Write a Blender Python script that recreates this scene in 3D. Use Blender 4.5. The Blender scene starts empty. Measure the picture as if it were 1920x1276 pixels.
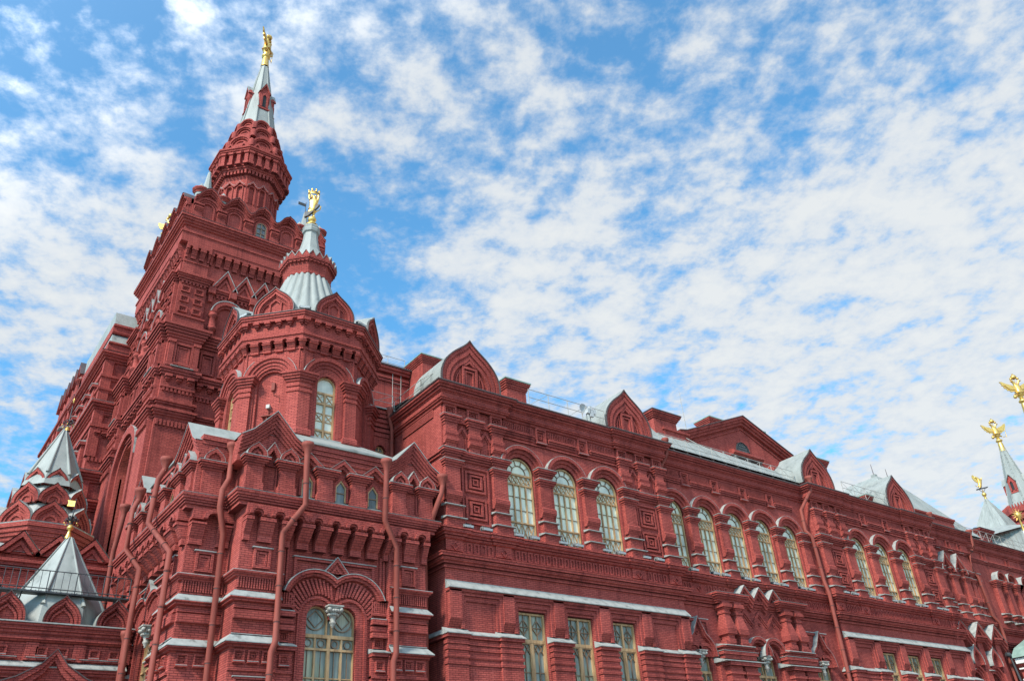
import bpy, math, random
from mathutils import Vector, Matrix
random.seed(7)
SC = bpy.context.scene
COL = SC.collection

# ------------------------------------------------------------------ camera
cam_d = bpy.data.cameras.new("camera")
cam = bpy.data.objects.new("camera", cam_d)
COL.objects.link(cam)
cam_d.sensor_width = 36.0
cam_d.lens = 29.154
cam_d.clip_end = 5000.0
cam.matrix_world = Matrix(((0.80149199, -0.26447021, -0.53634512, 0.0),
                           (-0.59437521, -0.4509873, -0.66582923, 0.0),
                           (-0.06579284, 0.85244704, -0.51865725, 1.7),
                           (0, 0, 0, 1)))
SC.camera = cam

# ------------------------------------------------------------------ sky, sun, exposure
SUN_EL, SUN_AZ = math.radians(42), math.radians(-109)     # azimuth from +Y towards +X
sd = Vector((math.sin(SUN_AZ) * math.cos(SUN_EL), math.cos(SUN_AZ) * math.cos(SUN_EL), math.sin(SUN_EL)))
world = bpy.data.worlds.new("World")
SC.world = world
world.use_nodes = True
wn, wl = world.node_tree.nodes, world.node_tree.links
wn.clear()


def N(t, **k):
    n = wn.new(t)
    for a, b in k.items():
        setattr(n, a, b)
    return n


sky = N('ShaderNodeTexSky', sky_type='NISHITA', sun_disc=False, sun_elevation=SUN_EL, sun_rotation=SUN_AZ)
sky.air_density = 1.0
sky.dust_density = 0.3
sky.ozone_density = 2.0
tc = N('ShaderNodeTexCoord')
sep = N('ShaderNodeSeparateXYZ')
wl.new(tc.outputs['Generated'], sep.inputs[0])


def wmath(op, a, b=None, clamp=False):
    n = N('ShaderNodeMath', operation=op, use_clamp=clamp)
    for i, x in enumerate((a, b)):
        if x is None:
            continue
        if isinstance(x, (int, float)):
            n.inputs[i].default_value = x
        else:
            wl.new(x, n.inputs[i])
    return n.outputs[0]


zc = wmath('MAXIMUM', sep.outputs[2], 0.04)
zc = wmath('ADD', zc, 0.12)
px = wmath('DIVIDE', sep.outputs[0], zc)
py = wmath('DIVIDE', sep.outputs[1], zc)
cv = N('ShaderNodeCombineXYZ')
wl.new(px, cv.inputs[0])
wl.new(py, cv.inputs[1])


def wnoise(scale, detail, rough, off, rot=0.0, sx=1.0, sy=1.0, dist=0.0):
    mp = N('ShaderNodeMapping')
    mp.inputs['Location'].default_value = off
    mp.inputs['Rotation'].default_value = (0, 0, rot)
    mp.inputs['Scale'].default_value = (sx, sy, 1)
    wl.new(cv.outputs[0], mp.inputs[0])
    n = N('ShaderNodeTexNoise')
    n.inputs['Scale'].default_value = scale
    n.inputs['Detail'].default_value = detail
    n.inputs['Roughness'].default_value = rough
    n.inputs['Distortion'].default_value = dist
    wl.new(mp.outputs[0], n.inputs['Vector'])
    return n.outputs['Fac']


big = wnoise(1.7, 3.0, 0.5, (3.3, 1.7, 0), 0.6, 1.0, 0.7)
puff = wnoise(12.0, 12.0, 0.60, (1.2, 4.4, 0), 0.5, 1.0, 0.95, 0.1)
fine = wnoise(34.0, 8.0, 0.62, (7.1, 2.4, 0), 0.5, 1.0, 1.0, 0.1)
dens = wmath('MULTIPLY', wmath('SUBTRACT', big, 0.5), 0.8)
dens = wmath('ADD', dens, wmath('MULTIPLY', wmath('SUBTRACT', puff, 0.5), 2.6))
dens = wmath('ADD', dens, wmath('MULTIPLY', wmath('SUBTRACT', fine, 0.5), 0.95))
# weather: where the cloud deck thickens and where it opens to blue (sky directions, width, amount)
BANKS = [(0.0085, 0.7079, 0.7063, 0.176, -0.28), (0.3139, 0.7219, 0.6167, 0.147, -0.42), (0.43, 0.7368, 0.5217, 0.129, -0.2), (0.5102, 0.4213, 0.7498, 0.082, -0.25), (0.4271, 0.584, 0.6903, 0.076, -0.12), (0.6709, 0.3485, 0.6546, 0.071, -0.22), (0.6477, 0.2865, 0.7059, 0.065, -0.2), (0.2808, 0.564, 0.7766, 0.065, -0.1), (0.5804, 0.6531, 0.4864, 0.082, -0.15), (0.7199, 0.5326, 0.445, 0.082, -0.2), (0.7992, 0.4576, 0.3898, 0.094, -0.15), (0.0318, 0.8163, 0.5767, 0.224, 0.42), (0.1026, 0.655, 0.7486, 0.153, 0.3), (0.2762, 0.6167, 0.7371, 0.153, 0.22), (0.3957, 0.5106, 0.7634, 0.153, 0.15), (0.5428, 0.6269, 0.5588, 0.176, 0.25), (0.7949, 0.3792, 0.4737, 0.265, 0.2)]
for bx_, by_, bz_, wd_, am_ in BANKS:
    vd = N('ShaderNodeVectorMath', operation='DOT_PRODUCT')
    wl.new(tc.outputs['Generated'], vd.inputs[0])
    vd.inputs[1].default_value = (bx_, by_, bz_)
    e = N('ShaderNodeMapRange', interpolation_type='SMOOTHSTEP')
    e.inputs['From Min'].default_value = math.cos(wd_)
    e.inputs['From Max'].default_value = 1.0
    e.inputs['To Min'].default_value = 0.0
    e.inputs['To Max'].default_value = am_
    wl.new(vd.outputs['Value'], e.inputs['Value'])
    dens = wmath('ADD', dens, e.outputs[0])
tilt = wmath('MULTIPLY', wmath('SUBTRACT', sep.outputs[0], 0.24), 0.48)
dens = wmath('ADD', dens, tilt)
dens = wmath('ADD', dens, wmath('MULTIPLY', wmath('SUBTRACT', 0.52, sep.outputs[2]), 0.55))
mr = N('ShaderNodeMapRange', interpolation_type='SMOOTHSTEP')
mr.inputs['From Min'].default_value = -0.42
mr.inputs['From Max'].default_value = 0.46
mr.inputs['To Min'].default_value = 0.10
mr.inputs['To Max'].default_value = 0.97
wl.new(dens, mr.inputs['Value'])
ccol = N('ShaderNodeMapRange')
ccol.inputs['From Min'].default_value = 0.0
ccol.inputs['From Max'].default_value = 0.75
wl.new(dens, ccol.inputs['Value'])
cmix = N('ShaderNodeMix', data_type='RGBA')
cmix.inputs['A'].default_value = (0.68, 0.76, 0.86, 1)
cmix.inputs['B'].default_value = (0.86, 0.89, 0.90, 1)
wl.new(ccol.outputs[0], cmix.inputs['Factor'])
bgs = N('ShaderNodeBackground')
bgs.inputs['Strength'].default_value = 0.083
tint = N('ShaderNodeMix', data_type='RGBA', blend_type='MULTIPLY')
tint.inputs['Factor'].default_value = 1.0
tint.inputs['B'].default_value = (0.52, 1.62, 1.92, 1)
wl.new(sky.outputs[0], tint.inputs['A'])
wl.new(tint.outputs['Result'], bgs.inputs['Color'])
bgc = N('ShaderNodeBackground')
# cloud brightened towards the sun, out of view, added as soft fill light
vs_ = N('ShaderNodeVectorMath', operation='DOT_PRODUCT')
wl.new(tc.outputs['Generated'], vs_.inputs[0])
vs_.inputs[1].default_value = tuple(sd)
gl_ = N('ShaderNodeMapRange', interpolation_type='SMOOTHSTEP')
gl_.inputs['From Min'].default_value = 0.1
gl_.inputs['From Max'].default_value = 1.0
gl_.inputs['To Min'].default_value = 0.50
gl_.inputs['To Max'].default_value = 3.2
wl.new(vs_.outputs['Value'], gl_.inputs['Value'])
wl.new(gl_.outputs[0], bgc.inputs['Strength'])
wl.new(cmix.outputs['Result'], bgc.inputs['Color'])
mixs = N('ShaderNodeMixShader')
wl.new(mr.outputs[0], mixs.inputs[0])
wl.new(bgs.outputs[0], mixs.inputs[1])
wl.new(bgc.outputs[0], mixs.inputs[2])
wo = N('ShaderNodeOutputWorld')
wl.new(mixs.outputs[0], wo.inputs['Surface'])

sun_d = bpy.data.lights.new("sun", 'SUN')
sun_d.energy = 3.1
sun_d.angle = math.radians(10)
sun_d.color = (1.0, 0.95, 0.87)
sun = bpy.data.objects.new("sun", sun_d)
COL.objects.link(sun)
sun.rotation_euler = (-sd).to_track_quat('-Z', 'Y').to_euler()

SC.view_settings.view_transform = 'Standard'
SC.view_settings.look = 'None'
SC.view_settings.gamma = 1.0
SC.view_settings.exposure = 0.95
SC.render.engine = 'CYCLES'

# ------------------------------------------------------------------ materials
MATS = {}


def newmat(name):
    m = bpy.data.materials.new(name)
    m.use_nodes = True
    nt = m.node_tree
    MATS[name] = m
    return nt, nt.nodes['Principled BSDF']


def nd(nt, t, **k):
    n = nt.nodes.new(t)
    for a, b in k.items():
        setattr(n, a, b)
    return n


def noise_of(nt, vec, scale, detail=4.0, rough=0.55):
    n = nd(nt, 'ShaderNodeTexNoise')
    n.inputs['Scale'].default_value = scale
    n.inputs['Detail'].default_value = detail
    n.inputs['Roughness'].default_value = rough
    if vec is not None:
        nt.links.new(vec, n.inputs['Vector'])
    return n.outputs['Fac']


def ramp(nt, fac, stops):
    r = nd(nt, 'ShaderNodeValToRGB')
    el = r.color_ramp.elements
    el[0].position, el[0].color = stops[0][0], stops[0][1] + (1,)
    el[1].position, el[1].color = stops[-1][0], stops[-1][1] + (1,)
    for p, c in stops[1:-1]:
        e = el.new(p)
        e.color = c + (1,)
    nt.links.new(fac, r.inputs[0])
    return r.outputs[0]


def brick_mat(name, c1, c2, mortar, bw=0.27, bh=0.082):
    nt, bs = newmat(name)
    L = nt.links
    g = nd(nt, 'ShaderNodeNewGeometry')
    cr = nd(nt, 'ShaderNodeVectorMath', operation='CROSS_PRODUCT')
    cr.inputs[0].default_value = (0, 0, 1)
    L.new(g.outputs['True Normal'], cr.inputs[1])
    nm = nd(nt, 'ShaderNodeVectorMath', operation='NORMALIZE')
    L.new(cr.outputs[0], nm.inputs[0])
    dt = nd(nt, 'ShaderNodeVectorMath', operation='DOT_PRODUCT')
    L.new(nm.outputs[0], dt.inputs[0])
    L.new(g.outputs['Position'], dt.inputs[1])
    sp = nd(nt, 'ShaderNodeSeparateXYZ')
    L.new(g.outputs['Position'], sp.inputs[0])
    cb = nd(nt, 'ShaderNodeCombineXYZ')
    L.new(dt.outputs['Value'], cb.inputs[0])
    L.new(sp.outputs[2], cb.inputs[1])
    bt = nd(nt, 'ShaderNodeTexBrick')
    bt.inputs['Color1'].default_value = c1 + (1,)
    bt.inputs['Color2'].default_value = c2 + (1,)
    bt.inputs['Mortar'].default_value = mortar + (1,)
    bt.inputs['Scale'].default_value = 1.0
    bt.inputs['Mortar Size'].default_value = 0.011
    bt.inputs['Mortar Smooth'].default_value = 0.35
    bt.inputs['Bias'].default_value = 0.0
    bt.inputs['Brick Width'].default_value = bw
    bt.inputs['Row Height'].default_value = bh
    L.new(cb.outputs[0], bt.inputs['Vector'])
    # weathering: broad fading, rain streaks down the face, sooty blotches
    f1 = noise_of(nt, g.outputs['Position'], 0.35, 5, 0.6)
    mp = nd(nt, 'ShaderNodeMapping')
    mp.inputs['Scale'].default_value = (2.2, 2.2, 0.16)
    L.new(g.outputs['Position'], mp.inputs[0])
    f2 = noise_of(nt, mp.outputs[0], 1.0, 5, 0.65)
    f3 = noise_of(nt, g.outputs['Position'], 7.0, 4, 0.6)
    w1 = ramp(nt, f1, [(0.3, (0.76, 0.74, 0.74)), (0.5, (1.0, 1.0, 1.0)), (0.66, (1.05, 1.08, 1.09)), (0.76, (1.13, 1.28, 1.32))])
    w2 = ramp(nt, f2, [(0.28, (0.55, 0.56, 0.60)), (0.46, (0.98, 0.98, 0.98)), (0.75, (1.10, 1.15, 1.15))])
    w3 = ramp(nt, f3, [(0.3, (0.90, 0.89, 0.89)), (0.7, (1.09, 1.11, 1.11))])
    c = bt.outputs['Color']
    for w in (w1, w2, w3):
        mx = nd(nt, 'ShaderNodeMix', data_type='RGBA', blend_type='MULTIPLY')
        mx.inputs['Factor'].default_value = 1.0
        L.new(c, mx.inputs['A'])
        L.new(w, mx.inputs['B'])
        c = mx.outputs['Result']
    L.new(c, bs.inputs['Base Color'])
    bs.inputs['Roughness'].default_value = 0.88
    bs.inputs['Specular IOR Level'].default_value = 0.12
    bp = nd(nt, 'ShaderNodeBump')
    bp.inputs['Strength'].default_value = 0.55
    bp.inputs['Distance'].default_value = 0.012
    iv = nd(nt, 'ShaderNodeMath', operation='SUBTRACT')
    iv.inputs[0].default_value = 1.0
    L.new(bt.outputs['Fac'], iv.inputs[1])
    L.new(iv.outputs[0], bp.inputs['Height'])
    L.new(bp.outputs[0], bs.inputs['Normal'])
    return MATS[name]


brick_mat('red_brick', (0.41, 0.084, 0.064), (0.315, 0.061, 0.049), (0.12, 0.026, 0.023))
brick_mat('moulded_brick', (0.38, 0.077, 0.059), (0.31, 0.060, 0.048), (0.13, 0.028, 0.025))


def plain(name, stops, scale=3.0, rough=0.5, metal=0.0, streak=False, spec=0.5, bump=0.0):
    nt, bs = newmat(name)
    g = nd(nt, 'ShaderNodeNewGeometry')
    v = g.outputs['Position']
    if streak:
        mp = nd(nt, 'ShaderNodeMapping')
        mp.inputs['Scale'].default_value = (1, 1, 0.2)
        nt.links.new(v, mp.inputs[0])
        v = mp.outputs[0]
    f = noise_of(nt, v, scale, 6, 0.62)
    nt.links.new(ramp(nt, f, stops), bs.inputs['Base Color'])
    bs.inputs['Roughness'].default_value = rough
    bs.inputs['Metallic'].default_value = metal
    bs.inputs['Specular IOR Level'].default_value = spec
    if bump:
        b = nd(nt, 'ShaderNodeBump')
        b.inputs['Strength'].default_value = bump
        b.inputs['Distance'].default_value = 0.02
        nt.links.new(f, b.inputs['Height'])
        nt.links.new(b.outputs[0], bs.inputs['Normal'])


plain('roof_metal', [(0.28, (0.13, 0.137, 0.122)), (0.42, (0.225, 0.233, 0.208)), (0.72, (0.30, 0.307, 0.275))], 1.9, 0.62, 0.0, True, 0.4, 0.15)
plain('flashing', [(0.32, (0.14, 0.14, 0.125)), (0.46, (0.27, 0.27, 0.245)), (0.7, (0.34, 0.34, 0.305))], 3.2, 0.62, 0.0, False, 0.4, 0.1)
plain('gutter', [(0.3, (0.05, 0.035, 0.033)), (0.7, (0.09, 0.055, 0.05))], 3, 0.6)
plain('dark_iron', [(0.3, (0.025, 0.026, 0.027)), (0.7, (0.05, 0.05, 0.05))], 4, 0.55)
plain('pale_pipe', [(0.3, (0.26, 0.24, 0.21)), (0.7, (0.38, 0.35, 0.30))], 3, 0.5)
plain('pipe_red', [(0.3, (0.17, 0.040, 0.028)), (0.52, (0.225, 0.052, 0.037)), (0.75, (0.29, 0.082, 0.058))], 2.5, 0.7, 0, True, 0.2)
plain('wood', [(0.3, (0.23, 0.125, 0.055)), (0.5, (0.42, 0.25, 0.115)), (0.72, (0.52, 0.345, 0.18))], 6, 0.5, 0, True, 0.4, 0.2)
plain('dark_wood', [(0.3, (0.13, 0.075, 0.04)), (0.7, (0.25, 0.15, 0.08))], 6, 0.5)
plain('gold', [(0.3, (0.50, 0.28, 0.06)), (0.55, (0.75, 0.47, 0.13)), (0.75, (0.85, 0.58, 0.2))], 8, 0.38, 0.85, False, 0.5, 0.2)
plain('limestone', [(0.3, (0.22, 0.20, 0.165)), (0.7, (0.42, 0.39, 0.335))], 6, 0.75, 0, False, 0.3, 0.5)
plain('lamp_grey', [(0.3, (0.13, 0.135, 0.13)), (0.7, (0.21, 0.215, 0.20))], 5, 0.45)
plain('white_plastic', [(0.3, (0.36, 0.36, 0.345)), (0.7, (0.46, 0.46, 0.44))], 5, 0.45)
plain('green_roof', [(0.3, (0.15, 0.22, 0.18)), (0.7, (0.24, 0.33, 0.27))], 2, 0.55, 0, True)
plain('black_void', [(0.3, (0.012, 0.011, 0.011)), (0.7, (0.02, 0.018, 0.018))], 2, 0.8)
plain('old_plaster', [(0.3, (0.55, 0.53, 0.48)), (0.7, (0.72, 0.70, 0.65))], 3, 0.8)
plain('paving', [(0.3, (0.15, 0.145, 0.14)), (0.7, (0.25, 0.24, 0.23))], 0.8, 0.8, 0, False, 0.3, 0.3)


def glass_mat(name, ca, cb, tint, rough=0.06):
    """old window glass over drawn blinds or curtains; every window a little different"""
    nt, bs = newmat(name)
    g = nd(nt, 'ShaderNodeNewGeometry')
    mp = nd(nt, 'ShaderNodeMapping')
    mp.inputs['Scale'].default_value = (4.0, 4.0, 0.25)
    nt.links.new(g.outputs['Position'], mp.inputs[0])
    f = noise_of(nt, mp.outputs[0], 1.6, 4, 0.6)
    c = ramp(nt, f, [(0.35, ca), (0.65, cb)])
    f2 = noise_of(nt, g.outputs['Position'], 0.45, 3, 0.6)
    w = ramp(nt, f2, [(0.36, (0.62, 0.64, 0.62)), (0.5, (0.95, 0.95, 0.92)), (0.62, tint)])
    mx = nd(nt, 'ShaderNodeMix', data_type='RGBA', blend_type='MULTIPLY')
    mx.inputs['Factor'].default_value = 1.0
    nt.links.new(c, mx.inputs['A'])
    nt.links.new(w, mx.inputs['B'])
    nt.links.new(mx.outputs['Result'], bs.inputs['Base Color'])
    bs.inputs['Roughness'].default_value = 0.5
    bs.inputs['Coat Weight'].default_value = 0.7
    bs.inputs['Coat Roughness'].default_value = rough
    bs.inputs['Coat IOR'].default_value = 1.5
    b = nd(nt, 'ShaderNodeBump')
    b.inputs['Strength'].default_value = 0.35
    b.inputs['Distance'].default_value = 0.03
    nt.links.new(noise_of(nt, g.outputs['Position'], 2.2, 2, 0.5), b.inputs['Height'])
    nt.links.new(b.outputs[0], bs.inputs['Coat Normal'])


glass_mat('blind_glass', (0.60, 0.635, 0.53), (0.70, 0.72, 0.60), (1.1, 1.06, 0.92))
glass_mat('curtain_glass', (0.11, 0.145, 0.125), (0.29, 0.325, 0.28), (1.25, 1.1, 0.8))
glass_mat('dark_glass', (0.05, 0.065, 0.068), (0.13, 0.16, 0.16), (1.2, 1.2, 1.1))

# ------------------------------------------------------------------ mesh helpers


class F:
    """a facade frame: u to the right along the wall, v up, w out of the wall"""

    def __init__(s, ox, oy, ux=1.0, uy=0.0):
        l = math.hypot(ux, uy)
        s.o = (ox, oy)
        s.u = (ux / l, uy / l)
        s.w = (uy / l, -ux / l)

    def p(s, u, v, w):
        return (s.o[0] + u * s.u[0] + w * s.w[0], s.o[1] + u * s.u[1] + w * s.w[1], v)

    def xy(s, u, w):
        return s.p(u, 0, w)[:2]


class MB:
    def __init__(s, mat='red_brick'):
        s.v, s.f, s.m, s.sm = [], [], [], []
        s.mat = mat

    def poly(s, pts, m=None, smooth=False):
        i = len(s.v)
        s.v += [tuple(p) for p in pts]
        s.f.append(tuple(range(i, i + len(pts))))
        s.m.append(m or s.mat)
        s.sm.append(smooth)

    def grid(s, rows, m=None, closed=False, smooth=False):
        """rows of points -> quads (rows run bottom to top, points left to right seen from outside)"""
        i = len(s.v)
        n = len(rows[0])
        for r in rows:
            s.v += [tuple(p) for p in r]
        for a in range(len(rows) - 1):
            for b in range(n if closed else n - 1):
                c = (b + 1) % n
                s.f.append((i + a * n + b, i + a * n + c, i + (a + 1) * n + c, i + (a + 1) * n + b))
                s.m.append(m or s.mat)
                s.sm.append(smooth)

    def box(s, fr, u0, u1, v0, v1, w0, w1, m=None):
        p = fr.p
        a = [p(u0, v0, w1), p(u1, v0, w1), p(u1, v1, w1), p(u0, v1, w1)]
        b = [p(u0, v0, w0), p(u1, v0, w0), p(u1, v1, w0), p(u0, v1, w0)]
        s.poly(a, m)
        s.poly([b[1], b[0], b[3], b[2]], m)
        s.poly([b[0], a[0], a[3], b[3]], m)
        s.poly([a[1], b[1], b[2], a[2]], m)
        s.poly([a[3], a[2], b[2], b[3]], m)
        s.poly([b[0], b[1], a[1], a[0]], m)

    def prism(s, fr, pts, w0, w1, m=None, back=False):
        """outline counter-clockwise seen from outside, pulled from w0 out to w1"""
        n = len(pts)
        s.poly([fr.p(u, v, w1) for u, v in pts], m)
        for i in range(n):
            a, b = pts[i], pts[(i + 1) % n]
            s.poly([fr.p(a[0], a[1], w0), fr.p(b[0], b[1], w0), fr.p(b[0], b[1], w1), fr.p(a[0], a[1], w1)], m)
        if back:
            s.poly([fr.p(u, v, w0) for u, v in reversed(pts)], m)

    def ring(s, fr, outer, inner, w0, w1, m=None, closed=False, wi=None):
        """band between two outlines with the same point count, face at w1, sides back to w0"""
        wi = w1 if wi is None else wi
        n = len(outer)
        for i in range(n if closed else n - 1):
            j = (i + 1) % n
            a, b, c, d = outer[i], outer[j], inner[j], inner[i]
            P = fr.p
            s.poly([P(*a, w1), P(*b, w1), P(*c, wi), P(*d, wi)][::-1], m)
            s.poly([P(*a, w0), P(*b, w0), P(*b, w1), P(*a, w1)][::-1], m)
            s.poly([P(*d, w0), P(*c, w0), P(*c, wi), P(*d, wi)], m)
        if not closed:
            for a, d in ((outer[0], inner[0]), (outer[-1], inner[-1])):
                s.poly([fr.p(*a, w0), fr.p(*a, w1), fr.p(*d, wi), fr.p(*d, w0)], m)

    def extr(s, fr, u0, u1, prof, m=None):
        """profile of (w, v) points swept from u0 to u1"""
        n = len(prof)
        for i in range(n):
            a, b = prof[i], prof[(i + 1) % n]
            s.poly([fr.p(u0, a[1], a[0]), fr.p(u1, a[1], a[0]), fr.p(u1, b[1], b[0]), fr.p(u0, b[1], b[0])], m)
        s.poly([fr.p(u0, v, w) for w, v in prof][::-1], m)
        s.poly([fr.p(u1, v, w) for w, v in prof], m)

    def mould(s, path, prof, m=None, closed=False):
        """moulding: profile of (offset, z) swept along a plan path, mitred; outward is to the right of travel"""
        n = len(path)
        nrm = []
        segs = n if closed else n - 1
        for i in range(segs):
            a, b = path[i], path[(i + 1) % n]
            dx, dy = b[0] - a[0], b[1] - a[1]
            l = math.hypot(dx, dy) or 1e-9
            nrm.append((dy / l, -dx / l))
        mit = []
        for i in range(n):
            if closed:
                n0, n1 = nrm[i - 1], nrm[i]
            else:
                n0, n1 = nrm[max(i - 1, 0)], nrm[min(i, segs - 1)]
            k = 1 + n0[0] * n1[0] + n0[1] * n1[1]
            k = max(k, 0.15)
            mit.append(((n0[0] + n1[0]) / k, (n0[1] + n1[1]) / k))
        rows = [[(path[i][0] + o * mit[i][0], path[i][1] + o * mit[i][1], z) for i in range(n)] for o, z in prof]
        s.grid(rows, m, closed)
        if not closed:
            s.poly([r[0] for r in rows], m)
            s.poly([r[-1] for r in rows][::-1], m)

    def lathe(s, cx, cy, prof, n=16, m=None, smooth=True, rot=0.0):
        rows = [[(cx + r * math.cos(rot + 2 * math.pi * k / n), cy + r * math.sin(rot + 2 * math.pi * k / n), z)
                 for k in range(n)] for r, z in prof]
        s.grid(rows, m, True, smooth)

    def tube(s, pts, r, n=8, m=None, smooth=True, caps=True):
        pts = [Vector(p) for p in pts]
        rows = []
        for i, p in enumerate(pts):
            if i == 0:
                d = pts[1] - p
            elif i == len(pts) - 1:
                d = p - pts[i - 1]
            else:
                d = (pts[i + 1] - p).normalized() + (p - pts[i - 1]).normalized()
            d.normalize()
            ref = Vector((0, 0, 1)) if abs(d.z) < 0.9 else Vector((1, 0, 0))
            a = d.cross(ref).normalized()
            b = d.cross(a).normalized()
            rr = r[i] if isinstance(r, (list, tuple)) else r
            rows.append([p + rr * (math.cos(2 * math.pi * k / n) * a + math.sin(2 * math.pi * k / n) * b) for k in range(n)])
        s.grid(rows, m, True, smooth)
        if caps:
            s.poly(rows[0][::-1], m)
            s.poly(rows[-1], m)

    def build(s, name, parent=None, loc=(0, 0, 0), rotz=0.0):
        names = []
        for x in s.m:
            if x not in names:
                names.append(x)
        me = bpy.data.meshes.new(name)
        me.from_pydata(s.v, [], s.f)
        for x in names:
            me.materials.append(MATS[x])
        me.polygons.foreach_set('material_index', [names.index(x) for x in s.m])
        me.polygons.foreach_set('use_smooth', s.sm)
        me.update()
        o = bpy.data.objects.new(name, me)
        COL.objects.link(o)
        o.location = loc
        o.rotation_euler = (0, 0, rotz)
        if parent is not None:
            o.parent = parent
        return o


def thing(name, label, cat, loc=(0, 0, 0), group=None):
    o = bpy.data.objects.new(name, None)
    COL.objects.link(o)
    o.location = loc
    o['label'], o['category'] = label, cat
    if group:
        o['group'] = group
    return o


def tag(o, label, cat, group=None):
    o['label'], o['category'] = label, cat
    if group:
        o['group'] = group
    return o


def copy_part(o, parent, loc=None, rotz=None):
    c = o.copy()
    COL.objects.link(c)
    c.parent = parent
    if loc is not None:
        c.location = loc
    if rotz is not None:
        c.rotation_euler = (0, 0, rotz)
    for ch in list(o.children):
        copy_part(ch, c)
    return c


def arc(uc, vc, r, a0=180.0, a1=0.0, n=20, ry=None):
    ry = r if ry is None else ry
    return [(uc + r * math.cos(math.radians(a0 + (a1 - a0) * i / n)), vc + ry * math.sin(math.radians(a0 + (a1 - a0) * i / n)))
            for i in range(n + 1)]


def bez(p0, p1, p2, p3, n):
    out = []
    for i in range(n + 1):
        t = i / n
        a, b, c, d = (1 - t) ** 3, 3 * t * (1 - t) ** 2, 3 * t * t * (1 - t), t ** 3
        out.append((a * p0[0] + b * p1[0] + c * p2[0] + d * p3[0], a * p0[1] + b * p1[1] + c * p2[1] + d * p3[1]))
    return out


def keel(uc, vb, hw, h, n=8, bulge=1.0):
    """ogee outline from the left foot over the apex to the right foot"""
    L = bez((-1, 0), (-1.04 * bulge, .24), (-.92, .44), (-.62, .63), n) + bez((-.62, .63), (-.40, .77), (-.16, .84), (0, 1), n)[1:]
    Rr = [(-x, y) for x, y in reversed(L[:-1])]
    return [(uc + x * hw, vb + y * h) for x, y in L + Rr]


def pent(uc, vb, hw, vs, h):
    """upright niche with a pointed head"""
    return [(uc - hw, vb), (uc - hw, vs), (uc, vs + h), (uc + hw, vs), (uc + hw, vb)]


def rect(u0, u1, v0, v1):
    return [(u0, v0), (u0, v1), (u1, v1), (u1, v0)]


def frame(mb, fr, u0, u1, v0, v1, t, w0, w1, m=None):
    mb.ring(fr, rect(u0, u1, v0, v1), rect(u0 + t, u1 - t, v0 + t, v1 - t), w0, w1, m, True)


def coffer(mb, fr, uc, vc, a, b, w0, d=0.10, lip=True, m='moulded_brick'):
    """square sunk coffer drawn by stepped raised frames, half sizes a x b, with a small pale-edged sill"""
    frame(mb, fr, uc - a, uc + a, vc - b, vc + b, a * .24, w0, w0 + d, m)
    frame(mb, fr, uc - a * .76, uc + a * .76, vc - b * .76, vc + b * .76, a * .2, w0, w0 + d * .6, m)
    frame(mb, fr, uc - a * .34, uc + a * .34, vc - b * .34, vc + b * .34, a * .12, w0, w0 + d * .45, m)
    if lip:
        mb.box(fr, uc - a * 1.04, uc + a * 1.04, vc - b - .045, vc - b, w0, w0 + d + .05, m)
        mb.box(fr, uc - a * .98, uc + a * .98, vc - b - .0, vc - b + .02, w0 + d, w0 + d + .045, 'flashing')


def flash(mb, fr, u0, u1, v0, v1, w0, w1, m='flashing'):
    """sloping metal weathering: high at the wall (w0,v1), low at its lip (w1,v0)"""
    mb.extr(fr, u0, u1, [(w0, v0), (w1, v0), (w1, v0 + .035), (w0, v1)], m)


def wall_arch(mb, fr, u0, u1, v0, v1, uc, r, vs, w0, w1, m=None, n=20):
    pts = [(u0, v0), (uc - r, v0), (uc - r, vs)] + arc(uc, vs, r, 180, 0, n)[1:-1] + [(uc + r, vs), (uc + r, v0), (u1, v0), (u1, v1), (u0, v1)]
    mb.prism(fr, pts, w0, w1, m)


def wall_rect(mb, fr, u0, u1, v0, v1, a, b, vb, vt, w0, w1, m=None):
    mb.prism(fr, [(u0, v0), (a, v0), (a, vt), (b, vt), (b, v0), (u1, v0), (u1, v1), (u0, v1)], w0, w1, m)


def bar(mb, fr, a, b, t, w0, w1, m='wood'):
    """straight strip of width t between two (u, v) points"""
    dx, dy = b[0] - a[0], b[1] - a[1]
    l = math.hypot(dx, dy)
    nx, ny = -dy / l * t / 2, dx / l * t / 2
    mb.prism(fr, [(a[0] - nx, a[1] - ny), (b[0] - nx, b[1] - ny), (b[0] + nx, b[1] + ny), (a[0] + nx, a[1] + ny)], w0, w1, m)


def cornice_prof(z0, z1, out, steps, back=0.0):
    """stepped brick cornice widening upwards, closed at the top"""
    pr = [(back, z0)]
    h = (z1 - z0) / steps
    for k in range(steps):
        o = back + (out - back) * (k + 1) / steps
        pr.append((o, z0 + h * k + (0.0 if k == 0 else .012)))
        pr.append((o, z0 + h * (k + 1) - .012))
        if k < steps - 1:
            pr.append((o - .025, z0 + h * (k + 1) - .012))
            pr.append((o - .025, z0 + h * (k + 1)))
    pr.append((out, z1))
    pr.append((back, z1 + .02))
    return pr


def jogs(fr, u0, u1, w, js, start=None, end=None):
    """plan path along a wall with pilaster breaks; js = (centre, half width, extra projection)"""
    pts = list(start or [])
    pts.append((u0, w))
    for uc, hw, dw in js:
        a, b = uc - hw, uc + hw
        if a > u0 + .01:
            pts += [(a, w), (a, w + dw)]
        else:
            pts[-1] = (u0, w + dw)
        if b < u1 - .01:
            pts += [(b, w + dw), (b, w)]
        else:
            pts += [(u1, w + dw)]
            break
    if pts[-1][0] < u1 - .001:
        pts.append((u1, w))
    pts += list(end or [])
    return [fr.xy(*p) for p in pts]


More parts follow.
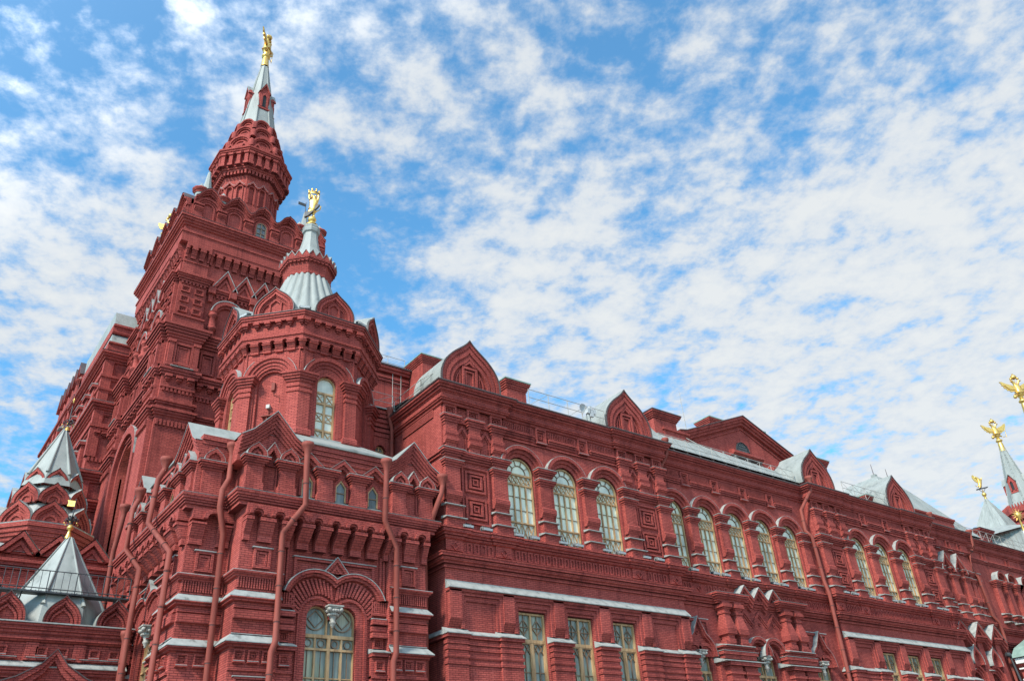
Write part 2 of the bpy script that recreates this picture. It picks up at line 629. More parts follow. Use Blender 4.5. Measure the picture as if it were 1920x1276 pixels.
def octa(cx, cy, a):
    """eight frames of a regular octagon with apothem a, faces square to the axes; u from -half to +half"""
    out = []
    for k in range(8):
        t = math.radians(45 * k)                      # outward direction (sin t, -cos t): k=0 faces the viewer's street
        ox, oy = cx + a * math.sin(t), cy - a * math.cos(t)
        out.append(F(ox, oy, math.cos(t), math.sin(t)))
    return out


def octpath(cx, cy, a):
    r = a / math.cos(math.pi / 8)
    return [(cx + r * math.cos(math.radians(-112.5 + 45 * k)), cy + r * math.sin(math.radians(-112.5 + 45 * k))) for k in range(8)]


def arcade(mb, fr, u0, u1, n, zb, zt, w0, w1, cw=0.5, solid=None, m='moulded_brick'):
    """machicolation: n little arched gaps between tapering corbels under a band"""
    p = (u1 - u0) / n
    r = p * .2
    zs = zb + (zt - zb) * .68
    pts = [(u0, zs)]
    for k in range(n):
        c = u0 + p * (k + .5)
        pts += arc(c, zs, r, 180, 0, 8)
    pts += [(u1, zs), (u1, zt), (u0, zt)]
    mb.prism(fr, pts, w0, w1, m)
    for k in range(n + 1):
        a = u0 + p * (k - .5) + r
        b = u0 + p * (k + .5) - r
        a, b = max(a - r * .25, u0), min(b + r * .25, u1)
        if b - a < .02:
            continue
        h = zs - zb
        mb.box(fr, a, b, zs - h * .22, zs - r * .35, w0, w1 + .03, m)
        mb.extr(fr, a + .02, b - .02, [(w0, zb + h * .3), (w0 + (w1 - w0) * .45, zb + h * .3), (w1 - .02, zs - h * .22), (w0, zs - h * .22)], m)
        mb.box(fr, a + .03, b - .03, zb, zb + h * .3, w0, w0 + (w1 - w0) * .38, m)


def dentils(mb, fr, u0, u1, p, zb, zt, w0, w1, duty=.55, m='moulded_brick'):
    n = max(1, int(round((u1 - u0) / p)))
    p = (u1 - u0) / n
    for k in range(n):
        c = u0 + p * (k + .5)
        mb.box(fr, c - p * duty / 2, c + p * duty / 2, zb, zt, w0, w1, m)


def bracket(mb, fr, uc, hw, zt, w0, w1, m='moulded_brick'):
    """stepped corbel under a cornice"""
    h = hw * 2
    mb.box(fr, uc - hw, uc + hw, zt - h * .45, zt, w0, w1, m)
    mb.box(fr, uc - hw * .7, uc + hw * .7, zt - h * .8, zt - h * .45, w0, w0 + (w1 - w0) * .66, m)
    mb.box(fr, uc - hw * .4, uc + hw * .4, zt - h * 1.05, zt - h * .8, w0, w0 + (w1 - w0) * .36, m)


def skin_object(name, parent, loc, verts, edges, radii, mat, rotz=0.0, sub=2, scale=1.0):
    """one continuous body grown round a skeleton; evaluated to a plain mesh"""
    me = bpy.data.meshes.new(name)
    me.from_pydata([tuple(scale * c for c in v) for v in verts], edges, [])
    o = bpy.data.objects.new(name, me)
    COL.objects.link(o)
    md = o.modifiers.new('skin', 'SKIN')
    md.use_smooth_shade = True
    for i, r in enumerate(radii):
        sv = me.skin_vertices[0].data[i]
        sv.radius = (r * scale, r * scale)
        sv.use_root = (i == 0)
    if sub:
        sm = o.modifiers.new('sub', 'SUBSURF')
        sm.levels = sm.render_levels = sub
    me.materials.append(MATS[mat])
    o.location = loc
    o.rotation_euler = (0, 0, rotz)
    if parent is not None:
        o.parent = parent
    return o
# ------------------------------------------------------------------ ground
gm = MB('paving')
gm.poly([(-1500, -1500, 0), (1500, -1500, 0), (1500, 2500, 0), (-1500, 2500, 0)])
ground = gm.build('ground')
ground['kind'] = 'structure'

# ------------------------------------------------------------------ the museum
MX, MY = 19.5, 30.0
museum = thing('museum_building', 'large red brick museum building with towers, keel gables, arched windows and grey metal roofs', 'building', (MX, MY, 0))
F0 = F(0, 0)
TWO_PI = 2 * math.pi


def put(mb, name, x, y, label=None, rotz=0.0, parent=None):
    o = mb.build(name, parent or museum, (x - MX, y - MY, 0) if parent is None else (x, y, 0), rotz)
    if label:
        o['label'] = label
    return o


# ---- windows: frame mesh = the part, pane = its sub-part; built round u=0, w=0 at the glass plane
def make_hall_window():
    """tall arched window: fanlight, lattice band, four lights, lattice apron"""
    h, v0, v1, v2, v3, vs = .80, 13.92, 14.85, 16.78, 17.30, 17.36
    mb = MB('wood')
    o = [(-h, v0), (-h, vs)] + arc(0, vs, h, 180, 0, 20)[1:-1] + [(h, vs), (h, v0)]
    i = [(-h + .06, v0 + .08), (-h + .06, vs)] + arc(0, vs, h - .06, 180, 0, 20)[1:-1] + [(h - .06, vs), (h - .06, v0 + .08)]
    mb.ring(F0, o, i, -.02, .10)
    for v, t in ((v1, .065), (v2, .075), (v3, .09)):
        mb.box(F0, -h + .05, h - .05, v - t / 2, v + t / 2, -.01, .085)
    g = h - .06
    for k in (-1, 0, 1):
        mb.box(F0, k * g / 2 - .033, k * g / 2 + .033, v1, v2, -.01, .075)
    for v in (15.5, 16.15):
        mb.box(F0, -g, g, v - .012, v + .012, -.01, .03, 'dark_wood')
    for a, b, n in ((v1, v0 + .08, 4), (v3 - .04, v2 + .04, 5)):
        s = 2 * g / n
        for k in range(n):
            x = -g + s * k
            bar(mb, F0, (x, a), (x + s, b), .026, -.005, .045, 'wood')
            bar(mb, F0, (x, b), (x + s, a), .026, -.008, .04, 'wood')
            mb.box(F0, x - .01, x + .01, b, a, -.01, .03, 'wood')
    mb.ring(F0, arc(0, vs + .02, .44, 180, 0, 16), arc(0, vs + .02, .415, 180, 0, 16), -.01, .05, 'dark_wood')
    for d in (36, 72, 108, 144):
        c, s = math.cos(math.radians(d)), math.sin(math.radians(d))
        bar(mb, F0, (.42 * c, vs + .02 + .42 * s), (.76 * c, vs + .02 + .76 * s), .022, -.01, .045, 'dark_wood')
    gl = MB('blind_glass')
    gl.prism(F0, ([(-h, v0), (h, v0), (h, vs)] + arc(0, vs, h, 0, 180, 20)[1:-1] + [(-h, vs)]), -.06, -.012)
    return mb, gl


def make_ground_window():
    """tall rectangular window with diamond glazing bars"""
    h, v0, vt, v1 = .79, 4.9, 9.40, 10.62
    mb = MB('wood')
    frame(mb, F0, -h, h, v0, v1, .085, -.02, .10)
    mb.box(F0, -h + .05, h - .05, vt - .07, vt + .07, -.01, .10)
    mb.box(F0, -.05, .05, vt, v1, -.01, .085)
    mb.box(F0, -.06, .06, v0, vt, -.01, .09)
    for s in (-1, 1):
        c, a, b = s * .38, vt + .07, v1 - .08
        m = (a + b) / 2
        for p, q in (((c, a), (c, b)), ((c - .28, m), (c + .28, m)), ((c - .28, m), (c, m + .33)), ((c, m + .33), (c + .28, m)),
                     ((c + .28, m), (c, m - .33)), ((c, m - .33), (c - .28, m))):
            bar(mb, F0, p, q, .03, -.01, .045, 'dark_wood')
        frame(mb, F0, c - .32, c + .32, v0 + .06, vt - .07, .05, -.01, .075)
        t = vt - .12
        for p, q in (((c - .27, t), (c, t - .42)), ((c + .27, t), (c, t - .42)), ((c - .27, t - .42), (c, t)), ((c + .27, t - .42), (c, t)),
                     ((c, t - .42), (c, v0))):
            bar(mb, F0, p, q, .03, -.01, .045, 'dark_wood')
        for v in (8.1, 7.2, 6.3):
            mb.box(F0, c - .3, c + .3, v - .016, v + .016, -.01, .04, 'dark_wood')
    gl = MB('curtain_glass')
    gl.prism(F0, [(-h, v0), (h, v0), (h, v1), (-h, v1)], -.06, -.012)
    return mb, gl


def place_window(maker, name, spots, label=None):
    """spots = (x, y, rotz); one window with its pane, then copies"""
    first = None
    for x, y, rz in spots:
        if first is None:
            mb, gl = maker()
            first = put(mb, name, x, y, label, rz)
            gl.build('pane', first)
        else:
            copy_part(first, museum, (x - MX, y - MY, 0), rz)
    return first


# ---- one projecting hall block of the side wing, 14.9 m wide, local origin at its left front corner
WD = 14.9
PC = [.40, 3.15, 6.0, 8.9, 11.75, 14.5]
WC = [4.58, 7.45, 10.32]


def hall_pilaster(mb, u, w, hw=.43, short=False, p=.27):
    B = 'moulded_brick'
    mb.box(F0, u - hw - .05, u + hw + .05, 13.83, 14.3, w, w + p + .1)
    flash(mb, F0, u - hw - .13, u + hw + .13, 14.3, 14.43, w, w + p + .22)
    mb.box(F0, u - hw, u + hw, 14.38, 14.92, w, w + p + .02)
    flash(mb, F0, u - hw - .1, u + hw + .1, 14.92, 15.04, w, w + p + .14)
    mb.box(F0, u - hw + .08, u + hw - .08, 15.0, 15.2, w, w + p - .08)
    # swelling of the shaft
    mb.extr(F0, u - hw, u + hw, [(w, 15.2), (w + p - .08, 15.2), (w + p + .06, 15.42), (w + p + .06, 15.62), (w + p - .04, 15.72), (w, 15.72)], B)
    mb.box(F0, u - hw + .03, u + hw - .03, 15.72, 16.86, w, w + p - .04)
    for k, (v, e) in enumerate(((16.82, .03), (16.92, .09), (17.02, .15))):
        mb.box(F0, u - hw - e + .03, u + hw + e - .03, v, v + .105, w, w + p - .04 + e, B)
    mb.box(F0, u - hw - .15, u + hw + .15, 17.125, 17.145, w, w + p + .14, 'flashing')
    mb.box(F0, u - hw + .03, u + hw - .03, 17.145, 17.36, w, w + p - .04)
    for k, (v, e) in enumerate(((17.36, .06), (17.46, .13), (17.56, .20))):
        mb.box(F0, u - hw - e + .03, u + hw + e - .03, v, v + .105, w, w + p - .04 + e, B)
    mb.box(F0, u - hw - .2, u + hw + .2, 17.665, 17.69, w, w + p + .19, 'flashing')


def block_stack(mb, u, w, hw=.36, p=.24):
    """upper stacked half column with cushions, 17.69 to 19.45"""
    B = 'moulded_brick'
    mb.box(F0, u - hw + .06, u + hw - .06, 17.69, 18.12, w, w + p - .08)
    mb.extr(F0, u - hw, u + hw, [(w, 18.0), (w + p - .08, 18.0), (w + p + .08, 18.14), (w + p + .08, 18.32), (w, 18.36)], B)
    mb.extr(F0, u - hw, u + hw, [(w, 18.36), (w + p - .02, 18.36), (w + p + .03, 18.5), (w + p + .03, 18.68), (w, 18.7)], B)
    mb.box(F0, u - hw + .04, u + hw - .04, 18.7, 18.98, w, w + p - .03)
    for v, e in ((18.98, .0), (19.1, .05), (19.22, .1), (19.34, .16)):
        mb.box(F0, u - hw - e, u + hw + e, v, v + .115, w, w + p + e - .02, B)
    mb.box(F0, u - hw - .16, u + hw + .16, 19.457, 19.475, w, w + p + .13, 'flashing')


def arch_hood(mb, u, w, r0=.84, vs=17.36):
    B = 'moulded_brick'
    mb.ring(F0, arc(u, vs, r0 + .2), arc(u, vs, r0), w - .3, w + .02, B)
    mb.ring(F0, arc(u, vs, r0 + .36), arc(u, vs, r0 + .2), w - .1, w + .12, B)
    mb.ring(F0, arc(u, vs, r0 + .54), arc(u, vs, r0 + .36), w - .1, w + .26, B)
    mb.ring(F0, arc(u, vs, r0 + .555), arc(u, vs, r0 + .54), w - .02, w + .262, 'flashing')


def chevron_niche(mb, u, w):
    mb.ring(F0, pent(u, 17.75, .28, 18.55, .36), pent(u, 17.75, .2, 18.52, .30), w, w + .07, 'moulded_brick')
    mb.ring(F0, [(u - .42, 18.55), (u, 19.08), (u + .42, 18.55)], [(u - .28, 18.50), (u, 18.90), (u + .28, 18.50)], w, w + .14, 'moulded_brick')


def comb(mb, fr, u0, u1, v0, v1, w, p=.115):
    frame(mb, fr, u0, u1, v0, v1, .05, w, w + .06, 'moulded_brick')
    dentils(mb, fr, u0 + .07, u1 - .07, p, v0 + .05, v1 - .05, w, w + .07, .5)


def ladder_frieze(mb, fr, u0, u1, w, p=.37, v0=12.86, v1=13.34):
    n = max(1, int((u1 - u0) / p))
    s = (u1 - u0) / n
    for k in range(n):
        c = u0 + s * (k + .5)
        frame(mb, fr, c - s * .36, c + s * .36, v0, v1, .075, w, w + .06, 'moulded_brick')


def diamond(mb, fr, u, v, r, w, d=.06, m='moulded_brick'):
    mb.ring(fr, [(u - r, v), (u, v + r), (u + r, v), (u, v - r)], [(u - r * .62, v), (u, v + r * .62), (u + r * .62, v), (u, v - r * .62)], w, w + d, m, True)


LEDGE14 = [(0, 13.4), (0.1, 13.42), (0.1, 13.52), (0.2, 13.53), (0.2, 13.64), (0.31, 13.65), (0.31, 13.78), (0.37, 13.79), (0.37, 13.86), (0.0, 13.89)]
CORN13 = [(0, 12.12), (0.09, 12.14), (0.09, 12.24), (0.06, 12.24), (0.06, 12.3), (0.2, 12.31), (0.2, 12.41), (0.31, 12.42), (0.31, 12.53), (0.27, 12.54), (0.42, 12.56), (0.42, 12.67), (0.46, 12.68), (0.46, 12.725), (0.0, 12.76)]
EAVE = [(o * .9, 20.05 + (z - 20.05) * .76) for o, z in ((0, 20.05), (.1, 20.07), (.1, 20.17), (.06, 20.18), (.06, 20.24), (.2, 20.25), (.2, 20.34), (.27, 20.36), (.27, 20.45), (.2, 20.47), (.2, 20.72), (.24, 20.73),
        (.24, 20.82), (.34, 20.83), (.34, 20.93), (.3, 20.94), (.46, 20.99), (.46, 21.09), (.42, 21.1), (.57, 21.13), (.57, 21.25))]
EAVE_TOP = [(.513, 20.962), (.57, 20.98), (.57, 21.04), (.0, 21.10)]


def hall_block():
    mb = MB()
    back = -14.0
    # ---- lower storey
    W0 = 0.0
    LW = [4.62, 7.47, 10.3]
    edges = [0, 6.04, 8.89, WD]
    mb.box(F0, 0, WD, 0, 4.9, -.9, W0)
    for k, c in enumerate(LW):
        wall_rect(mb, F0, edges[k], edges[k + 1], 4.9, 11.5, c - .8, c + .8, 4.9, 10.65, -.9, W0)
    mb.box(F0, 0, WD, 11.5, 12.3, -.9, W0)
    mb.box(F0, 0, WD, 0, 20.98, back, -.9)
    # sloping white weathering over the bay heads
    flash(mb, F0, -.02, WD + .02, 11.24, 11.64, W0, W0 + .34)
    mb.box(F0, 0, WD, 11.12, 11.24, W0, W0 + .24, 'moulded_brick')
    LP = [.36, 3.17, 6.04, 8.89, 11.72, WD - .36]
    for u in LP:
        hw = .3
        # chamfered pier with a pyramid foot
        pts = [(u - hw, 9.78), (u, 10.06), (u + hw, 9.78)]
        mb.box(F0, u - hw, u + hw, 9.99, 11.2, W0, W0 + .24)
        P = F0.p
        fa, fb, fc = P(u - hw, 9.62, W0), P(u + hw, 9.62, W0), P(u, 9.99, W0 + .24)
        mb.poly([fa, fb, P(u + hw, 9.99, W0 + .24), P(u - hw, 9.99, W0 + .24)], 'moulded_brick')
        mb.poly([P(u + hw, 9.62, W0), P(u + hw, 9.99, W0), P(u + hw, 9.99, W0 + .24)])
        mb.poly([P(u - hw, 9.62, W0), P(u - hw, 9.99, W0 + .24), P(u - hw, 9.99, W0)])
        mb.box(F0, u - hw - .05, u + hw + .05, 9.6, 9.64, W0, W0 + .06, 'moulded_brick')
    # stepped reveals of the five bays between the piers
    bays = [(.36, 3.17)] + [(LP[k], LP[k + 1]) for k in (1, 2, 3)] + [(11.72, WD - .36)]
    for k, (a, b) in enumerate(bays):
        a, b = a + .3, b - .3
        mb.ring(F0, [(a, 9.6), (a, 11.2), (b, 11.2), (b, 9.6)], [(a + .16, 9.6), (a + .16, 10.98), (b - .16, 10.98), (b - .16, 9.6)], W0, W0 + .16, 'moulded_brick')
        mb.ring(F0, [(a + .16, 9.6), (a + .16, 10.98), (b - .16, 10.98), (b - .16, 9.6)], [(a + .3, 9.6), (a + .3, 10.78), (b - .3, 10.78), (b - .3, 9.6)], W0, W0 + .08, 'moulded_brick')
    # piers below the white ledge
    for u in LP:
        hw = .56 if 1 < u < 14 else .52
        a, b = max(u - hw, -.12), min(u + hw, WD + .12)
        mb.box(F0, a, b, 0, 9.32, W0, W0 + .26)
        for v in (8.95, 8.72, 8.42, 8.15):
            mb.box(F0, a - .045, b + .045, v, v + .13, W0, W0 + .31, 'moulded_brick')
        mb.box(F0, a - .08, b + .08, 9.2, 9.33, W0, W0 + .38, 'moulded_brick')
        flash(mb, F0, a - .12, b + .12, 9.33, 9.62, W0, W0 + .44)
    for a, b in ((.9, 2.6), (12.3, 14.0)):
        mb.box(F0, a, b, 0, 9.32, W0, W0 + .12)
        for v in (8.95, 8.72, 8.42, 8.15):
            mb.box(F0, a, b, v, v + .13, W0, W0 + .18, 'moulded_brick')
        mb.box(F0, a, b, 9.2, 9.33, W0, W0 + .24, 'moulded_brick')
        flash(mb, F0, a, b, 9.33, 9.55, W0, W0 + .28)
    # side returns of the white ledge (left flank)
    FL = F(0, 4.6, 0, -1)
    flash(mb, FL, 0, 4.6, 9.33, 9.62, 0, .3)
    mb.box(FL, 0, 4.6, 9.18, 9.33, 0, .22, 'moulded_brick')
    # ---- mouldings carried round the left flank
    st, en = [(0, -4.6)], [(WD, -1.2)]
    PJ = [(p, .55, .1) for p in PC]
    mb.mould(jogs(F0, 0, WD, 0, [], st, en), CORN13)
    mb.box(F0, 0, WD, 12.3, 14.0, -.9, .05)
    mb.mould(jogs(F0, 0, WD, .06, [(.42, .42, .07), (3.15, .55, .07), (11.75, .55, .07), (14.48, .42, .07)], st, en), LEDGE14)
    for u in (.45, 3.15, 11.75, 14.45):
        mb.box(F0, u - .45, u + .45, 12.9, 13.52, 0, .13)
        diamond(mb, F0, u, 13.1, .2, .13)
    ladder_frieze(mb, F0, 1.05, 2.6, .06)
    ladder_frieze(mb, F0, 3.75, 11.15, .06)
    ladder_frieze(mb, F0, 12.35, 13.85, .06)
    # ---- upper storey
    W1 = -.04
    mb.box(F0, 0, 3.15, 14.0, 20.1, -.9, W1)
    mb.box(F0, 11.75, WD, 14.0, 20.1, -.9, W1)
    ed = [3.15, 6.0, 8.9, 11.75]
    for k, c in enumerate(WC):
        wall_arch(mb, F0, ed[k], ed[k + 1], 14.0, 20.1, c, .84, 17.36, -.9, W1)
        arch_hood(mb, c, W1)
    for u in PC:
        hall_pilaster(mb, min(max(u, .43), WD - .43), W1)
    for c in (1.78, 13.12):
        frame(mb, F0, c - .78, c + .78, 14.28, 17.05, .09, W1, W1 + .1, 'moulded_brick')
        for v in (15.02, 16.32):
            frame(mb, F0, c - .58, c + .58, v - .52, v + .52, .1, W1, W1 + .1, 'moulded_brick')
            frame(mb, F0, c - .36, c + .36, v - .34, v + .34, .1, W1, W1 + .13, 'moulded_brick')
            frame(mb, F0, c - .15, c + .15, v - .15, v + .15, .055, W1, W1 + .1, 'moulded_brick')
        for v, e in ((17.28, .1), (17.38, .18), (17.48, .26), (17.58, .32)):
            mb.box(F0, c - 1.0, c + 1.0, v, v + .1, W1, W1 + e, 'moulded_brick')
        mb.box(F0, c - 1.0, c + 1.0, 17.682, 17.7, W1, W1 + .33, 'flashing')
    for u in (.43, 1.78, 3.15, 11.75, 13.12, WD - .43):
        block_stack(mb, u, W1)
        coffer(mb, F0, u, 19.78, .36, .26, W1, .17, False)
    for u in (1.1, 2.46, 12.43, 13.8):
        chevron_niche(mb, u, W1)
        mb.box(F0, u - .3, u + .3, 19.2, 19.44, W1, W1 + .12, 'moulded_brick')
    # frieze over the arches
    for a, b in ((3.65, 5.55), (6.5, 8.4), (9.35, 11.25)):
        comb(mb, F0, a, b, 19.62, 20.03, W1)
        for v, e in ((19.22, .08), (19.33, .14), (19.44, .2)):
            mb.box(F0, a, b, v, v + .1, W1, W1 + e, 'moulded_brick')
    for u in (6.02, 8.88):
        coffer(mb, F0, u, 19.62, .34, .42, W1, .16, True)
    mb.box(F0, 3.6, 11.3, 19.02, 19.08, W1, W1 + .09, 'moulded_brick')
    # eaves
    ej = [(1.78, 1.86, .12), (13.12, 1.86, .12)]
    mb.mould(jogs(F0, 0, WD, 0, ej, st, en), EAVE, 'moulded_brick')
    mb.mould(jogs(F0, 0, WD, 0, ej, st, en), EAVE_TOP, 'gutter')
    # left flank panel
    comb(mb, FL, 1.0, 3.9, 19.62, 20.03, 0.0)
    for v, e in ((17.4, .1), (17.52, .18)):
        mb.box(FL, 3.0, 4.6, v, v + .11, 0, e, 'moulded_brick')
    # roof slab behind the eaves
    mb.poly([F0.p(-.1, 21.07, .1), F0.p(WD + .1, 21.07, .1), F0.p(WD + .1, 23.6, back), F0.p(-.1, 23.6, back)], 'roof_metal')
    return mb


def keel_gable(hw, h, vb, depth, mb=None, fr=F0, uc=0.0, w=0.0, mouldings=3, niche=True, roof='roof_metal'):
    """keel-arched gable: stepped brick rings, sunk tympanum, metal back running depth behind"""
    mb = mb or MB('moulded_brick')
    O = lambda s: keel(uc, vb, hw * s, h * (1 - (1 - s) * .95), 8)
    fr_ = fr
    face = O(1.0)
    mb.box(fr_, uc - hw * .98, uc + hw * .98, vb - .5, vb, w - depth, w - .05)
    mb.prism(fr_, face[::-1], w - depth, w - .22)
    s0 = 1.0
    steps = [(1.0, .90, .0), (.90, .84, -.06), (.84, .74, -.02), (.74, .68, -.1), (.68, .60, -.06)][:mouldings + 2]
    for a, b, d in steps:
        mb.ring(fr_, O(a), O(b), w - .3, w + d)
    if niche:
        a, v1 = hw * .27, vb + h * .44
        mb.ring(fr_, rect(uc - a, uc + a, vb, v1), rect(uc - a * .72, uc + a * .72, vb, v1 - a * .3), w - .3, w - .08, None, True)
        mb.ring(fr_, rect(uc - a * .6, uc + a * .6, vb, v1 - a * .45), rect(uc - a * .42, uc + a * .42, vb, v1 - a * .65), w - .3, w - .12, None, True)
        mb.ring(fr_, [(uc - a * .95, v1 + .04), (uc, v1 + a * .95), (uc + a * .95, v1 + .04)], [(uc - a * .5, v1 + .04), (uc, v1 + a * .5), (uc + a * .5, v1 + .04)], w - .3, w - .08)
        for sgn in (-1, 1):
            q = [(uc + sgn * a * 1.2, vb), (uc + sgn * a * 1.2, vb + h * .36), (uc + sgn * a * 1.75, vb + h * .17), (uc + sgn * a * 1.9, vb)]
            mb.ring(fr_, q if sgn < 0 else q, [(uc + sgn * a * 1.3, vb), (uc + sgn * a * 1.3, vb + h * .29), (uc + sgn * a * 1.65, vb + h * .15), (uc + sgn * a * 1.75, vb)], w - .3, w - .12)
    # metal sheet over the top
    t = O(1.03)
    rows = [[fr_.p(u, v, w + .05) for u, v in t], [fr_.p(u, v, w - depth) for u, v in t]]
    mb.grid(rows[::-1], roof)
    i = O(.995)
    mb.ring(fr_, t, i, w - .05, w + .05, 'gutter' if roof == 'roof_metal' else roof)
    return mb


hall = put(hall_block(), 'hall_block', 19.5, 30.0)
hall['label'] = 'projecting brick block with three arched hall windows, nearest the octagonal turret'
hall2 = copy_part(hall, museum, (48.45 - MX, 0, 0))
hall2['label'] = 'projecting brick block with three arched hall windows, farther along the wing'
kg = None
for x in (21.3, 32.25, 50.25, 60.6):
    if kg is None:
        kg = put(keel_gable(1.74, 2.68, 21.4, 2.6), 'keel_gable', x, 29.95)
    else:
        copy_part(kg, museum, (x - MX, -.05, 0))
hw = [(19.5 + c, 30.24, 0) for c in WC] + [(48.45 + c, 30.24, 0) for c in WC]

# ---- recessed range with five arched windows and the decorated portal below
BX0, BX1, BY = 34.4, 48.45, 30.52
BWC = [1.05 + 2.66 * k for k in range(5)]
BPC = [-.28, 2.38, 5.04, 7.70, 10.36, 13.02]


def recess_block():
    mb = MB()
    L = BX1 - BX0
    back = -13.4
    mb.box(F0, 0, L, 0, 20.98, back, -.9)
    wins = [(1.15, .85), (6.5, .95), (11.85, .85)]
    ed = [0, 3.8, 9.2, L]
    mb.box(F0, 0, L, 0, 4.9, -.9, 0)
    for k, (c, r) in enumerate(wins):
        q = r / 2 - .06
        d = r / 2 + .02
        pts = [(ed[k], 4.9), (c - r, 4.9), (c - r, 9.5)] + arc(c - d, 9.5, q, 180, 0, 12)[1:] + arc(c + d, 9.5, q, 180, 0, 12)[:-1] + [(c + r, 9.5), (c + r, 4.9), (ed[k + 1], 4.9), (ed[k + 1], 12.3), (ed[k], 12.3)]
        mb.prism(F0, pts, -.9, 0)
        for s in (-1, 1):
            mb.ring(F0, arc(c + s * d, 9.5, q + .16, 180, 0, 14), arc(c + s * d, 9.5, q, 180, 0, 14), -.1, .06, 'moulded_brick')
            mb.ring(F0, arc(c + s * d, 9.5, q + .34, 180, 0, 14), arc(c + s * d, 9.5, q + .16, 180, 0, 14), -.1, .14, 'moulded_brick')
    for c in (wins[0][0], wins[2][0]):
        # keel hood over the side windows
        o = [(c - 1.15, 9.5)] + bez((c - 1.15, 9.5), (c - 1.12, 10.15), (c - .75, 10.42), (c - .5, 10.62), 8) + [(c, 11.5)] + bez((c + .5, 10.62), (c + .75, 10.42), (c + 1.12, 10.15), (c + 1.15, 9.5), 8) + [(c + 1.15, 9.5)]
        sc = lambda s: [(c + (u - c) * s, 9.5 + (v - 9.5) * s) for u, v in o]
        mb.ring(F0, sc(1.0), sc(.93), -.1, .3, 'moulded_brick')
        mb.ring(F0, sc(.93), sc(.86), -.1, .22, 'moulded_brick')
        mb.ring(F0, sc(1.012), sc(1.0), -.05, .305, 'flashing')
        mb.prism(F0, sc(.86)[::-1], -.02, .02)
        mb.ring(F0, [(c - 1.0, 10.3), (c - 1.0, 11.42), (c + 1.0, 11.42), (c + 1.0, 10.3)], [(c - .86, 10.3), (c - .86, 11.28), (c + .86, 11.28), (c + .86, 10.3)], 0, .1, 'moulded_brick')
        mb.box(F0, c - 1.05, c + 1.05, 11.42, 11.46, 0, .13, 'flashing')
        diamond(mb, F0, c, 10.72, .14, .02, .07)
    # twin column groups on pedestals
    for c in (3.8, 9.2):
        mb.box(F0, c - 1.5, c + 1.5, 0, 9.05, 0, .3)
        for s in (-.62, .62):
            mb.box(F0, c + s - .5, c + s + .5, 0, 9.05, 0, .62)
            for v in (8.6, 8.25, 7.9, 7.55):
                mb.box(F0, c + s - .56, c + s + .56, v, v + .14, 0, .7, 'moulded_brick')
            mb.box(F0, c + s - .62, c + s + .62, 9.02, 9.22, 0, .8, 'moulded_brick')
            mb.box(F0, c + s - .4, c + s + .4, 10.05, 10.28, 0, .62, 'moulded_brick')
        for v, h_, e, m in ((9.05, .17, .42, 0), (9.6, .18, .62, 0), (9.96, .08, .66, 0)):
            mb.box(F0, c - 1.42, c + 1.42, v, v + h_, 0, e, 'moulded_brick')
        flash(mb, F0, c - 1.6, c + 1.6, 9.22, 9.5, 0, .86)
        mb.box(F0, c - 1.32, c + 1.32, 9.4, 9.6, 0, .55)
        mb.box(F0, c - 1.3, c + 1.3, 9.78, 9.96, 0, .56)
        mb.box(F0, c - 1.46, c + 1.46, 9.775, 9.795, 0, .64, 'flashing')
        flash(mb, F0, c - 1.2, c + 1.2, 10.04, 10.24, 0, .74)
        for s in (-.5, .5):
            x, y = F0.xy(c + s, .36)
            mb.lathe(x, y, [(.40, 10.2), (.40, 10.42), (.34, 10.45), (.36, 10.6), (.52, 10.66), (.55, 10.95), (.52, 11.0), (.30, 11.7), (.38, 11.76), (.38, 11.84), (.32, 11.88), (.34, 11.98)], 4, 'moulded_brick', False, math.pi / 4)
            mb.lathe(x, y, [(.34, 11.95), (.46, 12.06), (.54, 12.08), (.54, 12.24), (.42, 12.3), (.42, 12.4)], 4, 'moulded_brick', False, math.pi / 4)
        pth = [F0.xy(c - .98, -.1), F0.xy(c - .98, .46), F0.xy(c + .98, .46), F0.xy(c + .98, -.1)]
        mb.mould(pth, [(0, 12.3), (.06, 12.31), (.06, 12.4), (.14, 12.41), (.14, 12.5), (.24, 12.52), (.24, 12.61), (.34, 12.62), (.34, 12.71), (.40, 12.72), (.40, 12.82), (-.3, 12.9)], 'moulded_brick')
        mb.mould(pth, [(.40, 12.82), (.415, 12.84), (-.3, 12.92)], 'flashing')
    # zigzag of three gables over the portal
    z0, c0, hp_ = 13.47, 6.5, .65

    def zig(dv, n=3):
        p = []
        for k in range(n):
            x = c0 + (k - 1) * 2 * hp_
            p += [(x - hp_, z0 - .68 + dv), (x, z0 + dv)]
        p.append((c0 + 3 * hp_, z0 - .68 + dv))
        return p
    zs_ = [zig(-.17 * k) for k in range(5)]
    mb.prism(F0, [(c0 - 3 * hp_, 10.5), (c0 + 3 * hp_, 10.5)] + list(reversed(zig(0))), -.1, .14)
    for k in range(4):
        mb.ring(F0, zs_[k], zs_[k + 1], .1, .62 - .11 * k, 'moulded_brick')
    mb.ring(F0, zig(-1.28), zig(-1.44), .1, .26, 'moulded_brick')
    mb.ring(F0, zig(-1.44), zig(-1.56), .1, .2, 'moulded_brick')
    p0 = zig(0)
    for k in range(6):
        a, b = p0[k], p0[k + 1]
        mb.poly([F0.p(a[0], a[1] + .02, .65), F0.p(b[0], b[1] + .02, .65), F0.p(b[0], b[1] + .02, -.4), F0.p(a[0], a[1] + .02, -.4)], 'flashing')
        mb.poly([F0.p(a[0], a[1] - .01, .65), F0.p(b[0], b[1] - .01, .65), F0.p(b[0], b[1] + .02, .65), F0.p(a[0], a[1] + .02, .65)], 'flashing')
    for k in (-1, 0, 1):
        diamond(mb, F0, c0 + k * 2 * hp_, 11.5, .12, .14, .06)
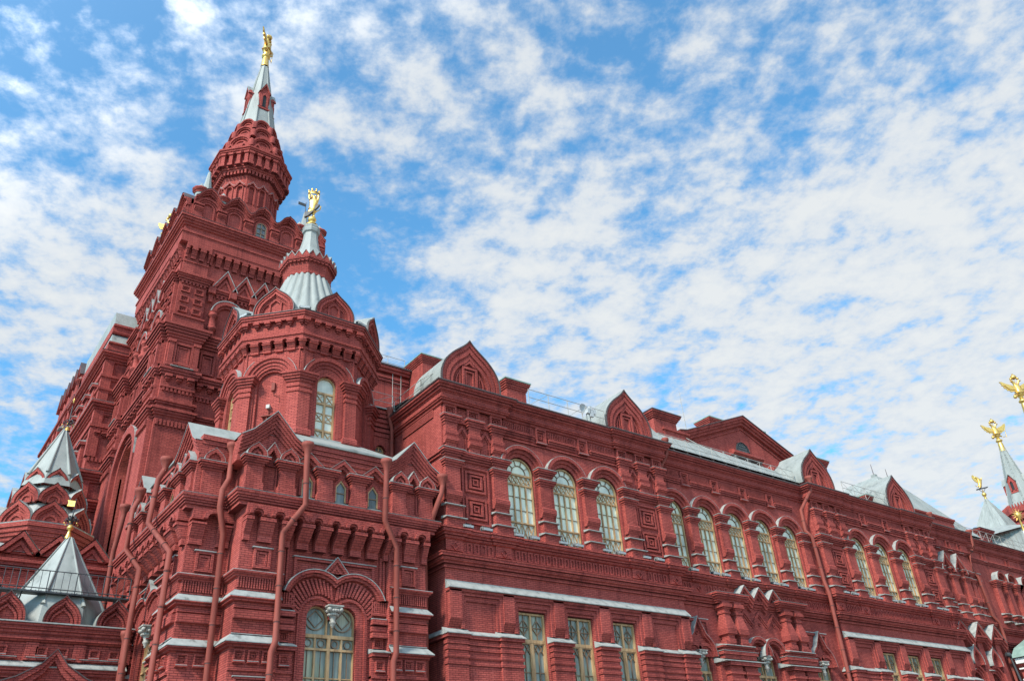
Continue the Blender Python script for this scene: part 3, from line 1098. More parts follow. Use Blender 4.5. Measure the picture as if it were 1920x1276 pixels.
    for s in (-1, 1):
        c = c0 + s * .66
        mb.ring(F0, arc(c, 9.75, 1.0, 180, 0, 18), arc(c, 9.75, .84, 180, 0, 18), .0, .42 + .004 * s, 'moulded_brick')
        mb.ring(F0, arc(c, 9.75, .84, 180, 0, 18), arc(c, 9.75, .70, 180, 0, 18), .0, .32 + .004 * s, 'moulded_brick')
        mb.ring(F0, arc(c, 9.75, 1.012, 180, 0, 18), arc(c, 9.75, 1.0, 180, 0, 18), .0, .425 + .004 * s, 'flashing')
    # mouldings and frieze
    mb.mould(jogs(F0, 0, L, 0, [], [], []), CORN13)
    mb.box(F0, .001, L - .001, 12.3, 14.0, -.5, .06)
    mb.mould(jogs(F0, 0, L, .06, [(2.0, .5, .07), (4.9, .5, .07), (8.4, .5, .07), (11.2, .5, .07)]), LEDGE14)
    for a, b in ((.2, 1.4), (2.6, 4.4), (5.6, 7.8), (8.95, 10.6), (11.8, 13.9)):
        ladder_frieze(mb, F0, a, b, .06)
    for u in (2.0, 11.2):
        diamond(mb, F0, u, 13.1, .2, .06)
    # upper storey
    ed = [0] + [(BWC[k] + BWC[k + 1]) / 2 for k in range(4)] + [L]
    for k, c in enumerate(BWC):
        wall_arch(mb, F0, ed[k], ed[k + 1], 14.0, 20.1, c, .84, 17.30, -.9, 0)
        arch_hood(mb, c, 0, .84, 17.30)
    for k, u in enumerate(BPC):
        if k == 0:
            continue
        hall_pilaster(mb, u, 0, .36)
    for k in range(4):
        u = (BWC[k] + BWC[k + 1]) / 2
        coffer(mb, F0, u, 19.55, .33, .42, 0, .15, True)
    for a, b in [(.1, 1.95)] + [(BPC[k] + .42, BPC[k + 1] - .42) for k in (1, 2, 3, 4)]:
        comb(mb, F0, a, b, 19.60, 20.03, 0)
        for v, e in ((19.18, .08), (19.29, .14), (19.40, .2)):
            mb.box(F0, a, b, v, v + .1, 0, e, 'moulded_brick')
    mb.mould(jogs(F0, -.6, L + .6, 0, []), EAVE, 'moulded_brick')
    mb.mould(jogs(F0, -.6, L + .6, 0, []), EAVE_TOP, 'gutter')
    return mb


rb = put(recess_block(), 'recess_block', BX0, BY)
rb['label'] = 'recessed brick range with five arched windows above a zigzag gabled portal'
hw += [(BX0 + c, BY + .22, 0) for c in BWC]
first_hall_window = place_window(make_hall_window, 'window', hw)
place_window(make_ground_window, 'window', [(19.5 + c, 30.26, 0) for c in (4.62, 7.47, 10.3)] + [(48.45 + c, 30.26, 0) for c in (4.62, 7.47, 10.3)])


def make_twin_window(r, vs=9.5, v0=4.9, vt=8.75, quarry=True):
    """pair of lancets sharing one timber frame"""
    def f():
        q, d = r / 2 - .06, r / 2 + .02
        mb = MB('wood')
        for s in (-1, 1):
            o = [(s * d - q, vt), (s * d - q, vs)] + arc(s * d, vs, q, 180, 0, 12)[1:-1] + [(s * d + q, vs), (s * d + q, vt)]
            i = [(s * d - q + .06, vt), (s * d - q + .06, vs)] + arc(s * d, vs, q - .06, 180, 0, 12)[1:-1] + [(s * d + q - .06, vs), (s * d + q - .06, vt)]
            mb.ring(F0, o, i, -.02, .08)
            e = q - .05
            m = vs + .02
            for a, b in (((-e, m), (0, m + e)), ((0, m + e), (e, m)), ((e, m), (0, m - e)), ((0, m - e), (-e, m))):
                bar(mb, F0, (s * d + a[0] * .72, m + (a[1] - m) * .72), (s * d + b[0] * .72, m + (b[1] - m) * .72), .03, -.01, .04, 'dark_wood')
            mb.ring(F0, arc(s * d, m, e * .97, 180, -180, 20), arc(s * d, m, e * .88, 180, -180, 20), -.01, .04, 'dark_wood')
        mb.box(F0, -r, r, vt - .06, vt + .06, -.01, .11)
        mb.box(F0, -r, r, vt - .52, vt - .44, -.01, .11)
        frame(mb, F0, -r, r, v0, vt, .07, -.02, .1)
        for k in (-1, 1):
            mb.box(F0, k * r * .5 - .035, k * r * .5 + .035, v0, vt, -.01, .085)
            for j in (-.25, .25):
                c = (k * .5 + j) * r
                mb.ring(F0, arc(c, vt - .25, .15, 180, -180, 16), arc(c, vt - .25, .12, 180, -180, 16), -.01, .04, 'dark_wood')
                mb.box(F0, c - .012, c + .012, v0, vt - .5, -.01, .03, 'dark_wood') if not quarry else None
        mb.box(F0, -.06, .06, v0, vt, -.01, .12)
        for v in (7.5, 6.75, 6.0):
            mb.box(F0, -r, r, v - .022, v + .022, -.01, .06)
        gl = MB('curtain_glass')
        gl.prism(F0, [(-r, v0), (r, v0), (r, vs), (r - .01, vs)] + arc(d, vs, q, 0, 180, 12)[1:-1] + arc(-d, vs, q, 0, 180, 12) + [(-r, vs)], -.06, -.012)
        return mb, gl
    return f


place_window(make_twin_window(.85), 'window', [(BX0 + 1.15, BY + .26, 0), (BX0 + 11.85, BY + .26, 0)])
place_window(make_twin_window(.95), 'window', [(BX0 + 6.5, BY + .26, 0)])


def hanging_capital(scale=1.0):
    """white carved capital hung between twin arches"""
    mb = MB('limestone')
    mb.lathe(0, 0, [(.0, -.95), (.07, -.93), (.05, -.86), (.12, -.80), (.12, -.74), (.17, -.70), (.17, -.64), (.12, -.58), (.20, -.34), (.30, -.12), (.33, -.04)], 12)
    for z0, z1, a in ((-.04, .03, .32), (.03, .1, .38), (.1, .17, .44)):
        mb.box(F0, -a, a, z0, z1, -.35, a * .9)
    for k in range(9):
        t = math.pi * (k / 8.0) + math.pi
        for r, z, s in ((.25, -.28, .085), (.33, -.1, .10)):
            x, y = r * math.cos(t), r * math.sin(t)
            mb.lathe(x, y, [(.0, z - s), (s * .8, z - s * .5), (s, z), (s * .7, z + s * .6), (0, z + s * .9)], 7)
    for s in (-1, 1):
        mb.lathe(s * .33, -.28, [(0, -.16), (.11, -.12), (.13, -.04), (.09, .04), (0, .05)], 8)
    mb.v = [(x * scale, y * scale, z * scale) for x, y, z in mb.v]
    return mb


cap0 = hanging_capital().build('hanging_capital', museum, (14.33 - MX, 30.28 - MY, 10.0))
for x, y, z, s in ((BX0 + 1.15, BY - .05, 9.66, .72), (BX0 + 6.5, BY - .05, 9.66, .76), (BX0 + 11.85, BY - .05, 9.66, .72)):
    c = copy_part(cap0, museum, (x - MX, y - MY, z))
    c.scale = (s, s, s)
# ------------------------------------------------------------------ corner pavilion under the turret
def pavilion_bay(mb, fr, hp, c1, end_l=True, end_r=True, mirror=False):
    """bay with two piers and a recessed twin-arch centre; u=0 in the middle; piers 2.3 .. hp"""
    B = 'moulded_brick'
    cw, rw = 2.3, -.35
    # centre with the twin arched window opening
    q, d, vs = .49, .57, 9.62
    pts = [(-cw, 4.5), (-1.06, 4.5), (-1.06, vs)] + arc(-d, vs, q, 180, 0, 14)[1:] + arc(d, vs, q, 180, 0, 14)[:-1] + [(1.06, vs), (1.06, 4.5), (cw, 4.5), (cw, 14.0), (-cw, 14.0)]
    mb.prism(fr, pts, -1.3, rw)
    mb.box(fr, -cw, cw, 0, 4.5, -1.3, rw)
    for s in (-1, 1):
        for a, b, w in ((0, .1, -.12), (.1, .2, -.02), (.2, .3, .1)):
            dd = d + a * .5
            o = [(s * dd + s * (q + b), 4.5)] + arc(s * dd, vs, q + b, 0 if s > 0 else 180, 180 if s > 0 else 0, 16)
            i = [(s * dd + s * (q + a), 4.5)] + arc(s * dd, vs, q + a, 0 if s > 0 else 180, 180 if s > 0 else 0, 16)
            mb.ring(fr, o, i, rw - .15, rw + w + .004 * s, B)
        # radial comb
        for k in range(19):
            t = math.radians(4 + 9.6 * k)
            c0, c1 = s * (d + .05), s * .84
            a = (c0 + (q + .34) * math.cos(t), vs + .03 + (q + .34) * math.sin(t))
            b = (c1 + 1.08 * math.cos(t), 10.0 + 1.08 * math.sin(t))
            l_ = math.hypot(b[0] - a[0], b[1] - a[1])
            f_ = min(1.0, .62 / max(l_, .01))
            b = (a[0] + (b[0] - a[0]) * f_, a[1] + (b[1] - a[1]) * f_)
            if s * b[0] < .05 or s * a[0] < .05:
                continue
            bar(mb, fr, a, b, .085, rw, rw + .13, B)
    vv = vs + math.sqrt(max(0, 1.36 ** 2 - 1)) * 0
    R2 = 1.14
    dh, vc = .84, 10.0
    def hump(r):
        lo = math.degrees(math.acos(min(1, dh / r)))
        L = [(-cw, vs + .82)] + [(-d - r, vs + .82)] * 0
        a0 = 180 - math.degrees(math.asin(min(1, .44 / r)))
        L += arc(-dh, vc, r, a0, lo, 12)
        L += arc(dh, vc, r, 180 - lo, 180 - a0, 12)[1:]
        L += [(cw, vs + .82)]
        return L
    h0, h1, h2 = hump(R2), hump(R2 + .1), hump(R2 + .22)
    mb.ring(fr, h1, h0, rw, rw + .2, B)
    mb.ring(fr, h2, h1, rw, rw + .3, B)
    mb.ring(fr, hump(R2 + .25), h2, rw, rw + .32, 'flashing')
    for s in (-1, 1):
        a, b = (-cw, -1.62) if s < 0 else (1.62, cw)
        dentils(mb, fr, a, b, .1, 9.98, 10.42, rw, rw + .14)
        mb.box(fr, a, b, 9.88, 9.98, rw, rw + .16, B)
        mb.box(fr, a, b + 0, 9.72, 9.76, rw, rw + .2, 'flashing')
        u = (a + b) / 2
        for v, e in ((9.0, .3), (9.25, .2), (9.5, .3)):
            mb.box(fr, a, b - 0, v, v + .2, rw, rw + e, B)
        coffer(mb, fr, u, 8.82, .2, .2, rw, .12, False)
        flash(mb, fr, a - .06, b + .06, 8.42, 8.62, rw, rw + .45)
        mb.box(fr, a - .04, b + .04, 8.28, 8.42, rw, rw + .38, B)
        mb.box(fr, a, b, 0, 8.28, rw, rw + .22)
        coffer(mb, fr, u, 7.95, .2, .2, rw + .22, .1)
        mb.box(fr, a, b, 7.5, 7.6, rw, rw + .3, B)
    # label over the arches with the little gable
    mb.ring(fr, [(-1.75, 10.9), (-1.75, 11.83), (1.75, 11.83), (1.75, 10.9)], [(-1.63, 10.9), (-1.63, 11.72), (1.63, 11.72), (1.63, 10.9)], rw, rw + .12, B)
    mb.box(fr, -1.8, 1.8, 11.83, 11.86, rw, rw + .16, 'flashing')
    g = lambda k: [(-.52 * k, 11.32), (0, 11.32 + .62 * k), (.52 * k, 11.32)]
    mb.prism(fr, g(1)[::-1], rw, rw + .16)
    mb.ring(fr, g(1), g(.72), rw, rw + .26, B)
    mb.ring(fr, g(.5), g(.3), rw, rw + .22, B)
    mb.ring(fr, g(1.05), g(1), rw, rw + .29, 'flashing')
    for s in (-1, 1):
        for k in range(2):
            u = s * (2.02 + .14 * k)
            mb.box(fr, u - .045, u + .045, 10.7, 12.2, rw, rw + .12, B)
    # piers
    for s in (-1, 1):
        a, b = (-hp, -cw) if s < 0 else (cw, hp)
        a0, b0 = a, b
        mb.box(fr, a, b, 0, 14.0, -1.3, 0)
        u = (a + b) / 2
        hw = (b - a) / 2
        # frieze with three coffers
        for k in (-1, 0, 1):
            coffer(mb, fr, u + k * hw * .6, 8.0, .2, .2, 0, .1)
        mb.box(fr, a, b, 7.5, 7.6, 0, .08, B)
        frame(mb, fr, u - hw * .72, u + hw * .72, 4.5, 7.3, .08, 0, .07, B)
        mb.box(fr, u - hw * .78, u + hw * .78, 7.3, 7.33, 0, .1, 'flashing')
        # bands between the white ledges
        for v, h, e in ((8.72, .05, .02), (9.25, .3, .14), (9.62, .1, .08)):
            mb.box(fr, a, b, v, v + h, 0, e, B)
        mb.box(fr, a, b, 8.72, 8.745, 0, .06, 'flashing')
        # comb frieze
        dentils(mb, fr, a, b, .1, 10.33, 10.72, 0, .09)
        # niche panel
        p0 = (u - .32, u + .32)
        frame(mb, fr, u - .33, u + .33, 11.1, 11.86, .09, 0, .1, B)
        frame(mb, fr, u - .2, u + .2, 11.2, 11.72, .07, 0, .05, B)
        mb.box(fr, u - .4, u + .4, 11.86, 11.9, 0, .13, 'flashing')
        flash(mb, fr, u - .2, u + .2, 11.14, 11.2, 0, .09)
        # corbels with paired arches
        arcade(mb, fr, a, b, 2, 12.08, 13.42, 0, .42)
        for c in (a + hw * .5, b - hw * .5):
            mb.ring(fr, arc(c, 13.02, .34, 180, 0, 10), arc(c, 13.02, .22, 180, 0, 10), .3, .5, B)
    arcade(mb, fr, -cw, cw, 6, 12.08, 13.42, rw, .42)
    for k in range(6):
        c = -cw + (k + .5) * cw / 3
        mb.ring(fr, arc(c, 13.02, .34, 180, 0, 10), arc(c, 13.02, .2, 180, 0, 10), .3, .5, B)


WL1 = [(0, 9.86), (.14, 9.87), (.14, 9.95), (.22, 9.96), (.22, 9.99)]
WL1F = [(.22, 9.99), (.22, 10.02), (.03, 10.26), (0, 10.26)]
WL2 = [(0, 8.26), (.1, 8.27), (.1, 8.34), (.22, 8.36), (.22, 8.42)]
WL2F = [(.25, 8.42), (.25, 8.45), (.03, 8.7), (0, 8.7)]
LDG = [(0, 10.2), (.04, 10.2), (.04, 10.33), (0, 10.33)]
LDG2 = [(0, 10.72), (.1, 10.73), (.1, 10.8), (.16, 10.81), (.16, 10.87), (.22, 10.88), (.22, 10.94)]
LDG2F = [(.22, 10.94), (.22, 10.96), (.0, 11.03)]
PC14 = [(0.0, 13.36), (0.302, 13.368), (0.302, 13.477), (0.274, 13.485), (0.274, 13.516), (0.36, 13.524), (0.36, 13.61), (0.418, 13.617), (0.418, 13.703), (0.475, 13.711), (0.475, 13.812), (0.518, 13.82), (0.518, 13.914)]
PC14F = [(.518, 13.914), (.535, 13.935), (.0, 14.0)]


def attic(mb, fr, hp):
    """attic storey with little pilasters, keel caps, gables and three pointed windows"""
    B = 'moulded_brick'
    mb.box(fr, -hp, hp, 13.9, 16.3, -1.6, -.18)
    cap = lambda u, hw, w: [mb.box(fr, u - hw - e, u + hw + e, v, v + .085, -.2, w + e, B) for v, e in ((15.12, .04), (15.2, .1), (15.28, .16), (15.36, .22))] and \
        mb.box(fr, u - hw - .23, u + hw + .23, 15.445, 15.465, -.2, w + .23, 'flashing')
    for s in (-1, 1):
        uc = -3.1 if s < 0 else 3.38
        for u in (uc - .68, uc + .68):
            mb.box(fr, u - .38, u + .38, 13.9, 14.4, -.2, .14)
            mb.box(fr, u - .33, u + .33, 14.4, 15.12, -.2, .08)
            cap(u, .33, .08)
            k0 = keel(u, 15.46, .40, .58, 6)
            mb.prism(fr, k0[::-1], -.3, .12)
            mb.ring(fr, k0, keel(u, 15.46, .27, .40, 6), -.2, .24, B)
            mb.ring(fr, keel(u, 15.46, .2, .28, 6), keel(u, 15.46, .11, .17, 6), -.1, .19, B)
            mb.ring(fr, keel(u, 15.46, .41, .592, 6), k0, -.2, .25, 'flashing')
        tri = lambda h, hw, z: [(uc - hw, z), (uc, z + h), (uc + hw, z)]
        mb.ring(fr, tri(.78, .5, 15.4), tri(.48, .3, 15.4), -.2, .16, B)
        mb.ring(fr, tri(.80, .512, 15.4), tri(.78, .5, 15.4), -.2, .18, 'flashing')
        frame(mb, fr, uc - .3, uc + .3, 14.2, 15.3, .06, -.2, -.08, B)
        # big stepped gable
        G = lambda k: [(uc - 1.28 * k, 16.42 - .9 * (1 - k)), (uc, 17.68 - 1.9 * (1 - k) * .8), (uc + 1.28 * k, 16.42 - .9 * (1 - k))]
        g0 = [(uc - 1.35, 15.3), (uc - 1.35, 16.2), (uc - .9, 16.48), (uc, 17.4), (uc + .9, 16.48), (uc + 1.35, 16.2), (uc + 1.35, 15.3)]
        mb.prism(fr, g0[::-1], -2.4, -.14)
        def band(a, b, w):
            L = lambda k: [(uc - 1.36, 16.28 - k), (uc - .9, 16.58 - k), (uc, 17.56 - k * 1.2), (uc + .9, 16.58 - k), (uc + 1.36, 16.28 - k)]
            mb.ring(fr, L(a), L(b), -.3, w, B)
        for k in range(5):
            band(.14 * k, .14 * (k + 1) - .01, .2 - .065 * k)
        L = lambda k, w: [fr.p(uc - 1.38, 16.3 + k, w), fr.p(uc - .9, 16.61 + k, w), fr.p(uc, 17.6 + k, w), fr.p(uc + .9, 16.61 + k, w), fr.p(uc + 1.38, 16.3 + k, w)]
        mb.grid([L(0, .23), L(0, -2.6)][::-1], 'roof_metal')
        mb.grid([L(-.04, .23), L(0, .23)], 'flashing')
    # pointed attic windows between stumpy pilasters
    for u in (-.75, .75):
        mb.box(fr, u - .38, u + .38, 13.9, 14.4, -.2, .14)
        mb.box(fr, u - .33, u + .33, 14.4, 15.12, -.2, .08)
        cap(u, .33, .08)
    for u in (-1.5, 0, 1.5):
        t = lambda k, z=0: [(u - .72 * k, 15.46), (u, 15.46 + .6 * k), (u + .72 * k, 15.46)]
        mb.ring(fr, t(1), t(.66), -.2, .12, B)
        mb.ring(fr, t(.66), t(.4), -.2, .02, B)
        mb.ring(fr, t(1.025), t(1), -.2, .14, 'flashing')
        mb.ring(fr, pent(u, 14.25, .34, 15.0, .38), pent(u, 14.25, .24, 14.92, .30), -.2, -.06, B)
        flash(mb, fr, u - .3, u + .3, 14.12, 14.26, -.2, .06)
    # stepped band under the eaves
    for k, (v, e) in enumerate(((15.75, .03), (15.95, .08), (16.15, .14), (16.33, .2))):
        mb.box(fr, -1.85, 2.12, v, v + .2, -1.6, -.18 + e, B)
    mb.box(fr, -1.85, 2.12, 16.53, 16.62, -1.6, .1, 'roof_metal')


def make_attic_window():
    mb = MB('dark_wood')
    mb.ring(F0, pent(0, 14.25, .24, 14.92, .30), pent(0, 14.3, .19, 14.89, .25), -.02, .05, 'wood')
    mb.box(F0, -.2, .2, 14.64, 14.67, -.01, .03)
    gl = MB('dark_glass')
    gl.prism(F0, pent(0, 14.25, .24, 14.92, .30)[::-1], -.04, -.01)
    return mb, gl


def pavilion():
    mb = MB()
    fa = F(14.475, 30.0)
    fl = F(8.85, 35.9, 0, -1)
    HA, HL = 4.025, 4.6
    pavilion_bay(mb, fa, HA, 0)
    pavilion_bay(mb, fl, HL, 0)
    attic(mb, fa, HA)
    attic(mb, fl, HL)
    # bodies behind
    mb.box(F(8.85, 31.3), 1.61, 9.64, 0, 16.4, -9.2, -.05)
    # end of the left flank's first pier, facing the street
    fe = F(8.85, 31.3)
    mb.box(fe, .0, 1.62, 0, 14.0, -.02, .06)
    mb.box(fe, .01, 1.62, 14.0, 16.28, -1.0, .03)
    for k in (-1, 1):
        coffer(mb, fe, .68 + k * .3, 8.0, .2, .2, .06, .1)
    for v, h, e in ((9.25, .3, .14), (9.62, .1, .08)):
        mb.box(fe, 0, 1.6, v, v + h, .06, .06 + e, 'moulded_brick')
    dentils(mb, fe, 0, 1.55, .1, 10.33, 10.72, .06, .15)
    frame(mb, fe, .4, 1.06, 11.1, 11.86, .09, .06, .16, 'moulded_brick')
    frame(mb, fe, .53, .93, 11.2, 11.72, .07, .06, .11, 'moulded_brick')
    mb.box(fe, .33, 1.13, 11.86, 11.9, .06, .19, 'flashing')
    arcade(mb, fe, 0.0, 1.58, 1, 12.08, 13.42, .06, .42)
    mb.ring(fe, arc(.79, 13.02, .4, 180, 0, 10), arc(.79, 13.02, .24, 180, 0, 10), .3, .5, 'moulded_brick')
    u = .62
    mb.box(fe, u - .38, u + .38, 13.9, 15.12, -.2, .1)
    for v, e in ((15.12, .04), (15.2, .1), (15.28, .16), (15.36, .22)):
        mb.box(fe, u - .38 - e, u + .38 + e, v, v + .085, -.2, .1 + e, 'moulded_brick')
    mb.box(fe, u - .61, u + .61, 15.445, 15.465, -.2, .33, 'flashing')
    k0 = keel(u, 15.46, .40, .58, 6)
    mb.prism(fe, k0[::-1], -.3, .12)
    mb.ring(fe, k0, keel(u, 15.46, .27, .40, 6), -.2, .24, 'moulded_brick')
    mb.ring(fe, keel(u, 15.46, .41, .592, 6), k0, -.2, .25, 'flashing')
    for v, e in ((15.75, .02), (15.95, .07), (16.15, .14), (16.33, .2)):
        mb.box(fe, .05, 1.6, v, v + .2, -1.0, .03 + e, 'moulded_brick')
    # mouldings round front and flank
    path = [(8.85, 40.5), (8.85, 31.24), (10.45, 31.24), (10.45, 30.0), (18.5, 30.0), (18.5, 34.0)]
    def broken(d):
        return [(8.85, 40.5), (8.85, 38.2), (8.85 + d, 38.2), (8.85 + d, 33.6), (8.85, 33.6), (8.85, 31.24), (10.45, 31.24), (10.45, 30.0), (12.175, 30.0), (12.1, 30.0 + d), (16.7, 30.0 + d), (16.775, 30.0), (18.5, 30.0), (18.5, 34.0)]
    for seg in ([(8.85, 33.6), (8.85, 31.24), (10.45, 31.24), (10.45, 30.0), (12.175, 30.0)], [(16.775, 30.0), (18.5, 30.0), (18.5, 34.0)], [(8.85, 40.5), (8.85, 38.2)]):
        mb.mould(seg, WL1, 'moulded_brick')
        mb.mould(seg, WL1F, 'flashing')
        mb.mould(seg, WL2, 'moulded_brick')
        mb.mould(seg, WL2F, 'flashing')
        mb.mould(seg, LDG, 'moulded_brick')
        mb.mould(seg, LDG2, 'moulded_brick')
        mb.mould(seg, LDG2F, 'flashing')
    mb.mould(path, PC14, 'moulded_brick')
    mb.mould(path, PC14F, 'flashing')
    # metal roof rising to the turret
    P = [(8.95, 40.6), (8.95, 31.3), (10.55, 31.3), (10.55, 30.1), (18.4, 30.1), (18.5, 40.6)]
    Q = [(11.2, 40.6), (11.2, 34.4), (12.6, 33.0), (12.9, 32.6), (16.6, 32.6), (17.6, 40.6)]
    for i in range(5):
        mb.poly([P[i] + (16.6,), P[i + 1] + (16.6,), Q[i + 1] + (18.2,), Q[i] + (18.2,)], 'roof_metal')
    return mb


pav = put(pavilion(), 'corner_pavilion', 0, 0)
pav['label'] = 'low brick corner pavilion with corbelled cornice, zigzag attic and twin arched windows'


def make_pavilion_window():
    return make_twin_window(1.1, 9.62, 4.5, 9.0, False)()


place_window(make_pavilion_window, 'window', [(14.475, 30.0 + .66, 0), (8.85 + .66, 35.9, -math.pi / 2)])
place_window(make_attic_window, 'window', [(14.475 + k, 30.14, 0) for k in (-1.5, 0, 1.5)] + [(8.99, 35.9 + k, -math.pi / 2) for k in (-1.5, 0, 1.5)])
cL = copy_part(cap0, museum, (8.85 + .3 - MX, 35.9 - MY + .0, 10.0), -math.pi / 2)
cap0.location = (14.475 - MX, 30.3 - MY, 9.96)
cap0.scale = cL.scale = (.74, .74, .74)

# ---- connecting wall between turret and side wing
mb = MB()
fc = F(17.0, 34.6)
mb.box(fc, 0, 1.42, 0, 21.0, -3, 0)
mb.box(fc, 1.42, 2.02, 0, 19.0, -3, 0)
mb.box(fc, 2.02, 2.55, 0, 21.0, -3, 0)
wall_arch(mb, fc, 1.42, 2.02, 18.6, 21.0, 1.72, .27, 19.25, -.5, 0)
mb.ring(fc, arc(1.72, 19.25, .36), arc(1.72, 19.25, .27), -.1, .06, 'moulded_brick')
for k, (v, e) in enumerate(((20.0, .05), (20.25, .1), (20.5, .16), (20.72, .24), (20.95, .32), (21.15, .4))):
    mb.box(fc, 0, 2.55, v, v + .2, -.2, e, 'moulded_brick')
mb.extr(fc, 0, 2.5, [(-3, 22.4), (.55, 21.36), (.55, 21.42), (-3, 22.5)], 'roof_metal')
cw_ = put(mb, 'linking_wall', 0, 0, 'narrow brick wall between the turret and the side wing, one tiny arched window')


def make_small_arch_window():
    mb = MB('wood')
    mb.ring(F0, [(-.27, 18.6)] + arc(0, 19.25, .27) + [(.27, 18.6)], [(-.21, 18.66)] + arc(0, 19.25, .21) + [(.21, 18.66)], -.02, .06)
    mb.box(F0, -.03, .03, 18.6, 19.5, -.01, .05)
    mb.box(F0, -.25, .25, 19.18, 19.24, -.01, .05)
    gl = MB('dark_glass')
    gl.prism(F0, [(-.27, 18.6), (.27, 18.6)] + arc(0, 19.25, .27, 0, 180), -.04, -.01)
    return mb, gl


place_window(make_small_arch_window, 'window', [(18.72, 34.8, 0)])

# ------------------------------------------------------------------ octagonal turret
TX, TY = 14.69, 35.85
AW = 3.38


def turret():
    mb = MB()
    B = 'moulded_brick'
    hf = AW * math.tan(math.pi / 8)
    frs = octa(TX, TY, AW)
    mb.lathe(TX, TY, [(.01, 17), (3.2, 17), (3.2, 24.6), (.01, 24.6)], 8, 'red_brick', False, math.pi / 8)
    for k, fr in enumerate(frs):
        win = k % 2 == 0
        r = .50 if win else .54
        if win:
            wall_arch(mb, fr, -hf, hf, 18.1, 22.75, 0, r, 20.9, -.42, 0)
            mb.box(fr, -hf, hf, 16.5, 18.1, -.42, 0)
        else:
            wall_arch(mb, fr, -hf, hf, 17.0, 22.75, 0, .80, 20.85, -.3, 0)
            mb.box(fr, -.9, .9, 16.9, 22.4, -.5, -.22)
            mb.ring(fr, [(-.8, 17)] + arc(0, 20.85, .80) + [(.8, 17)], [(-.68, 17)] + arc(0, 20.85, .68) + [(.68, 17)], -.3, -.08, B)
            mb.box(fr, -.14, .14, 16.6, 16.7, -.3, -.1)
        mb.ring(fr, arc(0, 20.98, .98), arc(0, 20.98, .82), -.05, .05, B)
        mb.ring(fr, arc(0, 20.98, 1.14), arc(0, 20.98, .98), -.05, .12, B)
        mb.ring(fr, arc(0, 20.98, 1.32), arc(0, 20.98, 1.14), -.05, .2, B)
        mb.ring(fr, arc(0, 20.98, 1.335, 180, 128), arc(0, 20.98, 1.32, 180, 128), -.02, .22, 'flashing')
        mb.ring(fr, arc(0, 20.98, 1.335, 52, 0), arc(0, 20.98, 1.32, 52, 0), -.02, .22, 'flashing')
        if win:
            mb.ring(fr, [(-.82, 18.3)] + arc(0, 20.95, .82) + [(.82, 18.3)], [(-.62, 18.3)] + arc(0, 20.95, .62) + [(.62, 18.3)], -.2, -.02 + .03, B)
            mb.box(fr, -.8, .8, 18.0, 18.1, -.4, .14, 'flashing')
        frame(mb, fr, -hf + .06, hf - .06, 17, 22.62, .07, 0, .05, B)
        arcade(mb, fr, -hf * 1.08, hf * 1.08, 5, 22.5, 23.16, 0, .27)
        for j in range(6):
            bracket(mb, fr, -hf * 1.0 + j * 2 * hf / 5, .15, 24.1, .2, .46)
    # corner piers with stepped caps
    for k in range(8):
        t = math.radians(45 * k + 22.5)
        R = AW / math.cos(math.pi / 8)
        a, b = frs[k], frs[(k + 1) % 8]
        def cpath(d0):
            # plan of the pier hugging the corner
            return [a.xy(hf - .5, -.1), a.xy(hf - .5, .16), a.xy(hf + .066, .16), b.xy(-hf + .5, .16), b.xy(-hf + .5, -.1)]
        pth = cpath(0)
        pth = [pth[0], pth[1], a.xy(hf + .16 * math.tan(math.pi / 8), .16), pth[3], pth[4]]
        mb.mould(pth, [(0, 16.6), (.06, 16.6), (.06, 18.0), (.12, 18.02), (.12, 18.25), (.05, 18.34), (0, 18.36), (0, 20.2)])
        mb.mould(pth, [(0, 20.2), (.05, 20.2), (.05, 20.32), (.0, 20.33), (0, 20.45), (.05, 20.46), (.05, 20.58), (.02, 20.6), (.02, 20.7), (.08, 20.71), (.08, 20.82), (.15, 20.83), (.15, 20.94), (.22, 20.95), (.22, 21.06), (.28, 21.07), (.28, 21.18), (-.2, 21.22)], B)
    oc = lambda a: octpath(TX, TY, a)
    mb.mould(oc(AW), [(.27, 23.14), (.27, 23.22), (.33, 23.23), (.33, 23.33), (.27, 23.34), (.2, 23.36), (.2, 23.42), (.2, 24.06), (.26, 24.08), (.26, 24.14), (.4, 24.15), (.4, 24.24), (.46, 24.25), (.46, 24.35), (.51, 24.36), (.51, 24.45)], B, True)
    mb.mould(oc(AW), [(.51, 24.45), (.54, 24.47), (.54, 24.5), (-.3, 24.58)], 'gutter', True)
    return mb


tur = put(turret(), 'corner_turret', 0, 0, 'octagonal brick turret with fluted grey tent roof above the corner pavilion')


def turret_roof():
    mb = MB('roof_metal')
    # fluted skirt: 3 flutes a face
    n = 24 * 6
    rows = []
    for z, r0, amp in ((24.4, 3.62, .0), (24.75, 3.2, .06), (25.4, 2.62, .07), (26.3, 2.1, .08), (27.5, 1.6, .065), (28.85, 1.15, .045)):
        row = []
        for k in range(n):
            t = 2 * math.pi * k / n
            tt = ((math.degrees(t) + 22.5) % 45) - 22.5
            r = r0 * (1 / math.cos(math.radians(tt)) * .5 + .5)
            ph = abs(math.sin(t * 12))
            row.append((TX + (r + amp * (ph * 2 - 1)) * math.sin(t), TY - (r + amp * (ph * 2 - 1)) * math.cos(t), z))
        rows.append(row)
    mb.grid(rows, 'roof_metal', True, True)
    return mb


trf = put(turret_roof(), 'tent_roof', TX, TY)
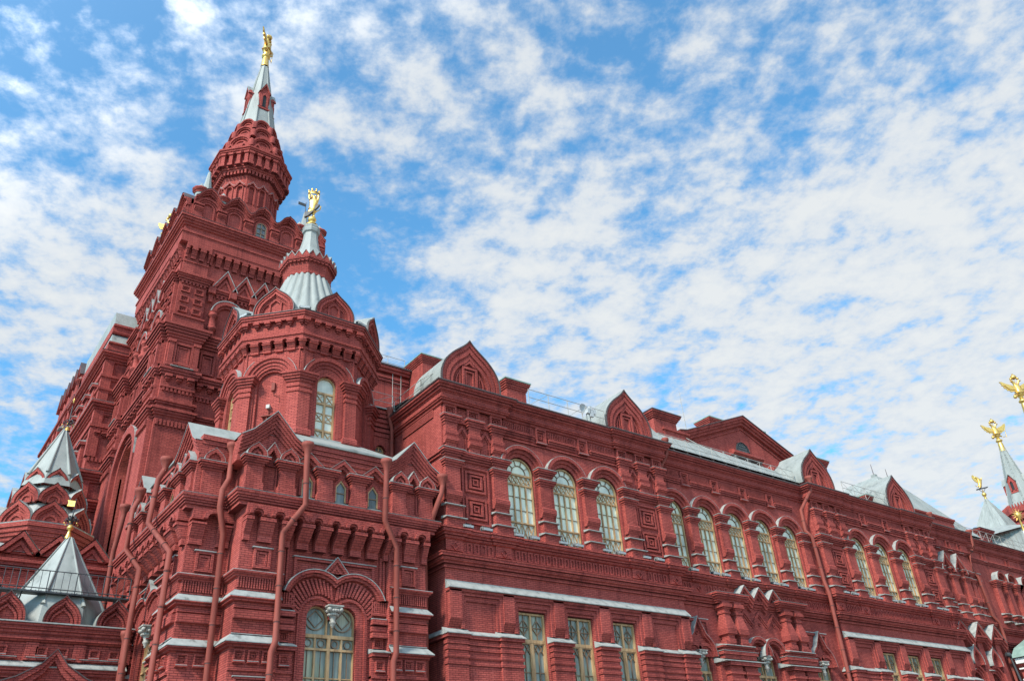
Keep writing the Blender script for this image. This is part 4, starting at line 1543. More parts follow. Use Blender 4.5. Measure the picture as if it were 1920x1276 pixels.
# the roof is modelled round the turret's own axis
for v in trf.data.vertices:
    v.co.x -= TX
    v.co.y -= TY
kg = keel_gable(1.0, 1.46, 24.56, 1.5, MB('moulded_brick'), F0, 0, 0, 2, False)
for (a_, b_, d_) in ((.66, .60, -.16),):
    kg.ring(F0, keel(0, 24.56, 1.08 * a_, 1.5 * a_, 8), keel(0, 24.56, 1.08 * b_, 1.5 * b_, 8), -.3, -.14)
for u in (-.28, .28):
    kg.box(F0, u - .04, u + .04, 24.56, 25.12, -.3, -.14)
kg.ring(F0, [(-.36, 25.1), (0, 25.42), (.36, 25.1)], [(-.25, 25.1), (0, 25.32), (.25, 25.1)], -.3, -.13)
kg0 = None
for k, fr in enumerate(octa(TX, TY, AW + .46)):
    x, y = fr.o
    if kg0 is None:
        kg0 = put(kg, 'keel_gable', x, y, None, math.radians(45 * k))
    else:
        copy_part(kg0, museum, (x - MX, y - MY, 0), math.radians(45 * k))


def turret_crown():
    mb = MB('moulded_brick')
    oc = lambda a: octpath(TX, TY, a)
    mb.mould(oc(1.1), [(.0, 28.6), (.04, 28.62), (.04, 28.75), (.09, 28.78), (.09, 28.9), (.07, 28.95), (.18, 29.5), (.29, 29.55), (.29, 29.66), (.35, 29.68), (.35, 29.78), (.1, 29.86)], None, True)
    for k, fr in enumerate(octa(TX, TY, 1.1)):
        h = 1.3 * math.tan(math.pi / 8)
        for j in range(5):
            bracket(mb, fr, -h * .84 + j * h * .42, .07, 29.52, .08, .3)
        fr2 = octa(TX, TY, 1.44)[k]
        h2 = 1.46 * math.tan(math.pi / 8)
        p, q = [], []
        for j in range(3):
            a = -h2 + j * 2 * h2 / 3
            p += [(a, 29.8), (a + h2 / 3, 30.14)]
        p.append((h2, 29.8))
        mb.prism(fr2, [(-h2, 29.62), (h2, 29.62)] + p[::-1], -.14, 0)
        up = [(u, v + .05) for u, v in p]
        mb.ring(fr2, up, p, -.3, .03, 'roof_metal')
    return mb


put(turret_crown(), 'crown_band', 0, 0, 'red brick corbelled ring with zigzag top between the two grey roofs of the turret')
mb = MB('roof_metal')
mb.lathe(TX, TY, [(1.5, 29.86), (1.02, 30.22), (.6, 31.05), (.43, 31.85), (.39, 32.3), (.48, 32.38), (.51, 32.55), (.47, 32.62), (.5, 32.74), (.42, 32.86), (.0, 32.95)], 8, 'roof_metal', False, math.pi / 8)
put(mb, 'lantern_roof', 0, 0)


def make_turret_window():
    v0, vs, r = 18.1, 20.9, .5
    mb = MB('wood')
    mb.ring(F0, [(-r, v0)] + arc(0, vs, r) + [(r, v0)], [(-r + .08, v0 + .08)] + arc(0, vs, r - .08) + [(r - .08, v0 + .08)], -.02, .08)
    for v in (20.55, 20.0, 18.62):
        mb.box(F0, -r, r, v - .045, v + .045, -.01, .07)
    mb.box(F0, -.05, .05, v0, 20.55, -.01, .075)
    for a, b in ((20.05, 20.5), (18.12, 18.58), (19.1, 19.5)):
        for s in (-1, 1):
            x0, x1 = (s * .05, s * (r - .05)) if s > 0 else (-r + .05, -.05)
            bar(mb, F0, (x0, a), (x1, b), .028, -.01, .04, 'wood')
            bar(mb, F0, (x0, b), (x1, a), .028, -.01, .036, 'wood')
    for v in (19.1, 19.5):
        mb.box(F0, -r, r, v - .016, v + .016, -.01, .03, 'wood')
    gl = MB('blind_glass')
    gl.prism(F0, [(-r, v0), (r, v0)] + arc(0, vs, r, 0, 180), -.04, -.01)
    return mb, gl


sp = []
for k in (0, 2, 6):
    fr = octa(TX, TY, AW - .25)[k]
    sp.append((fr.o[0], fr.o[1], math.radians(45 * k)))
place_window(make_turret_window, 'window', sp)
# fixtures on the blind face of the turret
fr = octa(TX, TY, AW - .22)[7]
mb = MB('pipe_red')
mb.box(fr, .0, .16, 20.55, 20.95, 0, .12)
mb.tube([fr.p(.08, 20.55, .06), fr.p(.1, 20.35, .05), fr.p(.4, 20.2, .04), fr.p(.42, 19.9, .03)], .015, 6)
put(mb, 'junction_box', 0, 0)
mb = MB('pale_pipe')
mb.box(fr, -.14, .03, 19.6, 19.78, .02, .2)
mb.tube([fr.p(-.06, 19.6, .06), fr.p(-.06, 19.3, .06)], .03, 6, 'pipe_red')
mb.box(fr, -.35, .15, 19.2, 19.24, .02, .2, 'pipe_red')
mb.tube([fr.p(-.1, 19.2, .1), fr.p(-.1, 18.85, .1)], .035, 6, 'pipe_red')
put(mb, 'lamp_bracket', 0, 0)
# ------------------------------------------------------------------ main tower
WX0, WY0, TWD = 9.35, 41.55, 8.55


def tower_face(mb, fr, front=True):
    B = 'moulded_brick'
    L = TWD
    # kokoshnik storey: wavy wall with five niches
    cs = [.855 + 1.71 * k for k in range(5)]
    out = [(0, 34.4), (L, 34.4)]
    top = []
    for k, c in enumerate(cs):
        top += [(c + x, 35.55 + y) for x, y in keel(0, 0, .80, 1.95, 6)] if False else [(c + x * .855, y) for x, y in ((-1, 36.75), (-.82, 36.85), (-.66, 37.05), (-.5, 37.3), (-.3, 37.48), (-.12, 37.56), (0, 37.66), (.12, 37.56), (.3, 37.48), (.5, 37.3), (.66, 37.05), (.82, 36.85))]
    top = [(0, 36.75)] + [p for p in top if 0 < p[0] < L] + [(L, 36.75)]
    mb.prism(fr, out + top[::-1], -.8, .12)
    sh = lambda d: [(u, v - d) for u, v in top]
    mb.ring(fr, top, sh(.14), 0, .5, B)
    mb.ring(fr, sh(.14), sh(.26), 0, .4, B)
    mb.ring(fr, sh(.26), sh(.38), 0, .3, B)
    mb.ring(fr, [(u, v + .03) for u, v in top], top, -.3, .53, 'gutter')
    for c in cs:
        for a, b, w in ((.78, .64, .28), (.64, .52, .2), (.44, .34, .22)):
            mb.ring(fr, [(c - a, 35.3 if a < .5 else 36.2)] + arc(c, 36.2, a, 180, 0, 14) + [(c + a, 35.3 if a < .5 else 36.2)], [(c - b, 35.3 if a < .5 else 36.2)] + arc(c, 36.2, b, 180, 0, 14) + [(c + b, 35.3 if a < .5 else 36.2)], 0, w, B)
        mb.box(fr, c - .4, c + .4, 35.22, 35.3, 0, .26, 'gutter')
    for k in range(6):
        u = cs[0] - .855 + 1.71 * k
        u = min(max(u, .3), L - .3)
        mb.box(fr, u - .3, u + .3, 35.2, 35.45, .1, .3, B)
        mb.extr(fr, u - .26, u + .26, [(.1, 35.45), (.26, 35.45), (.26, 35.75), (.44, 35.95), (.44, 36.02), (.1, 36.04)], B)
        mb.box(fr, u - .24, u + .24, 36.02, 36.22, .1, .28, B)
        mb.box(fr, u - .3, u + .3, 36.22, 36.36, .1, .36, B)
    # corbel row
    arcade(mb, fr, .0, 1.45, 3, 32.25, 33.2, 0.1, .42)
    arcade(mb, fr, 1.45, L - 1.45, 11, 32.25, 33.2, 0.0, .36)
    arcade(mb, fr, L - 1.45, L, 3, 32.25, 33.2, 0.1, .42)
    for s in (0, 1):
        a, b = (0, 1.45) if s == 0 else (L - 1.45, L)
        mb.box(fr, a, b, 30.9, 33.2, -.3, .1)
        mb.box(fr, a, b, 32.0, 32.06, 0, .16, B)
        # coffered corner block
        a2, b2 = a - .05, b + .05
        mb.box(fr, a2, b2, 28.2, 30.8, -.3, .24)
        u = (a + b) / 2
        for i in (-.38, .38):
            for j in (28.62, 29.3, 29.98):
                coffer(mb, fr, u + i, j, .25, .2, .24, .1, False)
        dentils(mb, fr, a, b, .2, 30.35, 30.5, .24, .34, .5)
        for k, (v, e) in enumerate(((30.5, .1), (30.62, .18), (30.74, .26), (30.86, .34))):
            mb.box(fr, a2 - e + .05, b2 + e - .05, v, v + .13, -.3, .24 + e, B)
        mb.extr(fr, a2 - .1, b2 + .1, [(-.3, 27.5), (.42, 27.5), (.42, 28.02), (.5, 28.06), (.5, 28.16), (.24, 28.22), (-.3, 28.22)], B)
        flash(mb, fr, a - .2, b + .2, 27.3, 27.5, .2, .62)
        # lower corner pier
        mb.box(fr, a - .15, b + .15, 24.7, 26.5, -.3, .4)
        for k, (v, e) in enumerate(((26.45, .04), (26.6, .1), (26.75, .18), (26.9, .26), (27.05, .34), (27.2, .42))):
            mb.box(fr, a - .15 - e, b + .15 + e, v, v + .155, -.3, .4 + e, B)
        for w_ in (a + .05, b - .05):
            mb.box(fr, w_ - .13, w_ + .13, 24.9, 26.4, .3, .56, B)
            mb.box(fr, w_ - .2, w_ + .2, 24.75, 24.95, .3, .62, B)
            mb.box(fr, w_ - .2, w_ + .2, 26.25, 26.42, .3, .62, B)
        frame(mb, fr, u - .52, u + .52, 24.95, 26.3, .12, .38, .52, B)
        frame(mb, fr, u - .34, u + .34, 25.1, 26.1, .08, .38, .46, B)
        flash(mb, fr, u - .6, u + .6, 24.74, 24.86, .4, .7)
        mb.box(fr, a - .15, b + .15, 0, 24.7, -.3, .4)
        for k, (v, e) in enumerate(((24.25, .3), (24.4, .36), (24.55, .42))):
            mb.box(fr, a - .15 - e + .2, b + .15 + e - .2, v, v + .155, -.3, .4 + e - .2, B)
        for k in (-.58, 0, .58):
            bracket(mb, fr, u + k, .17, 24.25, .38, .66)
        dentils(mb, fr, a - .1, b + .1, .2, 23.3, 23.5, .4, .5, .55)
        mb.box(fr, a - .16, b + .16, 23.5, 23.62, .3, .52, B)
        # ledges lower down
        for z, m_ in ((22.4, 3), (21.75, 4)):
            for k in range(m_):
                mb.box(fr, a - .2 - .08 * k, b + .2 + .08 * k, z + .13 * k, z + .13 * (k + 1), -.3, .42 + .08 * k, B)
        mb.box(fr, a - .2, b + .2, 22.27, 22.4, -.3, .5)
        dentils(mb, fr, a - .15, b + .15, .2, 21.3, 21.62, .4, .52, .55)
    # middle of the face
    a, b = 1.6, L - 1.6
    n = 4
    for k in range(n):
        c = a + .95 + (b - a - 1.9) * k / (n - 1)
        t = lambda q: [(c - .72 * q, 30.7), (c, 30.7 + 1.3 * q), (c + .72 * q, 30.7)]
        mb.prism(fr, t(1)[::-1], -.1, .1)
        mb.ring(fr, t(1), t(.78), 0, .3, B)
        mb.ring(fr, t(.62), t(.44), 0, .2, B)
        mb.grid([[fr.p(u, v + .03, .33) for u, v in t(1.03)], [fr.p(u, v + .03, -.1) for u, v in t(1.03)]][::-1], 'flashing')
        mb.ring(fr, t(1.05), t(1.0), .1, .33, 'flashing')
    for v, e in ((30.3, .1), (30.42, .18), (30.55, .26)):
        mb.box(fr, a - .15, b + .15, v, v + .13, -.1, e, B)
    dentils(mb, fr, a, b, .24, 30.1, 30.3, 0, .1, .5)
    for k in range(5):
        c = a + .2 + (b - a - .4) * k / 4
        mb.box(fr, c - .2, c + .2, 30.2, 30.62, 0, .38, B)
        mb.box(fr, c - .12, c + .12, 29.7, 30.2, 0, .2, B)
    for k in range(2):
        c = a + 1.3 + (b - a - 2.6) * k
        mb.ring(fr, arc(c, 29.0, .95, 180, 0, 16), arc(c, 29.0, .7, 180, 0, 16), 0, .26, B)
        mb.ring(fr, arc(c, 29.0, .7, 180, 0, 16), arc(c, 29.0, .55, 180, 0, 16), 0, .14, B)
        mb.ring(fr, arc(c, 29.0, 1.0, 180, 0, 16), arc(c, 29.0, .95, 180, 0, 16), -.1, .28, 'flashing')
        for s in (-1, 1):
            x, y = fr.xy(c + s * .82, .2)
            mb.lathe(x, y, [(.2, 27.3), (.2, 27.75), (.3, 27.8), (.3, 27.95), (.2, 28.0), (.17, 28.65), (.27, 28.72), (.27, 28.85), (.22, 28.9), (.3, 29.0)], 8, B, True)
    for v, e in ((26.55, .1), (26.7, .2), (26.85, .3), (27.0, .38), (27.15, .46)):
        mb.box(fr, a - .2, b + .2, v, v + .155, -.1, e, B)
    for k in range(5):
        c = a + .55 + (b - a - 1.1) * k / 4
        frame(mb, fr, c - .42, c + .42, 24.95, 26.3, .1, 0, .14, B)
        frame(mb, fr, c - .26, c + .26, 25.1, 26.1, .07, 0, .08, B)
    for v, e in ((24.25, .22), (24.4, .3), (24.55, .38)):
        mb.box(fr, a - .2, b + .2, v, v + .155, -.1, e, B)
    for k in range(9):
        bracket(mb, fr, a + .3 + (b - a - .6) * k / 8, .17, 24.25, 0, .3)
    dentils(mb, fr, a, b, .2, 23.3, 23.5, 0, .1, .55)
    mb.box(fr, a - .1, b + .1, 23.5, 23.62, -.1, .12, B)
    for k in range(3):
        mb.box(fr, a - .1, b + .1, 22.0 + .13 * k, 22.13 + .13 * k, -.1, .1 + .08 * k, B)
    if not front:
        # great arch with a window in the left face
        c = L / 2
        mb.ring(fr, [(c - 2.35, 14)] + arc(c, 20.6, 2.35, 180, 0, 24) + [(c + 2.35, 14)], [(c - 1.9, 14)] + arc(c, 20.6, 1.9, 180, 0, 24) + [(c + 1.9, 14)], -.1, .42, B)
        mb.ring(fr, arc(c, 20.6, 2.365, 180, 0, 24), arc(c, 20.6, 2.35, 180, 0, 24), -.1, .42, 'flashing')
        mb.ring(fr, [(c - 1.9, 14)] + arc(c, 20.6, 1.9, 180, 0, 24) + [(c + 1.9, 14)], [(c - 1.6, 14)] + arc(c, 20.6, 1.6, 180, 0, 24) + [(c + 1.6, 14)], -.1, .2, B)


def tower():
    mb = MB()
    fr = F(WX0, WY0)
    fl = F(WX0, WY0 + TWD, 0, -1)
    frr = F(WX0 + TWD, WY0, 0, 1)
    mb.box(fr, .7, TWD, 0, 34.6, -TWD, 0)
    wall_arch(mb, fl, 0, TWD, 8, 34.6, TWD / 2, 1.6, 20.6, -.7, 0)
    mb.box(fl, 0, TWD, 0, 8, -.7, 0)
    mb.box(fr, .3, TWD - .3, 34.6, 36.7, -TWD + .3, -.3)
    tower_face(mb, fr, True)
    tower_face(mb, fl, False)
    sq = [(WX0, WY0 + TWD), (WX0, WY0), (WX0 + TWD, WY0), (WX0 + TWD, WY0 + TWD)]
    mb.mould(sq, [(.36, 33.7), (.4, 33.72), (.4, 33.85), (.46, 33.86), (.46, 34.0), (.3, 34.02), (.3, 34.4), (.4, 34.42), (.4, 34.55), (.5, 34.56), (.5, 34.7), (.6, 34.72), (.6, 34.85), (.68, 34.87), (.68, 35.0)], 'moulded_brick', True)
    mb.mould(sq, [(.68, 35.0), (.7, 35.03), (.0, 35.2)], 'gutter', True)
    mb.mould(sq, [(0, 33.19), (.4, 33.2), (.4, 33.72), (.0, 33.75)], 'moulded_brick', True)
    # right side, same storey in plain form
    for k in range(5):
        c = .855 + 1.71 * k
        mb.prism(frr, [(c - .86, 35), (c + .86, 35), (c + .86, 36.75), (c + .4, 37.4), (c, 37.66), (c - .4, 37.4), (c - .86, 36.75)], -.6, .2)
    # low roof behind the gables
    c = (WX0 + TWD / 2, WY0 + TWD / 2)
    P = [(WX0 + .2, WY0 + .2), (WX0 + TWD - .2, WY0 + .2), (WX0 + TWD - .2, WY0 + TWD - .2), (WX0 + .2, WY0 + TWD - .2)]
    for i in range(4):
        mb.poly([P[i] + (36.4,), P[(i + 1) % 4] + (36.4,), c + (38.6,)], 'roof_metal')
    # pinnacles standing behind the gables
    for x, y, zb, zt in ((9.9, 42.5, 37.2, 39.0), (11.35, 42.6, 37.2, 38.95), (16.6, 42.6, 37.2, 38.9), (17.9, 42.3, 37.2, 38.9), (9.8, 49.6, 37.0, 39.0)):
        mb.lathe(x, y, [(.32, 36.8), (.34, zt - .9)], 10, 'roof_metal')
        mb.lathe(x, y, [(.38, zt - .95), (.38, zt - .8), (.52, zt - .72), (.54, zt - .62), (.36, zt - .55)], 10, 'moulded_brick')
        mb.lathe(x, y, [(.36, zt - .58), (.2, zt - .3), (.0, zt)], 10, 'roof_metal')
    for x, y, zb, zt in ((10.35, 42.9, 37.0, 40.6), (17.05, 42.9, 37.0, 40.2)):
        mb.lathe(x, y, [(.55, zb), (.5, zb + .9), (.42, zb + 1.0), (.10, zt - .2), (.0, zt)], 8, 'roof_metal', False)
        mb.lathe(x, y, [(.11, zt - .3), (.0, zt + .1)], 6, 'gutter')
    x, y = 17.05, 42.9
    mb.tube([(x, y, 40.0), (x, y, 41.0)], .025, 5, 'dark_iron')
    mb.box(F(x - .55, y), 0, .55, 40.62, 40.85, -.02, .02, 'dark_iron')
    return mb


tw = put(tower(), 'tower', 0, 0, 'tall square brick tower with keel-arched top and octagonal spire')
DX, DY = 13.85, 45.75


def drum():
    mb = MB()
    B = 'moulded_brick'
    oc = lambda a: octpath(DX, DY, a)
    A = 1.9
    frs = octa(DX, DY, A)
    h = A * math.tan(math.pi / 8)
    mb.lathe(DX, DY, [(1.95, 36.5), (1.95, 44.6)], 8, 'red_brick', False, math.pi / 8)
    for fr in frs:
        mb.box(fr, -h, h, 37.0, 39.85, -.4, 0)
        ed = (-h, 0, h)
        for k, c in enumerate((-.37, .37)):
            wall_arch(mb, fr, ed[k], ed[k + 1], 39.85, 42.6, c, .17, 41.2, -.35, 0)
            mb.ring(fr, [(c - .27, 39.9)] + arc(c, 41.2, .27, 180, 0, 10) + [(c + .27, 39.9)], [(c - .19, 39.9)] + arc(c, 41.2, .19, 180, 0, 10) + [(c + .19, 39.9)], -.1, .07, B)
            t = [(c - .37, 41.4), (c - .2, 41.52), (c, 41.78), (c + .2, 41.52), (c + .37, 41.4)]
            mb.ring(fr, t, [(u, v - .12) for u, v in t], -.05, .15, B)
            mb.ring(fr, [(u, v + .02) for u, v in t], t, -.05, .16, 'flashing')
        dentils(mb, fr, -h * 1.12, h * 1.12, .26, 42.3, 42.62, .05, .32, .55)
        for k in range(4):
            u = -h * 1.08 + k * h * .72
            mb.box(fr, u - .13, u + .13, 43.0, 44.0, .3, .62, B)
            mb.box(fr, u - .18, u + .18, 42.9, 43.1, .3, .68, B)
            mb.box(fr, u - .18, u + .18, 43.85, 44.02, .3, .7, B)
    mb.mould(oc(A), [(0, 42.0), (.06, 42.2), (.06, 42.6), (.3, 42.62), (.3, 42.74), (.38, 42.75), (.38, 42.88), (.44, 42.9), (.44, 43.0), (.34, 43.02), (.34, 44.0), (.62, 44.02), (.62, 44.12), (.70, 44.13), (.70, 44.25), (.78, 44.26), (.78, 44.4), (.3, 44.5)], B, True)
    # zigzag and three tiers of overlapping keel arches
    for a, zb, hw, hh, off in ((2.42, 44.35, .5, .75, 0), (2.05, 45.0, .80, 1.05, 0), (1.7, 46.3, .70, 1.05, 0), (1.38, 47.4, .58, 1.0, 0)):
        for k, fr in enumerate(octa(DX, DY, a)):
            if hh < .8:
                for c in (-.5, .5):
                    t = lambda q: [(c - .5 * q, zb), (c - .22 * q, zb + .36 * q), (c, zb + .72 * q), (c + .22 * q, zb + .36 * q), (c + .5 * q, zb)]
                    mb.prism(fr, t(1)[::-1], -.3, -.06)
                    mb.ring(fr, t(1), t(.72), -.2, .04, B)
            else:
                t = lambda q: [(hw * q * x, zb + y) for x, y in [(-1, 0)] + [(math.cos(math.radians(180 - 15 * i)), .3 + hh * .7 * q * math.sin(math.radians(180 - 15 * i))) for i in range(13)] + [(1, 0)]]
                mb.prism(fr, t(1)[::-1], -.5, -.12)
                mb.ring(fr, t(1), t(.84), -.3, .1, B)
                mb.ring(fr, t(.84), t(.7), -.3, .02, B)
                mb.ring(fr, t(.55), t(.42), -.3, -.04, B)
        R = a / math.cos(math.pi / 8)
        mb.lathe(DX, DY, [(R, zb - .1), (R * .98, zb + .35), (R * .8, zb + hh)], 8, 'moulded_brick', False, math.pi / 8)
        if hh > .8:
            for k in range(8):
                t = math.radians(45 * k + 22.5)
                x, y = DX + (R + .02) * math.sin(t), DY - (R + .02) * math.cos(t)
                mb.lathe(x, y, [(.2, zb - .1), (.2, zb + .45), (.12, zb + .6), (0, zb + .68)], 8, B)
    return mb


put(drum(), 'drum', 0, 0, 'octagonal brick drum with paired lancets and tiers of keel arches under the spire')
mb = MB('roof_metal')
rows = []
for z, a in ((48.2, 1.26), (48.6, 1.2), (55.5, .27)):
    rows.append([p + (z,) for p in octpath(DX, DY, a)])
mb.grid(rows, 'roof_metal', True)
for k in range(8):
    p0, p1 = rows[0][k], rows[2][k]
    mb.tube([p0, p1], [.07, .03], 6, 'roof_metal')
spire = put(mb, 'spire', 0, 0)
for k, fr in enumerate(octa(DX, DY, 1.2)):
    if k % 2:
        continue
    d = MB('moulded_brick')
    f1 = F(*fr.xy(0, -.32), fr.u[0], fr.u[1])
    d.prism(f1, [(-.4, 49.7), (.4, 49.7), (.4, 51.75), (.46, 51.8), (0, 52.75), (-.46, 51.8), (-.4, 51.75)], -.7, .1)
    d.ring(f1, [(-.46, 51.75), (0, 52.75), (.46, 51.75)], [(-.34, 51.75), (0, 52.5), (.34, 51.75)], 0, .2)
    d.ring(f1, [(-.44, 51.75), (0, 52.82), (.44, 51.75)], [(-.42, 51.75), (0, 52.76), (.42, 51.75)], -.75, .22, 'roof_metal')
    d.ring(f1, [(-.3, 50.2)] + pent(0, 50.2, .26, 51.4, .3)[1:-1] + [(.3, 50.2)], pent(0, 50.25, .15, 51.3, .22), .05, .18)
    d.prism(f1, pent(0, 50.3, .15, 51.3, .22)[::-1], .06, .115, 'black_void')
    d.box(f1, -.46, .46, 50.0, 50.15, -.5, .2)
    d.box(f1, -.42, .42, 49.85, 50.0, -.5, .14)
    put(d, 'dormer', 0, 0)


def make_lancet():
    mb = MB('dark_wood')
    mb.ring(F0, [(-.17, 39.85)] + arc(0, 41.2, .17, 180, 0, 10) + [(.17, 39.85)], [(-.13, 39.9)] + arc(0, 41.2, .13, 180, 0, 10) + [(.13, 39.9)], -.02, .04)
    for v in (40.15, 40.5, 40.85, 41.2):
        mb.box(F0, -.15, .15, v - .015, v + .015, -.01, .03)
    gl = MB('dark_glass')
    gl.prism(F0, [(-.17, 39.85), (.17, 39.85)] + arc(0, 41.2, .17, 0, 180, 10), -.04, -.01)
    return mb, gl


sp = []
for k in (0, 1, 6, 7):
    fr = octa(DX, DY, 1.9 - .18)[k]
    for c in (-.37, .37):
        x, y = fr.xy(c, 0)
        sp.append((x, y, math.radians(45 * k)))
place_window(make_lancet, 'window', sp)


def make_tower_arch_window():
    mb = MB('wood')
    r = 1.6
    mb.ring(F0, [(-r, 14)] + arc(0, 20.6, r, 180, 0, 20) + [(r, 14)], [(-r + .12, 14)] + arc(0, 20.6, r - .12, 180, 0, 20) + [(r - .12, 14)], -.02, .12)
    for u in (-.8, 0, .8):
        mb.box(F0, u - .05, u + .05, 14, 21.5, -.01, .1)
    for v in (15.5, 17, 18.5, 20.0, 20.6):
        mb.box(F0, -r, r, v - .05, v + .05, -.01, .09)
    gl = MB('blind_glass')
    gl.prism(F0, [(-r, 14), (r, 14)] + arc(0, 20.6, r, 0, 180, 20), -.04, -.01)
    return mb, gl


place_window(make_tower_arch_window, 'window', [(WX0 + .5, WY0 + TWD / 2, -math.pi / 2)])
# one glazed niche of the keel storey
mb = MB('dark_wood')
c = .855 + 1.71 * 2
mb.ring(F0, [(-.34, 35.3)] + arc(0, 36.2, .34) + [(.34, 35.3)], [(-.27, 35.36)] + arc(0, 36.2, .27) + [(.27, 35.36)], -.02, .05)
mb.box(F0, -.03, .03, 35.3, 36.5, 0, .04)
for v in (35.7, 36.1):
    mb.box(F0, -.3, .3, v - .02, v + .02, 0, .04)
o = put(mb, 'window', WX0 + c, WY0 - .15)
gl = MB('dark_glass')
gl.prism(F0, [(-.34, 35.3), (.34, 35.3)] + arc(0, 36.2, .34, 0, 180), -.025, -.005)
gl.build('pane', o)

# ------------------------------------------------------------------ middle of the entrance front, beyond the tower
mb = MB()
B = 'moulded_brick'
fm = F(7.9, 50.5)
mb.box(fm, 0, 6, 0, 30.2, -9, 0)
flm = F(7.9, 59.5, 0, -1)


def wrap(z, prof, mat='moulded_brick', x=7.9, y=50.5, e=0.0):
    mb.mould([(x - e, y + 9), (x - e, y - e), (x + 3, y - e)], [(o, z + dz) for o, dz in prof], mat)


ST = [(0, 0), (.1, .01), (.1, .14), (.2, .15), (.2, .28), (.32, .3), (.32, .44), (.44, .46), (.44, .6)]
STF = [(.44, .6), (.46, .63), (0, .78)]
for z in (29.3, 25.8, 21.3, 19.6, 18.2):
    wrap(z, ST)
    wrap(z, STF, 'flashing' if z in (25.8, 21.3) else 'gutter')
for z in (28.0, 27.1, 24.6):
    wrap(z, [(0, 0), (.1, .02), (.1, .16), (.2, .18), (.2, .34), (0, .36)])
dentils(mb, fm, 0, 1.3, .22, 22.6, 22.85, 0, .12)
for k in range(3):
    bracket(mb, fm, .25 + k * .45, .15, 24.5, 0, .3)
frame(mb, fm, .3, 1.0, 24.95, 25.75, .1, 0, .14, B)
frame(mb, fm, .42, .88, 25.05, 25.65, .07, 0, .09, B)
mb.box(fm, -.12, .45, 22.9, 29.3, -.3, .12)
mb.box(fm, -.12, .45, 12, 21.3, -.3, .12)
for z in (27.4, 23.5, 19.0, 16.0):
    for y in range(5):
        u = .8 + 1.75 * y
        mb.box(flm, u - .35, u + .35, z - 1.2, z + .4, -.1, .25)
        mb.box(flm, u - .45, u + .45, z + .4, z + .6, -.1, .4, B)
        flash(mb, flm, u - .45, u + .45, z + .6, z + .75, -.1, .45)
# stepped hip roofs with white sheet
mb.extr(fm, -.15, 2.2, [(-9, 30.1), (.2, 30.1), (.2, 30.5), (.32, 30.55), (.32, 30.65), (-9, 30.65)], B)
mb.extr(fm, .0, 1.55, [(-4, 30.65), (.2, 30.65), (-.05, 31.35), (-4, 31.4)], 'roof_metal')
mb.extr(fm, -.05, 1.6, [(-9, 31.3), (.0, 31.4), (.1, 31.5), (.1, 31.85), (.22, 31.9), (.22, 32.05), (-9, 32.1)], B)
mb.extr(fm, .0, 1.5, [(-8, 32.05), (.15, 32.05), (-.35, 33.2), (-8, 33.3)], 'roof_metal')
# farther stretch of the front with its row of gables
ff = F(7.95, 71, 0, -1)
mb.box(ff, 0, 12, 0, 31.2, -6, -.1)
mb.box(ff, 5, 12, 31.2, 32.0, -6, -.3)
for k in range(6):
    c = 5.4 + k * 1.25
    zt = 33.75 - .04 * k
    mb.prism(ff, [(c - .62, 31.0), (c + .62, 31.0), (c + .62, 32.4), (c, zt), (c - .62, 32.4)], -.8, .1)
    mb.ring(ff, [(c - .62, 32.4), (c, zt), (c + .62, 32.4)], [(c - .45, 32.3), (c, zt - .35), (c + .45, 32.3)], 0, .3, B)
    mb.ring(ff, [(c - .66, 32.4), (c, zt + .06), (c + .66, 32.4)], [(c - .62, 32.4), (c, zt), (c + .62, 32.4)], -.8, .32, 'gutter')
for z in (30.2, 28.0, 25.8, 23.6, 21.4, 19.0):
    mb.mould([ff.xy(0, -.1), ff.xy(12, -.1)], [(o, z + dz) for o, dz in ST], B)
    mb.mould([ff.xy(0, -.1), ff.xy(12, -.1)], [(o, z + dz) for o, dz in STF], 'gutter')
    for k in range(7):
        u = .8 + 1.7 * k
        mb.box(ff, u - .3, u + .3, z - 1.3, z, -.1, .3)
        if k % 2:
            flash(mb, ff, u - .35, u + .35, z - 1.0, z - .7, .2, .5)
mb.lathe(8.2, 59.6, [(.4, 30), (.42, 32.0), (.62, 32.1), (.66, 32.25)], 10, B)
mb.lathe(8.2, 59.6, [(.66, 32.25), (.25, 32.6), (0, 33.2)], 10, 'roof_metal')
put(mb, 'front_range', 0, 0, 'far stretch of the entrance front seen edge on, with gables and grey stepped roofs')

# ------------------------------------------------------------------ entrance porches with tent roofs
mb = MB()
fp = F(0, 37.6)
X0P, X1P = -2.0, 9.0
mb.box(fp, X0P, X1P, 0, 10.1, -5, 0)
for z, e in ((9.78, .1), (9.9, .18), (10.03, .26), (10.15, .34)):
    mb.box(fp, X0P, X1P - .02, z, z + .13, -.2, e, B)
flash(mb, fp, X0P, X1P, 10.26, 10.42, -.1, .4)
mb.extr(fp, X0P, X1P, [(-1, 9.62), (.08, 9.62), (.2, 9.7), (.2, 9.78), (-1, 9.78)], B)
for k in range(6):
    u = 8.9 - k * 1.7
    mb.box(fp, u - .3, u + .15, 8.95, 9.6, 0, .1)
for u in (8.42, 7.68, 6.52, 5.78, 4.4, 3.6):
    coffer(mb, fp, u, 9.28, .2, .17, .0, .1)
for u in (8.05, 6.15, 4.1):
    mb.box(fp, u - .85, u + .85, 8.98, 9.04, 0, .12, B)
    mb.box(fp, u - .87, u + .87, 9.04, 9.06, 0, .14, 'flashing')
flash(mb, fp, X0P, 8.95, 8.66, 8.92, 0, .34)
for z, e in ((8.3, .1), (8.42, .18), (8.54, .26)):
    mb.box(fp, X0P, 8.95, z, z + .12, -.2, e, B)
